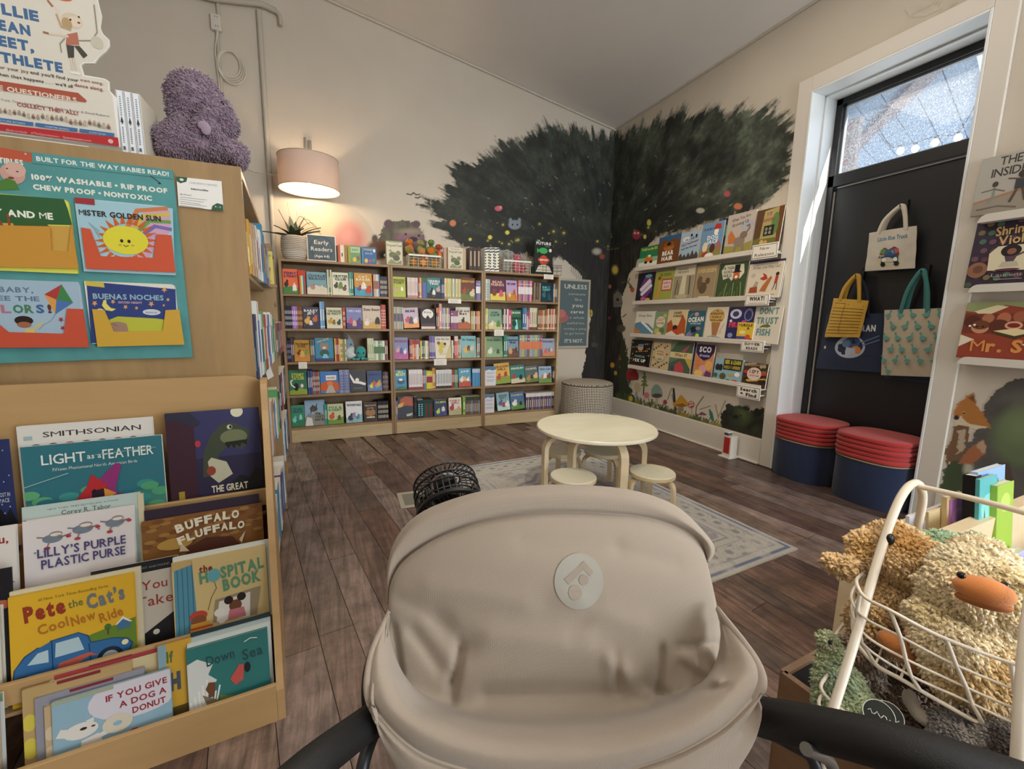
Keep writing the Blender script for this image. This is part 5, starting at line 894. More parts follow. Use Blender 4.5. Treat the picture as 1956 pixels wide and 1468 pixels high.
# ================================================================== OTTOMAN
p = on(1122, 727, 2, .5); r = .295; om = mat('woven_check', 'c9bfae', .9); n = om.node_tree.nodes; L = om.node_tree.links
tcn = n.new('ShaderNodeTexCoord'); mp = n.new('ShaderNodeMapping'); ck = n.new('ShaderNodeTexChecker'); ck.inputs['Scale'].default_value = 1
ck.inputs['Color1'].default_value = (*hx('cfc5b4'), 1); ck.inputs['Color2'].default_value = (*hx('2a2723'), 1)
mp.inputs['Rotation'].default_value = (0, 0, radians(45)); mp.inputs['Scale'].default_value = (76, 76, 1); L.new(tcn.outputs['UV'], mp.inputs[0]); L.new(mp.outputs[0], ck.inputs[0]); L.new(ck.outputs[0], n['Principled BSDF'].inputs['Base Color'])
T = thing('ottoman', 'round ottoman in black and cream check fabric, in the corner', 'ottoman', (p[0], p[1], 0))
prof = [(r-.012, 0), (r, .02), (r+.004, .2), (r, .465), (r-.008, .474)]; m = MB().lathe(prof, seg=64, cap=False); o = m.build('body', om, T, True)
def cyl_uv(o, sx):
    uv = o.data.uv_layers.new(); 
    for pl in o.data.polygons:
        a0_ = None
        for li in pl.loop_indices:
            v = o.data.vertices[o.data.loops[li].vertex_index].co; a = math.atan2(v.y, v.x)
            if a0_ is None: a0_ = a
            if a-a0_ > pi: a -= 2*pi
            if a0_-a > pi: a += 2*pi
            uv.data[li].uv = (a*sx, v.z)
cyl_uv(o, r)
pts = [(r-.006, .476), (r-.012, .488), (r-.05, .498), (.12, .502), (.001, .503)]; o = MB().lathe(pts, seg=64).build('top', om, T, True)
uv = o.data.uv_layers.new()
for l_ in o.data.loops: v = o.data.vertices[l_.vertex_index].co; uv.data[l_.index].uv = (v.x, v.y)
MB().tube([(cos(a*pi/32)*(r-.004), sin(a*pi/32)*(r-.004), .475) for a in range(64)], .005, 6, closed=True).build('piping', mat('dark_piping', '5a5248', .8), T, True)
# ================================================================== BINS AND RED CUSHIONS IN THE DOORWAY
def sup(rx, ry, e, n=48): return [(rx*abs(cos(t))**(2/e)*(1 if cos(t) >= 0 else -1), ry*abs(sin(t))**(2/e)*(1 if sin(t) >= 0 else -1)) for t in (2*pi*i/n for i in range(n))]
def loft(b, rings, cap=True, col=None):
    n = len(rings[0]); vs = [p for r_ in rings for p in r_]; fs = []
    for j in range(len(rings)-1):
        for i in range(n): k = (i+1) % n; fs.append((j*n+i, j*n+k, (j+1)*n+k, (j+1)*n+i))
    if cap: fs += [tuple(range(n))[::-1], tuple(range((len(rings)-1)*n, len(rings)*n))]
    b.add(vs, fs, col)
bins = [(3.448, 2.095, .0), (3.43, 1.63, 0)]
for k, (bx_, by_, _) in enumerate(bins):
    nm = ('left', 'right')[k]; T = thing('storage_bin', 'round navy felt storage bin, %s one of the pair in the doorway' % nm, 'bin', (bx_, by_, 0), 0, 'navy bins in the doorway')
    o_ = sup(.2, .215, 2.6); b = MB(); loft(b, [[(x*s, y*s, z) for x, y in o_] for s, z in ((.97, 0), (1, .02), (1, .3), (.985, .305))]); b.build('body', M['navy'], T, True)
    b = MB(); b.tube([(x*1.0, y*1.0, .30) for x, y in o_], .005, 6, closed=True); b.build('rim', mat('tan_rim', 'a38d63', .7), T, True)
    for j in range(5):
        q = sup(.203, .218, 3.0); z0 = .307+j*.0312; dx = random.uniform(-.004, .004); dy = random.uniform(-.004, .004)
        b = MB(); loft(b, [[(x*s, y*s, z) for x, y in q] for s, z in ((.93, .0), (.985, .003), (1, .010), (1, .020), (.985, .027), (.93, .0305), (.6, .031))])
        o = b.build('seat_cushion', M['red'], None, 'all', loc=(bx_+dx, by_+dy, z0)); tag(o, 'red felt seat cushion, %s of five on the %s navy bin' % (['bottom', 'second lowest', 'middle', 'second from top', 'top'][j], nm), 'cushion', 'red cushions stacked on the bins')
# ================================================================== TOTE BAGS ON THE DOOR
def tote(c, depth, col, els, label, straps, scol, hook, x=3.6, extra=None, name='tote_bag'):
    TL, TR, BR_, BL = [np.array(on(px, py, 0, x)) for px, py in c]; O = TL
    def mp_(u, v, f=1, d=0.):
        p = TL*(1-u)*v+TR*u*v+BR_*u*(1-v)+BL*(1-u)*(1-v); bul = depth*sin(pi*min(max(u, 0), 1))**.5*(.45+.55*sin(pi*(.12+.8*(1-v))))
        wr = .0035*sin(u*9+v*5)*sin(v*11+u*3); return p+np.array([(-f*(bul*.5+wr*f))-d, 0, 0])-O
    T = thing(name, label, 'tote bag', O); N = 14; b = MB()
    for f in (1, -1):
        vs = [tuple(mp_(i/N, j/N, f)) for j in range(N+1) for i in range(N+1)]
        b.add(vs, [(j*(N+1)+i, j*(N+1)+i+1, (j+1)*(N+1)+i+1, (j+1)*(N+1)+i) for j in range(N) for i in range(N)], col)
    rim = [(i/N, 0) for i in range(N+1)]; e = [(0, j/N) for j in range(N+1)]; e2 = [(1, j/N) for j in range(N+1)]
    for ed in (rim, e, e2):
        vs = [tuple(mp_(*q, 1)) for q in ed]+[tuple(mp_(*q, -1)) for q in ed]; n = len(ed); b.add(vs, [(i, i+1, n+i+1, n+i) for i in range(n-1)], col)
    cm = mat('tote_canvas_'+col, col, .9, bump=.5, bscale=500, sheen=.2, var=.05, vscale=20); b.c = [None]*len(b.c); b.build('bag_body', cm, T, 'all')
    if els:
        a = art_mb(1, 1, els, y0=0, dy=-.0001); 
        # refine long faces so the print follows the cloth
        a.v = [tuple(mp_(p[0], p[2], 1, .0012-p[1]*1.5)) for p in a.v]; a.build('print', M['print'], T, norm=False)
    hk = np.array(on(*hook, 0, x-.01))-O
    for k, (s0_, s1_) in enumerate(straps):
        p0, p1 = mp_(s0_, .93, 1 if k == 0 else -1), mp_(s1_, .93, 1 if k == 0 else -1); off = np.array([-.012+.018*k, 0, 0]); H_ = hk+off
        w0 = .012; m0 = p0*.45+H_*.55+np.array([0, (p0[1]-H_[1])*.28, .0]); m1 = p1*.45+H_*.55+np.array([0, (p1[1]-H_[1])*.28, .0])
        pts = cr([p0, m0, H_+np.array([0, (.012 if p0[1] > H_[1] else -.012), -.004]), H_+np.array([0, (-.012 if p0[1] > H_[1] else .012), -.004]), m1, p1], 6)
        vs = []; fs = []
        for i, q in enumerate(pts):
            q = np.array(q); d = np.array(pts[min(i+1, len(pts)-1)])-np.array(pts[max(i-1, 0)]); nrm = np.array([0, -d[2], d[1]]); nrm = nrm/(np.linalg.norm(nrm)+1e-9)*w0
            for sx, sn in ((-.0015, 1), (-.0015, -1), (.0015, -1), (.0015, 1)): vs.append(tuple(q+nrm*sn+np.array([sx, 0, 0])))
        for i in range(len(pts)-1):
            for kk in range(4): l = (kk+1) % 4; fs.append((i*4+kk, i*4+l, (i+1)*4+l, (i+1)*4+kk))
        MB().add(vs, fs).build('strap', mat('tote_strap_'+scol, scol, .9, bump=.3, bscale=500), T, 'all')
    HK = thing('door_hook', 'black hook on the door holding the '+label.split(" hanging")[0].split(" hidden")[0].split(" printed")[0].split(",")[0], "hook", on(*hook, 0, x-.01)); b = MB(); b.tube([(-.02, 0, .012), (-.018, 0, -.002), (-.004, 0, -.008), (3.651-x, 0, -.004)], .003, 8); b.build('hook_arm', M['black'], HK, True)
    MB().bbox((3.65-x, -.008, -.02), (3.669-x, .008, .05), .001).build('mounting_plate', M['black'], HK)
    return T
tote([(1661, 445), (1752, 431), (1748, 512), (1652, 518)], .05, 'c9c2b2', [('t', 'Little Blue Truck', .55, .74, .62, .1, '4a7d9c', .02), ('e', .52, .18, .22, .06, 'd8cc6a'), ('p', [.3, .3, .34, .5, .42, .56, .5, .5, .62, .56, .7, .5, .72, .34], '7a3f2c'), ('e', .4, .46, .07, .07, '5a8a4a'), ('e', .64, .45, .07, .06, 'c8605a'), ('r', .36, .16, .7, .34, '2f4f70'), ('p', [.42, .34, .45, .5, .62, .5, .65, .34], '3a5f86'), ('p', [.45, .36, .47, .47, .6, .47, .62, .36], '9ab0c0'), ('e', .42, .25, .05, .05, 'e8e8d8'), ('e', .65, .25, .05, .05, 'e8e8d8'), ('e', .4, .14, .05, .06, '17191d'), ('e', .67, .14, .05, .06, '17191d'), ('r', .46, .19, .61, .24, 'c8c8c0')], 'small cream tote bag with a blue truck print, top of the door', [(.22, .8), (.26, .76)], 'd0c9b8', (1722, 394), x=3.6)
tote([(1580, 600), (1690, 598), (1683, 711), (1558, 703)], .03, '1b2740', [('t', 'RAN', .78, .7, .22, .1, 'c8ccd0', .05), ('e', .52, .42, .24, .2, 'a8b0c0'), ('e', .56, .5, .12, .1, '3a4f7a'), ('e', .62, .36, .08, .08, 'c08040'), ('e', .46, .48, .07, .07, '5a7a98'), ('l', [.7, .5, .95, .62], .02, '5a6a90'), ('l', [.72, .45, .95, .55], .02, '5a6a90'), ('e', .1, .62, .05, .05, '8a3a3a'), ('e', .1, .4, .02, .03, 'b8b0a0')], 'navy tote bag with a moon print hanging behind the yellow tote', [(.3, .75)], '1c2436', (1640, 526), x=3.625)
tote([(1593, 569), (1660, 574), (1642, 644), (1575, 643)], .05, 'c49b3a', [('l', [.12, .88, .4, .88], .012, '3a2f1a'), ('l', [.5, .86, .92, .84], .012, '3a2f1a')]+[('l', [v for i in range(9) for v in (.06+.11*i, .76-.082*k)], .012, '4f3f1f') for k in range(9)]+[('l', [v for i in range(9) for v in (.42, .9-.1*i)], .01, '4f3f1f')], 'yellow tote bag printed like a library card', [(.22, .78), (.28, .72)], 'bf9636', (1637, 527), x=3.585)
tote([(1700, 592), (1800, 590), (1786, 733), (1690, 722)], .02, '2a3a52', None, 'dusty blue tote bag hidden behind the bird print tote', [(.3, .7)], '1f3048', (1764, 519), x=3.632)
birds = []
for k in range(26):
    u, v = .08+(k % 5)*.21+(.1 if (k//5) % 2 else 0), .93-.17*(k//5); f = -1 if k % 3 else 1
    if u > .96: continue
    c = '5f9a90'; birds += [('e', u, v-.02, .05, .032, c), ('l', [u+.02*f, v-.01, u+.035*f, v+.045], .022, c), ('e', u+.04*f, v+.05, .02, .017, c), ('p', [u-.04*f, v-.02, u-.08*f, v+.005, u-.04*f, v-.035], '4f8a80'), ('l', [u-.01, v-.05, u-.012, v-.085], .006, '2f3a38'), ('l', [u+.015, v-.05, u+.017, v-.085], .006, '2f3a38'), ('e', u+.045*f, v+.054, .004, .004, '18201e')]
tote([(1690, 592), (1811, 588), (1795, 720), (1683, 716)], .035, 'b9ae98', birds, 'large beige tote bag printed with teal birds', [(.28, .72), (.34, .66)], '3f7a78', (1762, 519), x=3.59)
T = thing('cork_display_block', 'white display block with a red front panel on the floor by the baseboard', 'display stand', on(1400, 878, 2, 0)); T.name = 'display_block'
T.location = (3.245, 2.655, 0); b = MB(); b.bbox((-.03, -.045, 0), (.08, .075, .012), .002); b.bbox((-.005, -.03, .012), (.08, .055, .2), .002); b.build('body', M['trim'], T)
MB().bbox((-.008, -.018, .04), (-.005, .042, .185), .0008).build('red_panel', mat('red_card', 'a82a26', .5), T, label='flat red front panel'); MB().bbox((-.003, .005, .2), (.04, .05, .225), .002).build('grey_clip', mat('grey_clip', '5d5f5e', .5), T); MB().bbox((-.016, .0, .225), (.045, .05, .238), .002).build('cap', M['trim'], T)
# ================================================================== LAMP, PIPES AND CABLES ON THE BACK WALL
lc = on(592, 364, 1, 4.46); R0 = .25; lc = np.array([lc[0], 4.46, lc[2]])
sm_ = bpy.data.materials.new('linen_shade'); sm_.use_nodes = True; n = sm_.node_tree.nodes; L = sm_.node_tree.links; n.clear()
o_ = n.new('ShaderNodeOutputMaterial'); mx = n.new('ShaderNodeMixShader'); df = n.new('ShaderNodeBsdfDiffuse'); tr2 = n.new('ShaderNodeBsdfTranslucent')
df.inputs[0].default_value = (*hx('dccfc4'), 1); tr2.inputs[0].default_value = (*hx('d8c0ac'), 1); mx.inputs[0].default_value = .24; L.new(df.outputs[0], mx.inputs[1]); L.new(tr2.outputs[0], mx.inputs[2]); L.new(mx.outputs[0], o_.inputs[0])
T = thing('wall_lamp', 'white drum shade wall lamp glowing above the potted plant', 'lamp', lc)
h_ = .265; b = MB(); b.lathe([(R0, 0), (R0-.004, h_), (R0-.0065, h_), (R0-.0025, 0), (R0, 0)], seg=64, cap=False); b.build('lamp_shade', sm_, T, True)
for r_, z_ in ((R0, .002), (.246, h_)): MB().tube([(r_*cos(a*pi/24), r_*sin(a*pi/24), z_) for a in range(48)], .004, 6, closed=True).build('shade_trim', mat('shade_trim', 'c9b596', .8), T, True)
wm = mat('brushed_nickel', 'b9b4ac', .3, .8); b = MB()
for a in (0, 2.09, 4.19): b.tube([(.0, 0, h_-.01), (cos(a)*.246, sin(a)*.246, h_-.01)], .002, 6)
b.tube([(0, 0, .12), (0, 0, h_+.03)], .009, 10); b.build('spider_frame', wm, T, True)
b = MB(); b.tube([(0, 0, h_+.02), (0, .2, h_+.03), (0, .295, h_+.03)], .007, 8); b.bbox((-.034, .27, h_-.02), (-.014, .298, h_+.27), .003); b.bbox((.0, .27, h_-.02), (.03, .298, h_+.25), .003); b.build('wall_bracket', wm, T, True)
b = MB(); b.ell((0, 0, .1), (.03, .03, .04), None, 16, 12); b.build('bulb', mat('warm_bulb', 'ffd9a0', .3, emis='ffc98a', estr=8), T, True)
light('POINT', 'lamp_bulb_light', (lc[0], lc[1], lc[2]+.035), 7, (1, .76, .5), shadow_soft_size=.04)
wp = mat('painted_conduit', 'b9b3a6', .6)
def bw_(px, py, off=.02): q = on(px, py, 1, YB-off); return tuple(q)
xs = bw_(412, 30)[0]
T = thing('socket_box', 'cream surface socket box on a vertical conduit, upper left of the wall', 'socket', (xs, YB, 3.45))
a, c_ = bw_(402, 27), bw_(424, 62); b = MB(); b.bbox((a[0]-xs, -.045, c_[2]-3.45), (c_[0]-xs, -.001, a[2]-3.45), .006); b.build('box', M['trim'], T)
zz = (a[2]+c_[2])/2-3.45
for k in (-.035, .035): MB().bbox((-.02+.0, -.049, zz+k-.022), (.03, -.045, zz+k+.022), .002).build('outlet', M['trim'], T)
b = MB()
for k in (-.035, .035):
    for q in (-.004, .012): b.box((q, -.0505, zz+k-.006), (q+.003, -.049, zz+k+.008))
b.build('slots', M['black'], T)
b = MB(); b.tube([(xs+.0, YB-.016, 1.0), (xs+.0, YB-.016, c_[2]-.0)], .013, 8); b.tube([(xs+.02, YB-.016, a[2]), (xs+.02, YB-.016, 4.15)], .013, 8); tag(b.build('conduit', wp, None, True), 'thin cream conduit running up the wall behind the purple plush', 'pipe')
b = MB(); cc = bw_(437, 122, .03)
for k in range(4):
    rr_ = .085+.006*k; b.tube([(cc[0]+rr_*1.0*cos(t*pi/16)+.008*k, YB-.03-.004*k, cc[2]-.01*k+rr_*1.25*sin(t*pi/16)) for t in range(32)], .0045, 6, closed=True)
b.tube(cr([(xs+.005, YB-.03, c_[2]-.0), (xs-.02, YB-.03, c_[2]-.15), (cc[0]-.09, YB-.03, cc[2]), (xs-.01, YB-.03, cc[2]-.3), (xs+.0, YB-.034, 2.2)], 8), .0045, 6)
tag(b.build('coiled_cable', mat('white_cable', 'd2ccbf', .5), None, True), 'coiled white cable hanging below the wall socket box', 'cable')
b = MB(); y_ = YB-.05; p0 = bw_(300, -30, .05); p1 = bw_(405, -3, .05); p2 = bw_(500, 8, .05); p3 = bw_(526, 20, .05)
b.tube([p0, p1, p2, p3], .022, 10); b.tube(cr([p3, (p3[0]+.03, y_, p3[2]-.03), (p3[0]+.035, y_, p3[2]-.11)], 5), .016, 8); b.tube([p2, (p2[0], YB, p2[2])], .02, 8); b.build('x', wp, None, True)
o = COL.objects[-1]; o.name = 'ceiling_pipe'; tag(o, 'cream painted pipe with a drooping end near the top left', 'pipe')
b = MB(); b.tube([bw_(502, 60, .02), bw_(508, 140, .02), (bw_(512, 220)[0], YB-.02, 2.7), (bw_(512, 220)[0]-.0, YB-.02, .0)], .02, 8)
xx = bw_(508, 230)[0]; b = MB(); b.tube([(xx, YB-.022, .02), (xx, YB-.022, bw_(500, 22)[2])], .021, 10); tag(b.build('riser_pipe', wp, None, True), 'vertical cream painted pipe left of the drum lamp', 'pipe')
b = MB(); q0 = bw_(432, 308, .02); q0 = on(432, 308, 1, 4.72); q1 = on(470, 322, 1, 4.7); q2 = on(500, 331, 1, 4.6); b.tube(cr([on(418, 285, 1, 4.74), on(430, 300, 1, 4.74), q1, q2, (lc[0]-.02, lc[1], lc[2]+.11)], 6), .0035, 6)
tag(b.build('lamp_cord', mat('clear_cord', 'c9bda8', .4), None, True), 'thin pale cord sagging from the wall to the drum lamp', 'cord')
# ================================================================== THINGS ON TOP OF THE BACK BOOKCASES
YT = CF+.06
def tp(px, py, y=YT): return on(px, py, 1, y)
def remesh_blobs(name, blobs, vox, mname=M['fur'], parent=None, col='888888', cols=None, tufts=0, tl=.01, seed=1, disp=0, dsc=20, tr=.25, smooth_it=3, label=None, loc=None, fat=.32):
    """union of ellipsoids grown into one skin, with short fur tufts standing on it"""
    b = MB()
    for q in blobs:
        c, r = q[:3], q[3:6]
        X = Euler([radians(v) for v in q[6:9]]).to_matrix().to_4x4() if len(q) >= 9 else Matrix()
        b.ell((0, 0, 0), r, None, 20, 14, Matrix.Translation(c) @ X)
    me = b.mesh(name, mname, False); o = bpy.data.objects.new(name, me); COL.objects.link(o)
    md = o.modifiers.new('r', 'REMESH'); md.mode = 'VOXEL'; md.voxel_size = vox
    sm2 = o.modifiers.new('s', 'SMOOTH'); sm2.iterations = smooth_it; sm2.factor = .5
    dg = bpy.context.evaluated_depsgraph_get(); m2 = bpy.data.meshes.new_from_object(o.evaluated_get(dg)); o.modifiers.clear()
    V = np.empty(len(m2.vertices)*3); m2.vertices.foreach_get('co', V); V = V.reshape(-1, 3); N = np.empty(len(m2.vertices)*3); m2.vertices.foreach_get('normal', N); N = N.reshape(-1, 3)
    if disp:
        d = (fbm(V[:, 0]+V[:, 2]*.7, V[:, 1]-V[:, 2]*.5, dsc, 3, seed)-.5)*2*disp; V = V+N*d[:, None]; m2.vertices.foreach_set('co', V.ravel())
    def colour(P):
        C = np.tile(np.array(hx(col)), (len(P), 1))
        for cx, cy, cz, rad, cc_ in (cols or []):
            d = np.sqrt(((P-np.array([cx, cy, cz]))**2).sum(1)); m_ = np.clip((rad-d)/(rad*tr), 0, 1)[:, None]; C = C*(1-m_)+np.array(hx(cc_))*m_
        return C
    C = colour(V)*(0.86+.34*fbm(V[:, 0]*1.3+V[:, 2], V[:, 1]+V[:, 2]*.8, dsc*1.5, 3, seed+4))[:, None]
    a = m2.color_attributes.new('Col', 'FLOAT_COLOR', 'POINT'); a.data.foreach_set('color', np.concatenate([C, np.ones((len(C), 1))], 1).ravel())
    m2.polygons.foreach_set('use_smooth', [True]*len(m2.polygons)); m2.materials.clear(); m2.materials.append(mname); o.data = m2
    if parent: o.parent = parent
    if label: o['label'] = label
    if loc is not None: o.location = loc
    if tufts:
        rs = np.random.RandomState(seed); idx = rs.randint(0, len(V), tufts); p = V[idx]+rs.normal(0, vox*.4, (tufts, 3)); nn = N[idx]
        lean = rs.normal(0, .55, (tufts, 3))+np.array([0, 0, -.35]); d = nn+lean; d /= np.linalg.norm(d, axis=1)[:, None]; ln = tl*rs.uniform(.6, 1.25, tufts)
        s1 = np.cross(d, rs.normal(0, 1, (tufts, 3))); s1 /= np.linalg.norm(s1, axis=1)[:, None]; s2 = np.cross(d, s1); w = (tl*fat)
        base = p-nn*tl*.2; mid = p+d*(ln*.55)[:, None]; tip = p+(d+np.array([0, 0, -.25])+.3*s1)*ln[:, None]
        A = base+s1*w; B = base-s1*w*.5+s2*w*.85; D = base-s1*w*.5-s2*w*.85; A2 = mid+s1*w*.8; B2 = mid-s1*w*.4+s2*w*.7; D2 = mid-s1*w*.4-s2*w*.7
        VV = np.stack([A, B, D, A2, B2, D2, tip], 1).reshape(-1, 3); k = np.arange(tufts)*7
        F_ = []
        for q in ((0, 1, 4, 3), (1, 2, 5, 4), (2, 0, 3, 5)): F_.append(np.stack([k+q[i] for i in range(4)], 1))
        G_ = []
        for q in ((3, 4, 6), (4, 5, 6), (5, 3, 6)): G_.append(np.stack([k+q[i] for i in range(3)], 1))
        F_ = np.concatenate(F_); G_ = np.concatenate(G_); mt = bpy.data.meshes.new('fur'); mt.vertices.add(len(VV)); mt.vertices.foreach_set('co', VV.ravel())
        mt.loops.add(F_.size+G_.size); mt.loops.foreach_set('vertex_index', np.concatenate([F_.ravel(), G_.ravel()]).astype(np.int32)); mt.polygons.add(len(F_)+len(G_))
        mt.polygons.foreach_set('loop_start', np.concatenate([np.arange(len(F_))*4, F_.size+np.arange(len(G_))*3]).astype(np.int32))
        sh = rs.uniform(.9, 1.25, tufts); Cc = np.repeat(colour(p)*sh[:, None], 7, 0); a = mt.color_attributes.new('Col', 'FLOAT_COLOR', 'POINT'); a.data.foreach_set('color', np.concatenate([Cc, np.ones((len(Cc), 1))], 1).ravel())
        mt.update(calc_edges=True); mt.polygons.foreach_set('use_smooth', [True]*len(mt.polygons)); mt.materials.append(mname)
        f = bpy.data.objects.new('fur', mt); COL.objects.link(f); f.parent = o; f['kind'] = 'stuff'
    return o
def eye(T, p, r, col='0c0a09', name='eye'): return MB().ell(p, (r, r, r), col, 10, 8).build(name, mat('glossy_eye', None, .15, attr=True), T, True)
p = tp(563, 486); T = thing('potted_plant', 'spiky artificial agave in a two-tone woven pot', 'plant', (p[0], YT+.03, TOP+.001))
b = MB(); prof = [(.075, 0), (.098, .03), (.108, .08), (.11, .13), (.106, .19), (.1, .21), (.092, .205), (.09, .17)]; b.lathe(prof, seg=40); 
b.c = [hx('b9ac9c') if k//40 >= 2 else hx('d6cfc2') for k in range(len(b.c))]; b.build('pot', mat('woven_pot', None, .9, attr=True, bump=.9, bscale=40, stretch=(2, 2, 9), bdist=.006), T, True)
b = MB()
for k in range(13): z = .012+k*.0155; r_ = float(np.interp(z, [0, .03, .08, .13, .19, .21], [.075, .098, .108, .11, .106, .1]))+.002; b.tube([(r_*cos(t*pi/20), r_*sin(t*pi/20), z) for t in range(40)], .0035, 5, closed=True)
b.build('rope_coils', mat('rope', 'c4b9aa', .9, bump=.4, bscale=300), T, True)
lf = mat('agave_leaf', '2f3d2c', .5, var=.25, vscale=30)
for k, (a, el, ln) in enumerate([(188, 18, .27), (205, 42, .2), (150, 62, .26), (120, 75, .3), (95, 55, .2), (40, 60, .22), (15, 38, .27), (-15, 30, .24), (-60, 35, .2), (230, 15, .23), (260, 50, .19), (300, 40, .2), (70, 70, .24), (350, 12, .2)]):
    a, e = radians(a), radians(el); d = Vector((cos(a)*cos(e), sin(a)*cos(e), sin(e))); sd = Vector((-sin(a), cos(a), 0)); up = d.cross(sd); vs = []; fs = []; n_ = 8
    for i in range(n_+1):
        t = i/n_; w = .036*(sin(pi*min(t*1.25+.22, 1))**.8 if t < .95 else .05)*(1-t*.35); c = Vector((0, 0, .19))+d*ln*1.12*t+Vector((0, 0, -.06*t*t if el < 50 else 0))
        vs += [tuple(c+sd*w+Vector((0, 0, .006))), tuple(c-Vector((0, 0, .004))), tuple(c-sd*w+Vector((0, 0, .006))), tuple(c+Vector((0, 0, .003)))]
    for i in range(n_):
        for q in range(4): l = (q+1) % 4; fs.append((i*4+q, i*4+l, i*4+4+l, i*4+4+q))
    fs.append((3, 2, 1, 0)); fs.append(tuple(n_*4+q for q in range(4))); MB().add(vs, fs).build('leaf', lf, T, True)
b = MB()
for k in range(5):
    a = radians(20+k*14); b.tube(cr([(0, 0, .19), (.12*cos(a), .02, .19+.16*sin(a)), (.2*cos(a)+.02, .02, .2+.2*sin(a)), (.24*cos(a)+.02*k, .02, .17+.2*sin(a)-.01*k)], 5), .0025, 5)
b.build('curly_tendrils', mat('dry_tendril', '6a5a42', .8), T, True)
# shelf sign
a, c_ = tp(585, 445, YT-.03), tp(645, 492, YT-.03); w = c_[0]-a[0]-.012; h = a[2]-TOP-.002
T = thing('shelf_sign', 'framed blue-grey sign reading Early Readers (Ages 4-8)', 'sign', (a[0], YT-.03, TOP+.002), (radians(-6), 0, 0))
MB().bbox((0, 0, 0), (w, .012, h), .002).build('frame', M['card'], T)
art_mb(w, h, [('r', .025, .03, .975, .97, '3f515d'), ('e', .5, .5, .42, .45, '36474f'), ('e', .5, .5, .36, .38, '42545f'), ('t', 'Early', .5, .64, .5, .15, 'e2ddd0', .0), ('t', 'Readers', .5, .38, .74, .15, 'e2ddd0', .0), ('t', '(Ages 4-8)', .5, .14, .52, .09, 'e2ddd0', .02)]).build('lettering', M['print'], T, norm=False)
def topbook(L, R_, top, els, label, d=.02, y=YT, tilt=0, name='book', cat='book', cover=None, group=None):
    a, c_ = tp(L, top+20, y), tp(R_, top+20, y); zt = tp((L+R_)/2, top, y)[2]; h = zt-TOP
    if not isinstance(els, list): els = auto(*els[:5])
    return book(a[0], y, TOP+.0015+d*sin(radians(tilt)), c_[0]-a[0], h, d, els, label, group, 0, radians(tilt), cover=cover or els[0][5], small=True, name=name, cat=cat)
topbook(632, 645, 469, [('r', 0, 0, 1, 1, '1d1b1c')], 'plain black book behind the Early Readers sign', y=YT+.02)
topbook(646, 663, 468, [('r', 0, 0, 1, 1, 'c85a2c'), ('r', .25, 0, .68, 1, 'e0dacb'), ('r', .68, 0, 1, 1, 'a07a2c'), ('e', .45, .45, .08, .12, '4a4038')], 'orange and white boxed reader set beside the shelf sign', .1, name='book_box_set')
topbook(665, 689, 469, [('r', 0, 0, 1, 1, '6f9a6a'), ('r', 0, 0, .18, 1, '9aa03a'), ('r', .22, .6, .95, .92, 'b0c8a0'), ('e', .5, .22, .14, .13, 'd8c45a'), ('e', .8, .3, .12, .12, '8a5a4a'), ('t', 'EASY', .58, .7, .5, .12, '3f6a5a', .02)], 'green boxed reader set, middle of three box sets', .1, name='book_box_set')
topbook(691, 719, 472, [('r', 0, 0, 1, 1, '2f64a0'), ('r', 0, .0, .12, 1, '4a86b8'), ('t', 'PHONICS', .5, .78, .66, .13, 'c8c84a', .02), ('t', 'BOX SET', .5, .58, .5, .09, 'b8c8d8', .02), ('e', .3, .2, .12, .13, 'd8b84a'), ('e', .58, .2, .1, .1, 'b84a7a'), ('e', .8, .22, .1, .12, '5a8a3f'), ('e', .86, .8, .08, .1, 'e0e4e8')], 'blue boxed reader set, right of the green one', .1, name='book_box_set')
FT = [('r', 0, 0, 1, 1, 'cfc8b0'), ('t', 'Storybook', .5, .9, .6, .05, '6a6a50', .01), ('t', 'Frog and Toad', .5, .76, .84, .08, '2f3420', .02), ('e', .4, .42, .22, .12, '6a7048'), ('e', .6, .3, .2, .12, '4f5a34'), ('e', .72, .5, .14, .1, '7a7a54'), ('p', [.1, .1, .3, .25, .6, .12, .9, .22, .9, .05, .1, .05], '8a8c64'), ('e', .25, .58, .08, .05, '9a9a70'), ('l', [.2, .3, .35, .5, .3, .6], .02, '3a3f28')]
topbook(737, 770, 459, [('r', 0, 0, 1, 1, '5f6a40'), ('r', .04, .03, .96, .95, 'cfc8b0')]+FT[1:], 'cream and green storybook standing left of the green plush basket', y=YT-.02, tilt=4)
topbook(848, 856, 473, [('r', 0, 0, 1, 1, 'b89a80')], 'tan edge of a display copy left of the cream storybook', y=YT+.02)
topbook(856, 884, 473, FT, 'cream storybook standing right of the green plush basket', y=YT-.02)
topbook(884, 890, 476, [('r', 0, 0, 1, 1, 'c0a588')], 'tan edge of a display copy right of the cream storybook', y=YT+.02)
for k in range(3): topbook(896+k*7.6, 902.8+k*7.6, 473, [('r', 0, 0, 1, 1, '3d2a22'), ('r', .3, .2, .7, .85, 'b8a080'), ('r', 0, 0, 1, .07, '201612')], 'dark brown storybook set, %s spine of three' % ORD[k], .12, group='dark brown set on the bookcase top')
for k in range(3):
    sp = [('r', 0, 0, 1, 1, 'dfe0dc')]+[('p', [0, .06+.12*j, 1, .1+.12*j, 1, .15+.12*j, 0, .11+.12*j], '1c1c1e') for j in range(8)]+[('r', .3, .15, .7, .8, 'e6e4c8')]
    topbook(926+k*9.4, 934.6+k*9.4, 473, sp, 'black and white zebra-striped spine, %s of three' % ORD[k], .12, group='zebra spines on the bookcase top')
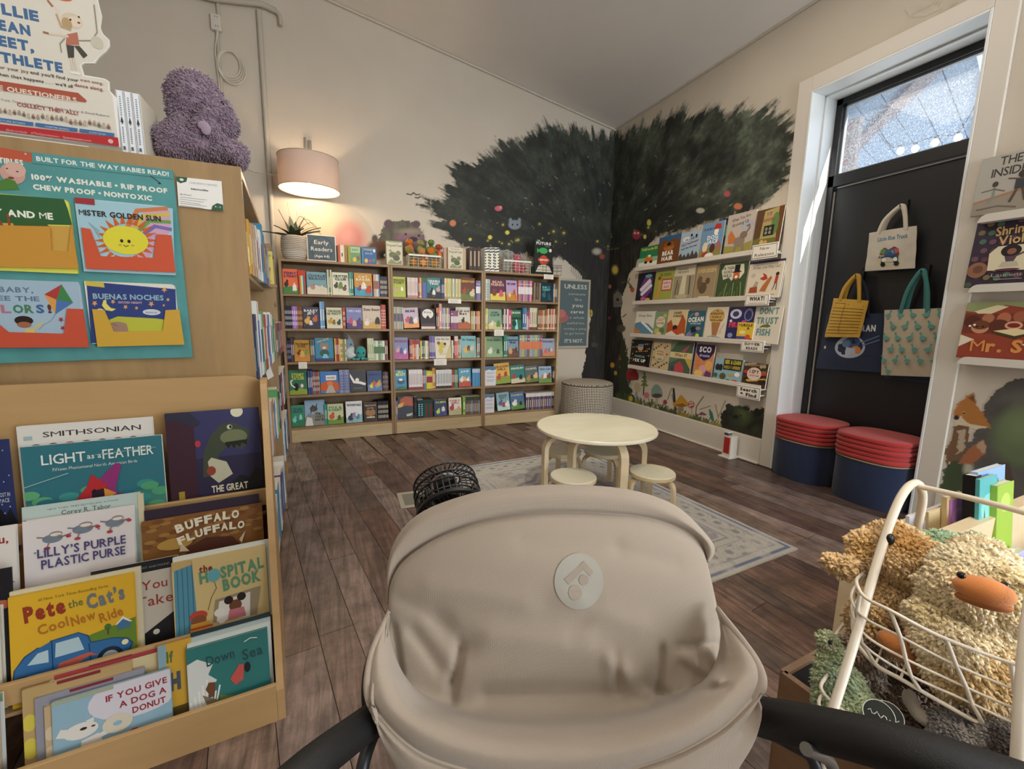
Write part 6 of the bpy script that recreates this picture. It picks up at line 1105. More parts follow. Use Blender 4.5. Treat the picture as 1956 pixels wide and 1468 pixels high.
def wire_basket(L, R_, T_, label, y, n=(7, 4)):
    a, c_ = tp(L, T_, y), tp(R_, T_, y); w = c_[0]-a[0]; h = a[2]-TOP; T = thing('wire_basket', label, 'basket', (a[0], y, TOP+.003)); d = .15
    b = MB()
    for i in range(n[0]+1):
        x = w*i/n[0]
        for yy in (0, d): b.tube([(x, yy, 0), (x, yy, h)], .0016, 5)
        b.tube([(x, 0, 0), (x, d, 0)], .0016, 5)
    for j in range(n[1]):
        z = h*j/n[1]
        for p_, q_ in (((0, 0, z), (w, 0, z)), ((0, d, z), (w, d, z)), ((0, 0, z), (0, d, z)), ((w, 0, z), (w, d, z))): b.tube([p_, q_], .0016, 5)
    for j in range(1, 4): b.tube([(0, d*j/4, 0), (0, d*j/4, h)], .0016, 5); b.tube([(w, d*j/4, 0), (w, d*j/4, h)], .0016, 5)
    b.build('grid', M['wire'], T, True); b = MB(); b.bbox((-.004, -.006, h-.012), (w+.004, .002, h+.006), .002); b.bbox((-.004, d-.002, h-.01), (w+.004, d+.004, h+.004), .002); b.bbox((-.004, 0, h-.01), (.002, d, h+.004), .002); b.bbox((w-.002, 0, h-.01), (w+.004, d, h+.004), .002)
    b.build('rim', M['card'], T, label='flat white rim'); return T, w, h
YBk = CF+.035
Tb, w1, h1 = wire_basket(781, 842, 486, 'white wire basket of green and orange plush dinosaurs', YBk)
x1 = Tb.location.x; zb = TOP+.006
def dino(x, y, z, s, rz, c1, c2, label):
    T = thing('plush_dinosaur', label, 'plush toy', (x, y, z), rz, 'plush dinosaurs in the wire basket')
    remesh_blobs('body', [(0, 0, .05*s, .04*s, .032*s, .055*s), (.0, -.005*s, .13*s, .034*s, .036*s, .03*s), (.0, -.035*s, .122*s, .024*s, .024*s, .017*s), (-.035*s, -.02*s, .06*s, .014*s, .014*s, .03*s), (.035*s, -.02*s, .06*s, .014*s, .014*s, .03*s), (.0, .03*s, .02*s, .03*s, .04*s, .02*s)], .006*s, parent=T, col=c1, cols=[(0, -.04*s, .05*s, .04*s, c2)], disp=.0015, dsc=60)
    for q in (-1, 1): eye(T, (.018*q*s, -.03*s, .143*s), .0055*s)
    return T
dino(x1+.045, YBk+.06, zb+.0, .95, .3, '5f7a35', 'c86a2a', 'green plush dinosaur low at the left of the wire basket')
dino(x1+.16, YBk+.06, zb+.0, .95, -.3, 'b0602c', 'd8a04a', 'orange plush dinosaur in the middle of the wire basket')
dino(x1+.27, YBk+.06, zb+.0, .95, .1, '6a8a3a', 'c8702c', 'green plush dinosaur low at the right of the wire basket')
dino(x1+.03, YBk+.1, zb+.12, 1.0, -1.0, 'c06a24', '7a8a3a', 'orange and green plush dinosaur lying on the basket left rim')
dino(x1+.13, YBk+.08, zb+.11, 1.0, .5, '8a8a4a', 'b8864a', 'tan-green plush dinosaur peering over the basket rim')
dino(x1+.245, YBk+.09, zb+.12, 1.05, -.2, '5a7a2a', 'c86a2c', 'bright green plush dinosaur, highest in the basket')
dino(x1+.32, YBk+.1, zb+.09, 1.0, .7, 'a8482a', 'd8804a', 'rust orange plush dinosaur at the right end of the basket')
Tb, w2, h2 = wire_basket(963, 1014, 497, 'white wire basket holding the grey and pink plush toys', YBk)
x2 = Tb.location.x
T = thing('plush_elephant', 'fluffy grey plush elephant sitting in the right-hand wire basket', 'plush toy', (x2+.06, YBk+.085, zb))
remesh_blobs('body', [(0, 0, .09, .055, .045, .09), (0, -.01, .2, .055, .05, .05), (-.06, .005, .2, .04, .015, .045), (.06, .005, .2, .04, .015, .045), (0, -.05, .16, .018, .02, .04), (-.04, -.03, .1, .018, .018, .04), (.04, -.03, .1, .018, .018, .04)], .009, parent=T, col='8f918c', disp=.004, dsc=50)
for q in (-1, 1): eye(T, (.022*q, -.055, .215), .005)
T = thing('plush_pig', 'pink plush toy leaning in the right-hand wire basket', 'plush toy', (x2+.18, YBk+.07, zb))
remesh_blobs('body', [(0, 0, .07, .045, .04, .07), (0, -.01, .16, .042, .04, .038), (-.03, -.0, .195, .014, .01, .016), (.03, 0, .195, .014, .01, .016), (-.045, -.02, .1, .03, .013, .013), (.045, -.02, .09, .03, .013, .013)], .008, parent=T, col='b85f6e', disp=.003, dsc=50)
MB().ell((0, -.05, .155), (.014, .008, .01), 'd8909a', 12, 8).build('snout', M['matte'], T, True)
for q in (-1, 1): eye(T, (.018*q, -.046, .172), .004)
T = thing('plush_rabbit', 'small grey-pink plush rabbit behind the pink one', 'plush toy', (x2+.255, YBk+.095, zb))
remesh_blobs('body', [(0, 0, .07, .04, .035, .07), (0, 0, .15, .035, .033, .033), (-.015, 0, .2, .01, .008, .04), (.018, 0, .2, .01, .008, .04), (.03, -.03, .06, .02, .03, .015)], .008, parent=T, col='8a7a7c', cols=[(.02, -.02, .04, .06, 'b04a5a')], disp=.003, dsc=50)
# wire rack with the fish cover
T = thing('book_rack', 'black wire countertop rack holding dark green books', 'rack', (tp(1016, 500)[0], YT-.045, TOP+.001)); w = tp(1069, 500)[0]-tp(1016, 500)[0]; b = MB()
for i in range(4):
    x = w*i/3; b.tube([(x, 0, .0), (x, 0, .11)], .002, 5); b.tube([(x, .1, .0), (x, .1, .11)], .002, 5); b.tube([(x, 0, .002), (x, .1, .002)], .002, 5)
for z in (.002, .05, .085, .11): b.tube([(0, 0, z), (w, 0, z), (w, .1, z), (0, .1, z)], .002, 5, closed=True)
b.tube([(w*.45, 0, .0), (w*.45, 0, .155)], .002, 5); b.tube([(w*.7, 0, 0), (w*.7, 0, .155)], .002, 5); b.build('wire_frame', M['blackwire'], T, True); rx, ry = T.location.x, T.location.y
FB = [('r', 0, 0, 1, 1, '1b221c'), ('t', 'THE', .22, .94, .16, .035, 'e4e4e0', .02), ('t', 'FUTURE', .5, .85, .8, .075, 'e4e4e0', .04), ('t', 'BOOK', .72, .79, .26, .03, '8a9a8a', .02), ('e', .48, .68, .24, .085, '3fae5a'), ('p', [.28, .68, .14, .75, .14, .6], '3fae5a'), ('e', .86, .7, .08, .05, 'e4e4e0'), ('e', .5, .4, .23, .15, 'c8442a'), ('e', .24, .42, .05, .05, 'c8442a'), ('e', .76, .42, .05, .05, 'c8442a'), ('p', [.26, .44, .74, .44, .7, .39, .54, .39, .5, .42, .46, .39, .3, .39], 'd8c8c0'), ('p', [.05, .06, .2, .24, .5, .3, .8, .24, .95, .06], 'd8d2c0'), ('r', 0, 0, 1, .07, '14180f')]
topbook(1022, 1057, 457, FB, 'black cover of a red face and green fish titled THE FUTURE BOOK', y=YT-.02, tilt=3)
for k in range(4): 
    x = rx+.01+k*.068
    for j in range(1):
        m = MB().box((0, 0, 0), (.062, .05, .085), ['1f3326', '20402c', '8a8f80', '1f3a28'][k]); art_mb(.062, .085, [('r', 0, .12+.16*i, 1, .16+.16*i, '14241a') for i in range(5)], m, -.0004, -.0001)
        tag(m.build('book', M['print'], norm=False, loc=(x, ry+.045, TOP+.005)), 'dark green book packed in the wire rack, %s from the left' % ORD[k], 'book', 'green books in the wire rack')
# UNLESS sign on the back wall
a, c_ = on(1068, 531, 1, YB-.02), on(1122, 652, 1, YB-.02); a = np.array([2.555, YB-.025, on(1122, 534, 1, YB-.02)[2]]); c_ = on(1121, 655, 1, YB-.02); w = on(1126, 590, 1, YB-.02)[0]-a[0]; h = a[2]-on(1112, 664, 1, YB-.02)[2]
T = thing('wall_sign', 'framed grey-blue quote sign reading UNLESS someone like you cares', 'sign', (a[0], YB-.025, a[2]-h))
MB().bbox((0, 0, 0), (w, .024, h), .004).build('frame', mat('sign_frame', 'b3aa97', .6), T)
art_mb(w, h, [('r', .05, .03, .95, .97, '56676b'), ('e', .24, .44, .2, .07, 'a05f5f'), ('e', .24, .5, .12, .06, 'b86f6a'), ('l', [.2, .1, .24, .44], .03, '8a7a5a'), ('t', 'UNLESS', .6, .86, .6, .06, 'c9cbc2', .02), ('t', 'someone', .64, .77, .46, .035, 'b0b4ac', .0), ('t', 'like', .68, .69, .22, .04, 'b0b4ac', .0), ('t', 'you', .66, .6, .3, .05, 'c9cbc2', .02), ('t', 'cares', .66, .51, .36, .045, 'c9cbc2', .02), ('t', 'a whole', .66, .43, .4, .035, 'b0b4ac', .0), ('t', 'awful lot,', .64, .35, .48, .035, 'b0b4ac', .0), ('t', 'nothing is going', .62, .27, .6, .03, 'b0b4ac', .0), ('t', 'to get better.', .62, .2, .55, .035, 'b0b4ac', .0), ('t', 'IT’S NOT.', .6, .08, .5, .05, 'c9cbc2', .02)]).build('lettering', M['print'], T, norm=False)
# narwhal and octopus on the middle row
z = SH[2]; p = fx(668, 660, CF+.06)
T = thing('plush_narwhal', 'pale blue plush narwhal standing nose up on the middle row', 'plush toy', (p[0], CF+.09, z+.001))
remesh_blobs('body', [(0, 0, .1, .045, .04, .1), (0, 0, .16, .04, .036, .06), (-.01, 0, .03, .05, .035, .03), (.02, -.02, .05, .045, .015, .02)], .008, parent=T, col='7f95a6', cols=[(.02, -.03, .08, .06, 'c8d0d4')], disp=.001)
b = MB(); b.tube(cr([(0, 0, .215), (-.01, 0, .25), (-.028, -.0, .268), (-.04, 0, .278)], 4), [.013, .012, .011, .01, .009, .008, .007, .006, .005, .004, .003, .002, .001], 8); b.build('tusk', mat('tusk_cloth', '8d9299', .8), T, True); eye(T, (.012, -.04, .16), .006)
p = fx(689, 670, CF+.05); T = thing('plush_octopus', 'teal plush octopus sitting beside the narwhal', 'plush toy', (p[0], CF+.06, z+.001))
remesh_blobs('body', [(0, 0, .085, .05, .045, .055), (0, 0, .05, .045, .04, .03)]+[(.06*cos(radians(a)), .045*sin(radians(a)), .012, .035, .011, .011, 0, 0, a) for a in range(0, 360, 40)], .006, parent=T, col='3f9a98', disp=.001)
for a in (-50, -90, -130, -20, -160): pass
for q in (-1, 1): MB().ell((.024*q, -.042, .075), (.006, .005, .008), '14181a', 10, 8).build('eye', M['matte'], T, True)
# ================================================================== LEFT BOOKCASES
A1 = math.atan2(-.063, 1.03); U1 = (-.243, 1.812, 0)     # the long front runs away from the camera, facing right
def case_unit(loc, L, top, dep, shelves, label, extra=0):
    T = thing('bookcase', label, 'bookcase', loc, -A1*1.0); t = .022      # local +y along the front, local -x into the case
    b = MB(); b.bbox((-dep, 0, 0), (0, t, top), .0015); b.build('side_panel', M['maple'], T); MB().bbox((-dep, L-t, 0), (0, L, top), .0015).build('side_panel', M['maple'], T)
    MB().bbox((-dep, t, top-t), (-.001, L-t, top), .0015).build('top_panel', M['maple'], T)
    for z in shelves: MB().bbox((-dep+.02, t, z-.02), (-.002, L-t, z), .0015).build('shelf', M['maple'], T)
    MB().box((-.32, t, .02), (-.31, L-t, top-t)).build('back_panel', M['maple'], T)
    return T
T = C1 = thing('bookcase', 'tall maple bookcase at the left carrying the teal board book display', 'bookcase', U1)
_fx = lambda y: -.0612*y
def slabxy(name, y0, y1, z0, z1, back, inset=0.):
    MB().prism([(_fx(y0)-inset, y0, z0), (_fx(y1)-inset, y1, z0), (back, y1, z0), (back, y0, z0)], (0, 0, z1-z0)).build(name, M['maple'], T)
slabxy('side_panel', 0, .022, 0, 1.697, -1.75); slabxy('side_panel', 1.008, 1.03, 0, 1.697, -1.75); slabxy('top_panel', .022, 1.008, 1.675, 1.697, -1.75, .001)
for z in (1.35, .95, .56, .12): slabxy('shelf', .022, 1.008, z-.02, z, -.33, .003)
MB().box((-.34, .022, .02), (-.33, 1.008, 1.675)).build('back_panel', M['maple'], T)
C1R = Euler((0, 0, math.atan(.0612)))
C2 = case_unit((U1[0]+.035-.063, U1[1]+1.085, 0), .6, 1.6, .45, [1.28, .95, .62, .3, .1], 'lower maple bookcase just beyond the tall left one')
def sidebooks(T, y0, y1, z, specs, lab):
    R_ = C1R if T is C1 else T.rotation_euler; X = Matrix.Translation(T.location) @ R_.to_matrix().to_4x4(); n = len(specs); dy = (y1-y0)/n
    for i, (h, w, pr, c, c2) in enumerate(specs):
        p = X @ Vector((pr, y0+i*dy, z+.001)); m = MB(); m.box((-w, 0, 0), (0, dy-.002, h), c); m.box((-w+.002, .002, h), (-.002, dy-.004, h+.0006), 'e8e2d4')
        m.add([(-w*.3, -.0005, h*.15), (-.004, -.0005, h*.15), (-.004, -.0005, h*.5), (-w*.3, -.0005, h*.5)], [(0, 1, 2, 3)], c2); m.add([(.0005, .006, h*.2), (.0005, dy-.008, h*.2), (.0005, dy-.008, h*.75), (.0005, .006, h*.75)], [(0, 1, 2, 3)], c2)
        o = m.build('book', M['print'], norm=False, loc=p); o.rotation_euler = R_; tag(o, '%s picture book, %s from the near end, %s' % (CN.get(c, 'coloured'), ORD[i], lab), 'book', 'books on the left bookcases, '+lab)
CN = {'c8a03a': 'yellow', 'a85a3a': 'rust', 'b89a7c': 'tan', 'd9d6ce': 'white', 'c9d3d8': 'pale', '3f86a8': 'blue', '8a3a5a': 'plum', '27395a': 'navy', '5a9a5a': 'green', 'b03a34': 'red', 'e0dcd2': 'off-white', '4f6fa8': 'mid blue', '3f8a68': 'sea green', 'c0703a': 'orange', '5a3f6a': 'purple', '2f6f78': 'teal', '6a4a3a': 'brown'}
r_ = random.Random(3)
sidebooks(C1, .05, 1.0, 1.35, [(.2, .2, -.005, 'a85a3a', 'e0c8a0'), (.2, .2, .002, 'c8a03a', 'f0e0a0'), (.2, .2, .006, 'b89a7c', 'd8c8b0'), (.21, .2, .01, 'b89a7c', 'e8e0d0'), (.22, .2, .012, 'd9d6ce', 'a83a34'), (.19, .2, .014, 'c9d3d8', '8a9aa0'), (.23, .2, .018, 'e0dcd2', '33333a'), (.27, .22, .022, '3f86a8', 'b8403a'), (.24, .2, .024, '3f86a8', 'd8c84a'), (.2, .2, .026, '8a3a5a', 'd8d0c8'), (.19, .2, .028, '4f6fa8', 'd8d8e0'), (.2, .2, .03, 'b89a7c', 'e0dcc8')], 'upper row')
sidebooks(C1, .05, 1.0, .95, [(.25, .2, .004, '27395a', '8a9ab0'), (.3, .2, .008, 'd9d6ce', '4f6fa8'), (.25, .2, .012, 'c9d3d8', '27395a'), (.26, .2, .014, '5a9a5a', 'e0e8d8'), (.25, .2, .018, 'b03a34', 'e8d8c8'), (.26, .2, .02, 'e0dcd2', '5a3f6a'), (.25, .2, .024, '4f6fa8', 'e0e0e8'), (.26, .2, .028, 'e0dcd2', '27395a'), (.25, .2, .03, 'd9d6ce', '3f8a68'), (.23, .2, .034, '3f8a68', 'd8e8e0')], 'second row')
sidebooks(C1, .05, 1.0, .56, [(.2+.05*r_.random(), .2, .006+.004*k, ['4f6fa8', 'e0dcd2', '2f6f78', 'c9d3d8', 'c0703a', '3f86a8', 'e0dcd2', '5a9a5a', '27395a'][k], 'd8d8d8') for k in range(9)], 'third row')
sidebooks(C1, .05, 1.0, .12, [(.22+.05*r_.random(), .2, .012+.004*k, ['c9d3d8', '27395a', 'd9d6ce', '3f86a8', 'e0dcd2', '5a3f6a', '4f6fa8', 'e0dcd2'][k], '8aa0b8') for k in range(8)], 'lowest row')
sidebooks(C2, .03, .57, .62, [(.22, .18, .008+.004*k, ['27395a', 'b03a34', 'd9d6ce', '2f6f78', '6a4a3a'][k], 'd0d0c8') for k in range(5)], 'second bookcase, middle row')
sidebooks(C2, .03, .57, .95, [(.2, .18, .008+.004*k, ['6a4a3a', '27395a', 'b03a34', '5a3f6a', 'a85a3a'][k], 'd0c8b8') for k in range(5)], 'second bookcase, upper row')
sidebooks(C2, .03, .57, .3, [(.22, .18, .008+.004*k, ['c9d3d8', '27395a', 'e0dcd2', '4f6fa8'][k], '9ab0c0') for k in range(4)], 'second bookcase, lower row')
# cover facing the room at the joint of the two cases
p = on(503, 541, 1, 2.83); q = on(523, 541, 1, 2.83); zt = on(505, 478, 1, 2.83)[2]
book(p[0]+.005, 2.835, p[2]-.002, q[0]-p[0]-.005, zt-p[2], .018, [('r', 0, 0, 1, 1, 'd9cf6a'), ('t', 'Cookie and', .42, .84, .9, .08, '3a3a34', .01), ('t', 'Bear!', .4, .72, .5, .08, '3a3a34', .01), ('e', .5, .5, .22, .1, 'eceae0'), ('e', .62, .46, .1, .08, '2a2a28'), ('r', .48, .3, .66, .4, 'b0442f'), ('t', 'a board book', .5, .08, .6, .04, '6a6a4a', .0)], 'yellow board book cover titled Cookie and Bear! at the bookcase joint', cover='d9cf6a')
T = thing('book_bracket', 'small wooden bracket holding the yellow board book', 'bracket', (p[0]-.02, 2.835, p[2]-.022)); MB().bbox((0, 0, 0), (.085, .03, .018), .002).build('bracket_bar', M['maple'], T)
# white shelf flag
f0 = on(500, 687, 1, 2.75); f1 = on(523, 718, 1, 2.75); w = f1[0]-f0[0]
MBf = MB(); MBf.prism([(0, 0, 0), (.03, 0, 0), (w, 0, f1[2]-f0[2]-.0), (w-.03, 0, f1[2]-f0[2]-.02)], (0, .002, 0)); tag(MBf.build('shelf_flag', M['card'], loc=(f0[0], 2.75, f0[2])), 'white paper flag hanging off the second shelf of the left bookcase', 'card')
# ------------------------------------------------------------------ flat art placed on a vertical plane by what the photo shows
class PA:
    def __init__(s, y): s.y = y; s.e = []
    def p(s, px, py): q = on(px, py, 1, s.y); return float(q[0]), float(q[2])
    def sc(s, px, py): return float((on(px+1, py, 1, s.y)-on(px, py, 1, s.y))[0])
    def P(s, pts, c): s.e.append(('p', [v for i in range(0, len(pts), 2) for v in s.p(pts[i], pts[i+1])], c))
    def L(s, pts, w, c): s.e.append(('l', [v for i in range(0, len(pts), 2) for v in s.p(pts[i], pts[i+1])], w*s.sc(*pts[:2]), c))
    def E(s, x, y, rx, ry, c): a, b = s.p(x, y); k = s.sc(x, y); s.e.append(('e', a, b, rx*k, ry*k, c))
    def T(s, t, xl, yl, xr, h, c, bold=.02, rot=None):
        a = s.p(xl, yl); k = s.sc((xl+xr)/2, yl); sl = (638-yl)/(2905-xl)
        b = s.p(xr, yl+sl*(xr-xl)); s.e.append(('t', t, (a[0]+b[0])/2, a[1], b[0]-a[0], h*k*.98, c, bold, rot or 0))
    def build(s, name, parent, O, dy=-.00012, y0=-.0004):
        mb = art_mb(1, 1, s.e, y0=y0, dy=dy); mb.v = [(p_[0]-O[0], p_[1]+s.y-O[1], p_[2]-O[2]) for p_ in mb.v]; return mb.build(name, M['print'], parent, norm=False)
def slab(b, pa, pts, t, O, col=None):
    q = [pa.p(pts[i], pts[i+1]) for i in range(0, len(pts), 2)]; b.prism([(x-O[0], pa.y-O[1], z-O[2]) for x, z in q], (0, t, 0), col)
# the top header poster
yP = 1.83; pa = PA(yP); O = (-.9, yP, TOP+.002); T = thing('header_poster', 'cream cut-out poster with blue capitals and a red band on the tall bookcase', 'poster', O)
out = [-130, -70, 190, -60, 186, 0, 194, 30, 191, 52, 196, 64, 208, 75, 209, 88, 202, 98, 188, 110, 180, 121, 160, 121, 155, 125, 160, 143, 200, 150, 208, 155, 209, 172, 222, 186, 229, 281, -130, 236]
b = MB(); slab(b, pa, out, .006, O); b.build('poster_board', M['card'], T)
pa.P([-130, -70, 189, -58, 185, 0, 193, 30, 190, 52, 195, 65, 207, 76, 207, 88, 201, 97, 187, 109, 178, 119, 158, 119, 153, 125, 158, 145, 199, 152, 207, 157, 207, 171, 215, 185, 227, 280, -130, 235], 'd6d0c2')
for t_, xl, yl, xr, h in (('LLIE', 4, 26, 75, 22), ('EAN', -1, 56, 59, 22), ('EET,', -2, 86, 66, 22), ('THLETE', 2, 117, 121, 21)): pa.T(t_, xl, yl, xr, h, '3d668f', .06)
pa.E(118, -6, 20, 9, 'c4603a'); pa.L([100, 8, 110, 22, 114, 48], 5, 'd8c8b4'); pa.L([92, 2, 100, 12], 5, '9a6a50'); pa.E(138, 40, 20, 17, 'cdbfa6'); pa.E(144, 42, 13, 12, 'dccab4'); pa.E(128, 46, 10, 14, 'b09468'); pa.E(135, 38, 2, 2.4, '26221e'); pa.E(151, 33, 2, 2.4, '26221e'); pa.E(151, 44, 3, 2, '4a2a24')
pa.L([135, 58, 118, 52, 108, 28], 4, 'b89a7c'); pa.P([128, 66, 148, 62, 152, 86, 126, 86], 'b06a54'); pa.L([130, 70, 108, 66, 90, 64], 5, 'd6c4ae'); pa.L([92, 64, 84, 62], 5, '9a6a50'); pa.L([152, 78, 176, 78, 186, 62, 180, 10], 2.6, '8f8672'); pa.L([118, 100, 115, 84, 124, 74], 2.4, '8f8672'); pa.E(186, 82, 12, 14, 'c2bca8')
pa.P([127, 86, 142, 88, 142, 112, 131, 111], '3d3c34'); pa.P([142, 88, 152, 88, 168, 106, 160, 112], '3d3c34'); pa.L([136, 112, 140, 138], 4, 'd0c2ae'); pa.L([141, 112, 147, 134], 4, 'd0c2ae'); pa.E(140, 139, 6, 3, 'e4e0d8'); pa.E(149, 141, 6, 3, 'e4e0d8')
pa.T('or your joy', 0, 131, 56, 7, '6a4a40', .02); pa.T('and you’ll find your', 59, 141, 151, 7, '3a3430', .02); pa.T('own song.', 154, 155, 198, 6, '8f5a4a', .02)
pa.T('hen that happens . . . we’ll all', 1, 145, 140, 7, '3a3430', .02); pa.T('dance along.', 143, 165, 199, 7, '8a4a3a', .02)
pa.P([-130, 142, 0, 155, 150, 178, 166, 192, 165, 196, 0, 173, -130, 158], 'a5503c'); pa.T('THE QUESTIONEERS', -28, 168, 148, 11, 'dccfbe', .03); pa.T('from New York Times bestselling team Andrea Beaty & David Roberts', -40, 186, 210, 5, '6a6e74', .0)
pa.T('COLLECT THEM ALL!', 34, 203, 150, 8, '9a3f34', .03)
rr_ = random.Random(4)
for k in range(24): x = 2+k*9; y = 214+(x*.135)+rr_.uniform(-2, 3); pa.E(x, y, 3.4, 4.5, ['9a8c78', '6f6a5c', 'b8a890', '7a5f50'][k % 4]); pa.E(x, y-5, 2.3, 2.3, 'b89a80')
for x0, x1, t_ in ((-20, 66, 'PICTURE BOOKS'), (70, 150, 'CHAPTER BOOKS'), (154, 220, 'ACTIVITY BOOKS')): s_ = .135; y0 = 218+x0*s_+8; pa.P([x0, y0, x1, y0+(x1-x0)*s_, x1, y0+(x1-x0)*s_+7, x0, y0+7], '3f6a9a'); pa.T(t_, x0+18, y0+6+18*s_, x1-16, 3.5, 'c8d0dc', .0)
pa.P([-130, 226, 0, 238, 227, 264, 229, 281, 0, 250, -130, 236], 'b02a30'); pa.T('@abramskids', 14, 251, 54, 5, 'd8a0a0', .0); pa.T('#TheQuestioneers', 62, 257, 116, 5, 'd8a0a0', .0); pa.T('Questioneers.com', 122, 265, 176, 5, 'e0b8b8', .0); pa.E(213, 271, 5, 5, 'e0a8a8')
pa.build('lettering', T, O, -.00006); MB().bbox((.0, .006, 0), (.25, .12, .008), .002).build('foot', M['card'], T)
# white book set beside it
for k in range(3):
    x0 = 233+k*15; pa = PA(1.84); a = on(x0, 285, 1, 1.84); c_ = on(x0+14.3, 287, 1, 1.84); zt = on(x0, 174+k*3, 1, 1.84)[2]
    tag(book(a[0], 1.84, TOP+.001, c_[0]-a[0], zt-TOP, .16, [('r', 0, 0, 1, 1, 'e4e8ec'), ('r', .05, .01, .1, .99, '3a3f46'), ('r', .9, .01, .95, .99, '3a3f46')]+[('e', .5, .9-.035*j, .12, .009, '7a8088') for j in range(9)]+[('p', [.5, .6, .3, .5, .7, .5], '2f3a3a'), ('r', .44, .47, .56, .51, '2f3a3a')]+[('e', .5, .42-.03*j, .11, .009, '6a7078') for j in range(9)]+[('r', .35, .06, .65, .12, '5a6068')], 'white slipcased spine with a small tree mark, %s of three on top' % ORD[k], 'white set on the tall bookcase', small=True), 'white slipcased spine with a small tree mark, %s of three on top' % ORD[k], 'book', 'white set on the tall bookcase')
# purple plush dinosaur
pc = on(395, 308, 1, 1.93); T = thing('plush_dinosaur', 'big purple plush dinosaur sitting on the tall bookcase', 'plush toy', (pc[0], 1.95, TOP+.002)); k = 1.0
def pl(px, py, r, y=0): q = on(px, py, 1, 1.95); s_ = 1.95/825*1.03; return (float(q[0]-pc[0]), y, float(q[2]-TOP))+tuple(v*s_ for v in r)
bl = [pl(374, 194, (34, 34, 36)), pl(396, 212, (30, 30, 26)), pl(418, 236, (24, 28, 24)), pl(424, 214, (12, 20, 9)), pl(352, 214, (20, 24, 24)), pl(370, 255, (30, 32, 26)), pl(364, 276, (42, 38, 26)), pl(348, 292, (30, 34, 16)), pl(398, 292, (46, 40, 16)), pl(448, 298, (20, 16, 14), -.05), pl(463, 308, (9, 13, 17), -.05), pl(400, 252, (12, 12, 32), -.075)+(0, 30, 0), pl(418, 275, (11, 11, 12), -.085), pl(303, 287, (15, 12, 6), .02), pl(437, 213, (4, 4, 5), -.02)]
o = remesh_blobs('body', bl, .009, parent=T, col='927e8c', cols=[(bl[2][0]+.02, -.05, bl[2][2]+.02, .05, '8f7a88')], tufts=15000, tl=.0075, seed=5, disp=.003, dsc=30)
sp = pl(380, 152, (5, 6, 10)); MB().ell((0, 0, 0), (.02, .014, .036), 'cfc0ca', 14, 10, X=Matrix.Translation((sp[0], -.0, sp[2])) @ Matrix.Rotation(radians(-38), 4, 'Y')).build('head_spike', M['fur'], T, True, label='pale lilac felt spike')
for (x, y_, rx, rz_) in ((405, 266, 7, 6), (409, 272, 6, 8)): q = pl(x, y_, (rx, 3, rz_)); MB().ell((q[0], -.118, q[2]), (q[3], .006, q[5]), '9c8a9a', 14, 8).build('heart_patch', M['fur'], T, True)
q = pl(437, 218, (1, 1, 1)); eye(T, (q[0]-.01, -.045, q[2]+.015), .006)
# card and display on the panel
yB = 1.804; pa = PA(yB); O = (-.5, yB, 1.4); T = thing('notice_card', 'small white notice card with green corners pinned right of the teal display', 'sign', O)
b = MB(); slab(b, pa, [337, 337, 423, 346, 427, 403, 341, 393], .003, O); b.build('card', M['card'], T)
pa.P([337, 337, 358, 339, 356, 347, 345, 350, 338, 346], '2f5a42'); pa.E(347, 343, 4, 3, 'd8dcd0'); pa.T('CHILDREN’S CENTRE', 362, 350, 415, 3.6, 'a8a8a4', .0); pa.T('Indestructibles', 365, 362, 398, 4, '33343a', .03); pa.T('Why We Love It', 344, 372, 366, 3, '6a6a70', .01)
for k in range(5): pa.L([344, 376+k*4, 395-(k % 3)*6, 382+k*4], 1, '9a9a9e')
pa.P([404, 401, 406, 393, 415, 388, 426, 391, 427, 403], '2f5a42'); pa.T('0 - 2', 411, 396, 422, 3.4, 'd8e0d4', .02); pa.build('lettering', T, O)
yD = 1.798; pa = PA(yD); O = (-.7, yD, 1.3); T = thing('book_display_card', 'teal hanging display card with four book pockets on the maple panel', 'display', O)
b = MB(); slab(b, pa, [-110, 268, 330, 325, 368, 682, 180, 687, -110, 698], .006, O); b.build('backing_card', mat('teal_card', '4f8f8e', .6, var=.12, vscale=9), T)
pa.P([-110, 262, 61, 292, 62, 310, -110, 292], 'b8553c'); pa.T('INDESTRUCTIBLES', -95, 300, 45, 13, 'e6dccb', .04); pa.E(49, 294, 2, 2, 'd8c0b0')
pa.T('BUILT FOR THE WAY BABIES READ!', 70, 307, 323, 10, 'dfe6de', .03); pa.L([62, 312, 330, 342], 1.2, '2f6a6c')
pa.T('100% WASHABLE • RIP PROOF', 61, 342, 320, 11, 'e2e4d8', .05); pa.T('CHEW PROOF • NONTOXIC', 64, 361, 291, 11, 'e2e4d8', .05); pa.L([288, 336, 303, 347, 306, 350], 1.6, '22333a'); pa.E(305, 350, 3, 2, '22333a')
pa.E(25, 332, 24, 25, 'c4998c'); pa.E(30, 324, 20, 18, 'cfa898'); pa.E(14, 322, 2.5, 1.6, '3a2a26'); pa.E(34, 328, 2.5, 1.6, '3a2a26'); pa.P([-5, 348, 14, 340, 30, 346, 38, 362, -8, 364], '4c7a34'); pa.E(22, 340, 6, 3, '7a3a38')
pa.build('lettering', T, O)
def pocket(col, pts): pq = PA(yD-.019); b = MB(); slab(b, pq, pts, .003, O); q = [pq.p(pts[i], pts[i+1]) for i in (0, 2)]; b.build('pocket', mat('pocket_'+col, col, .6), T)
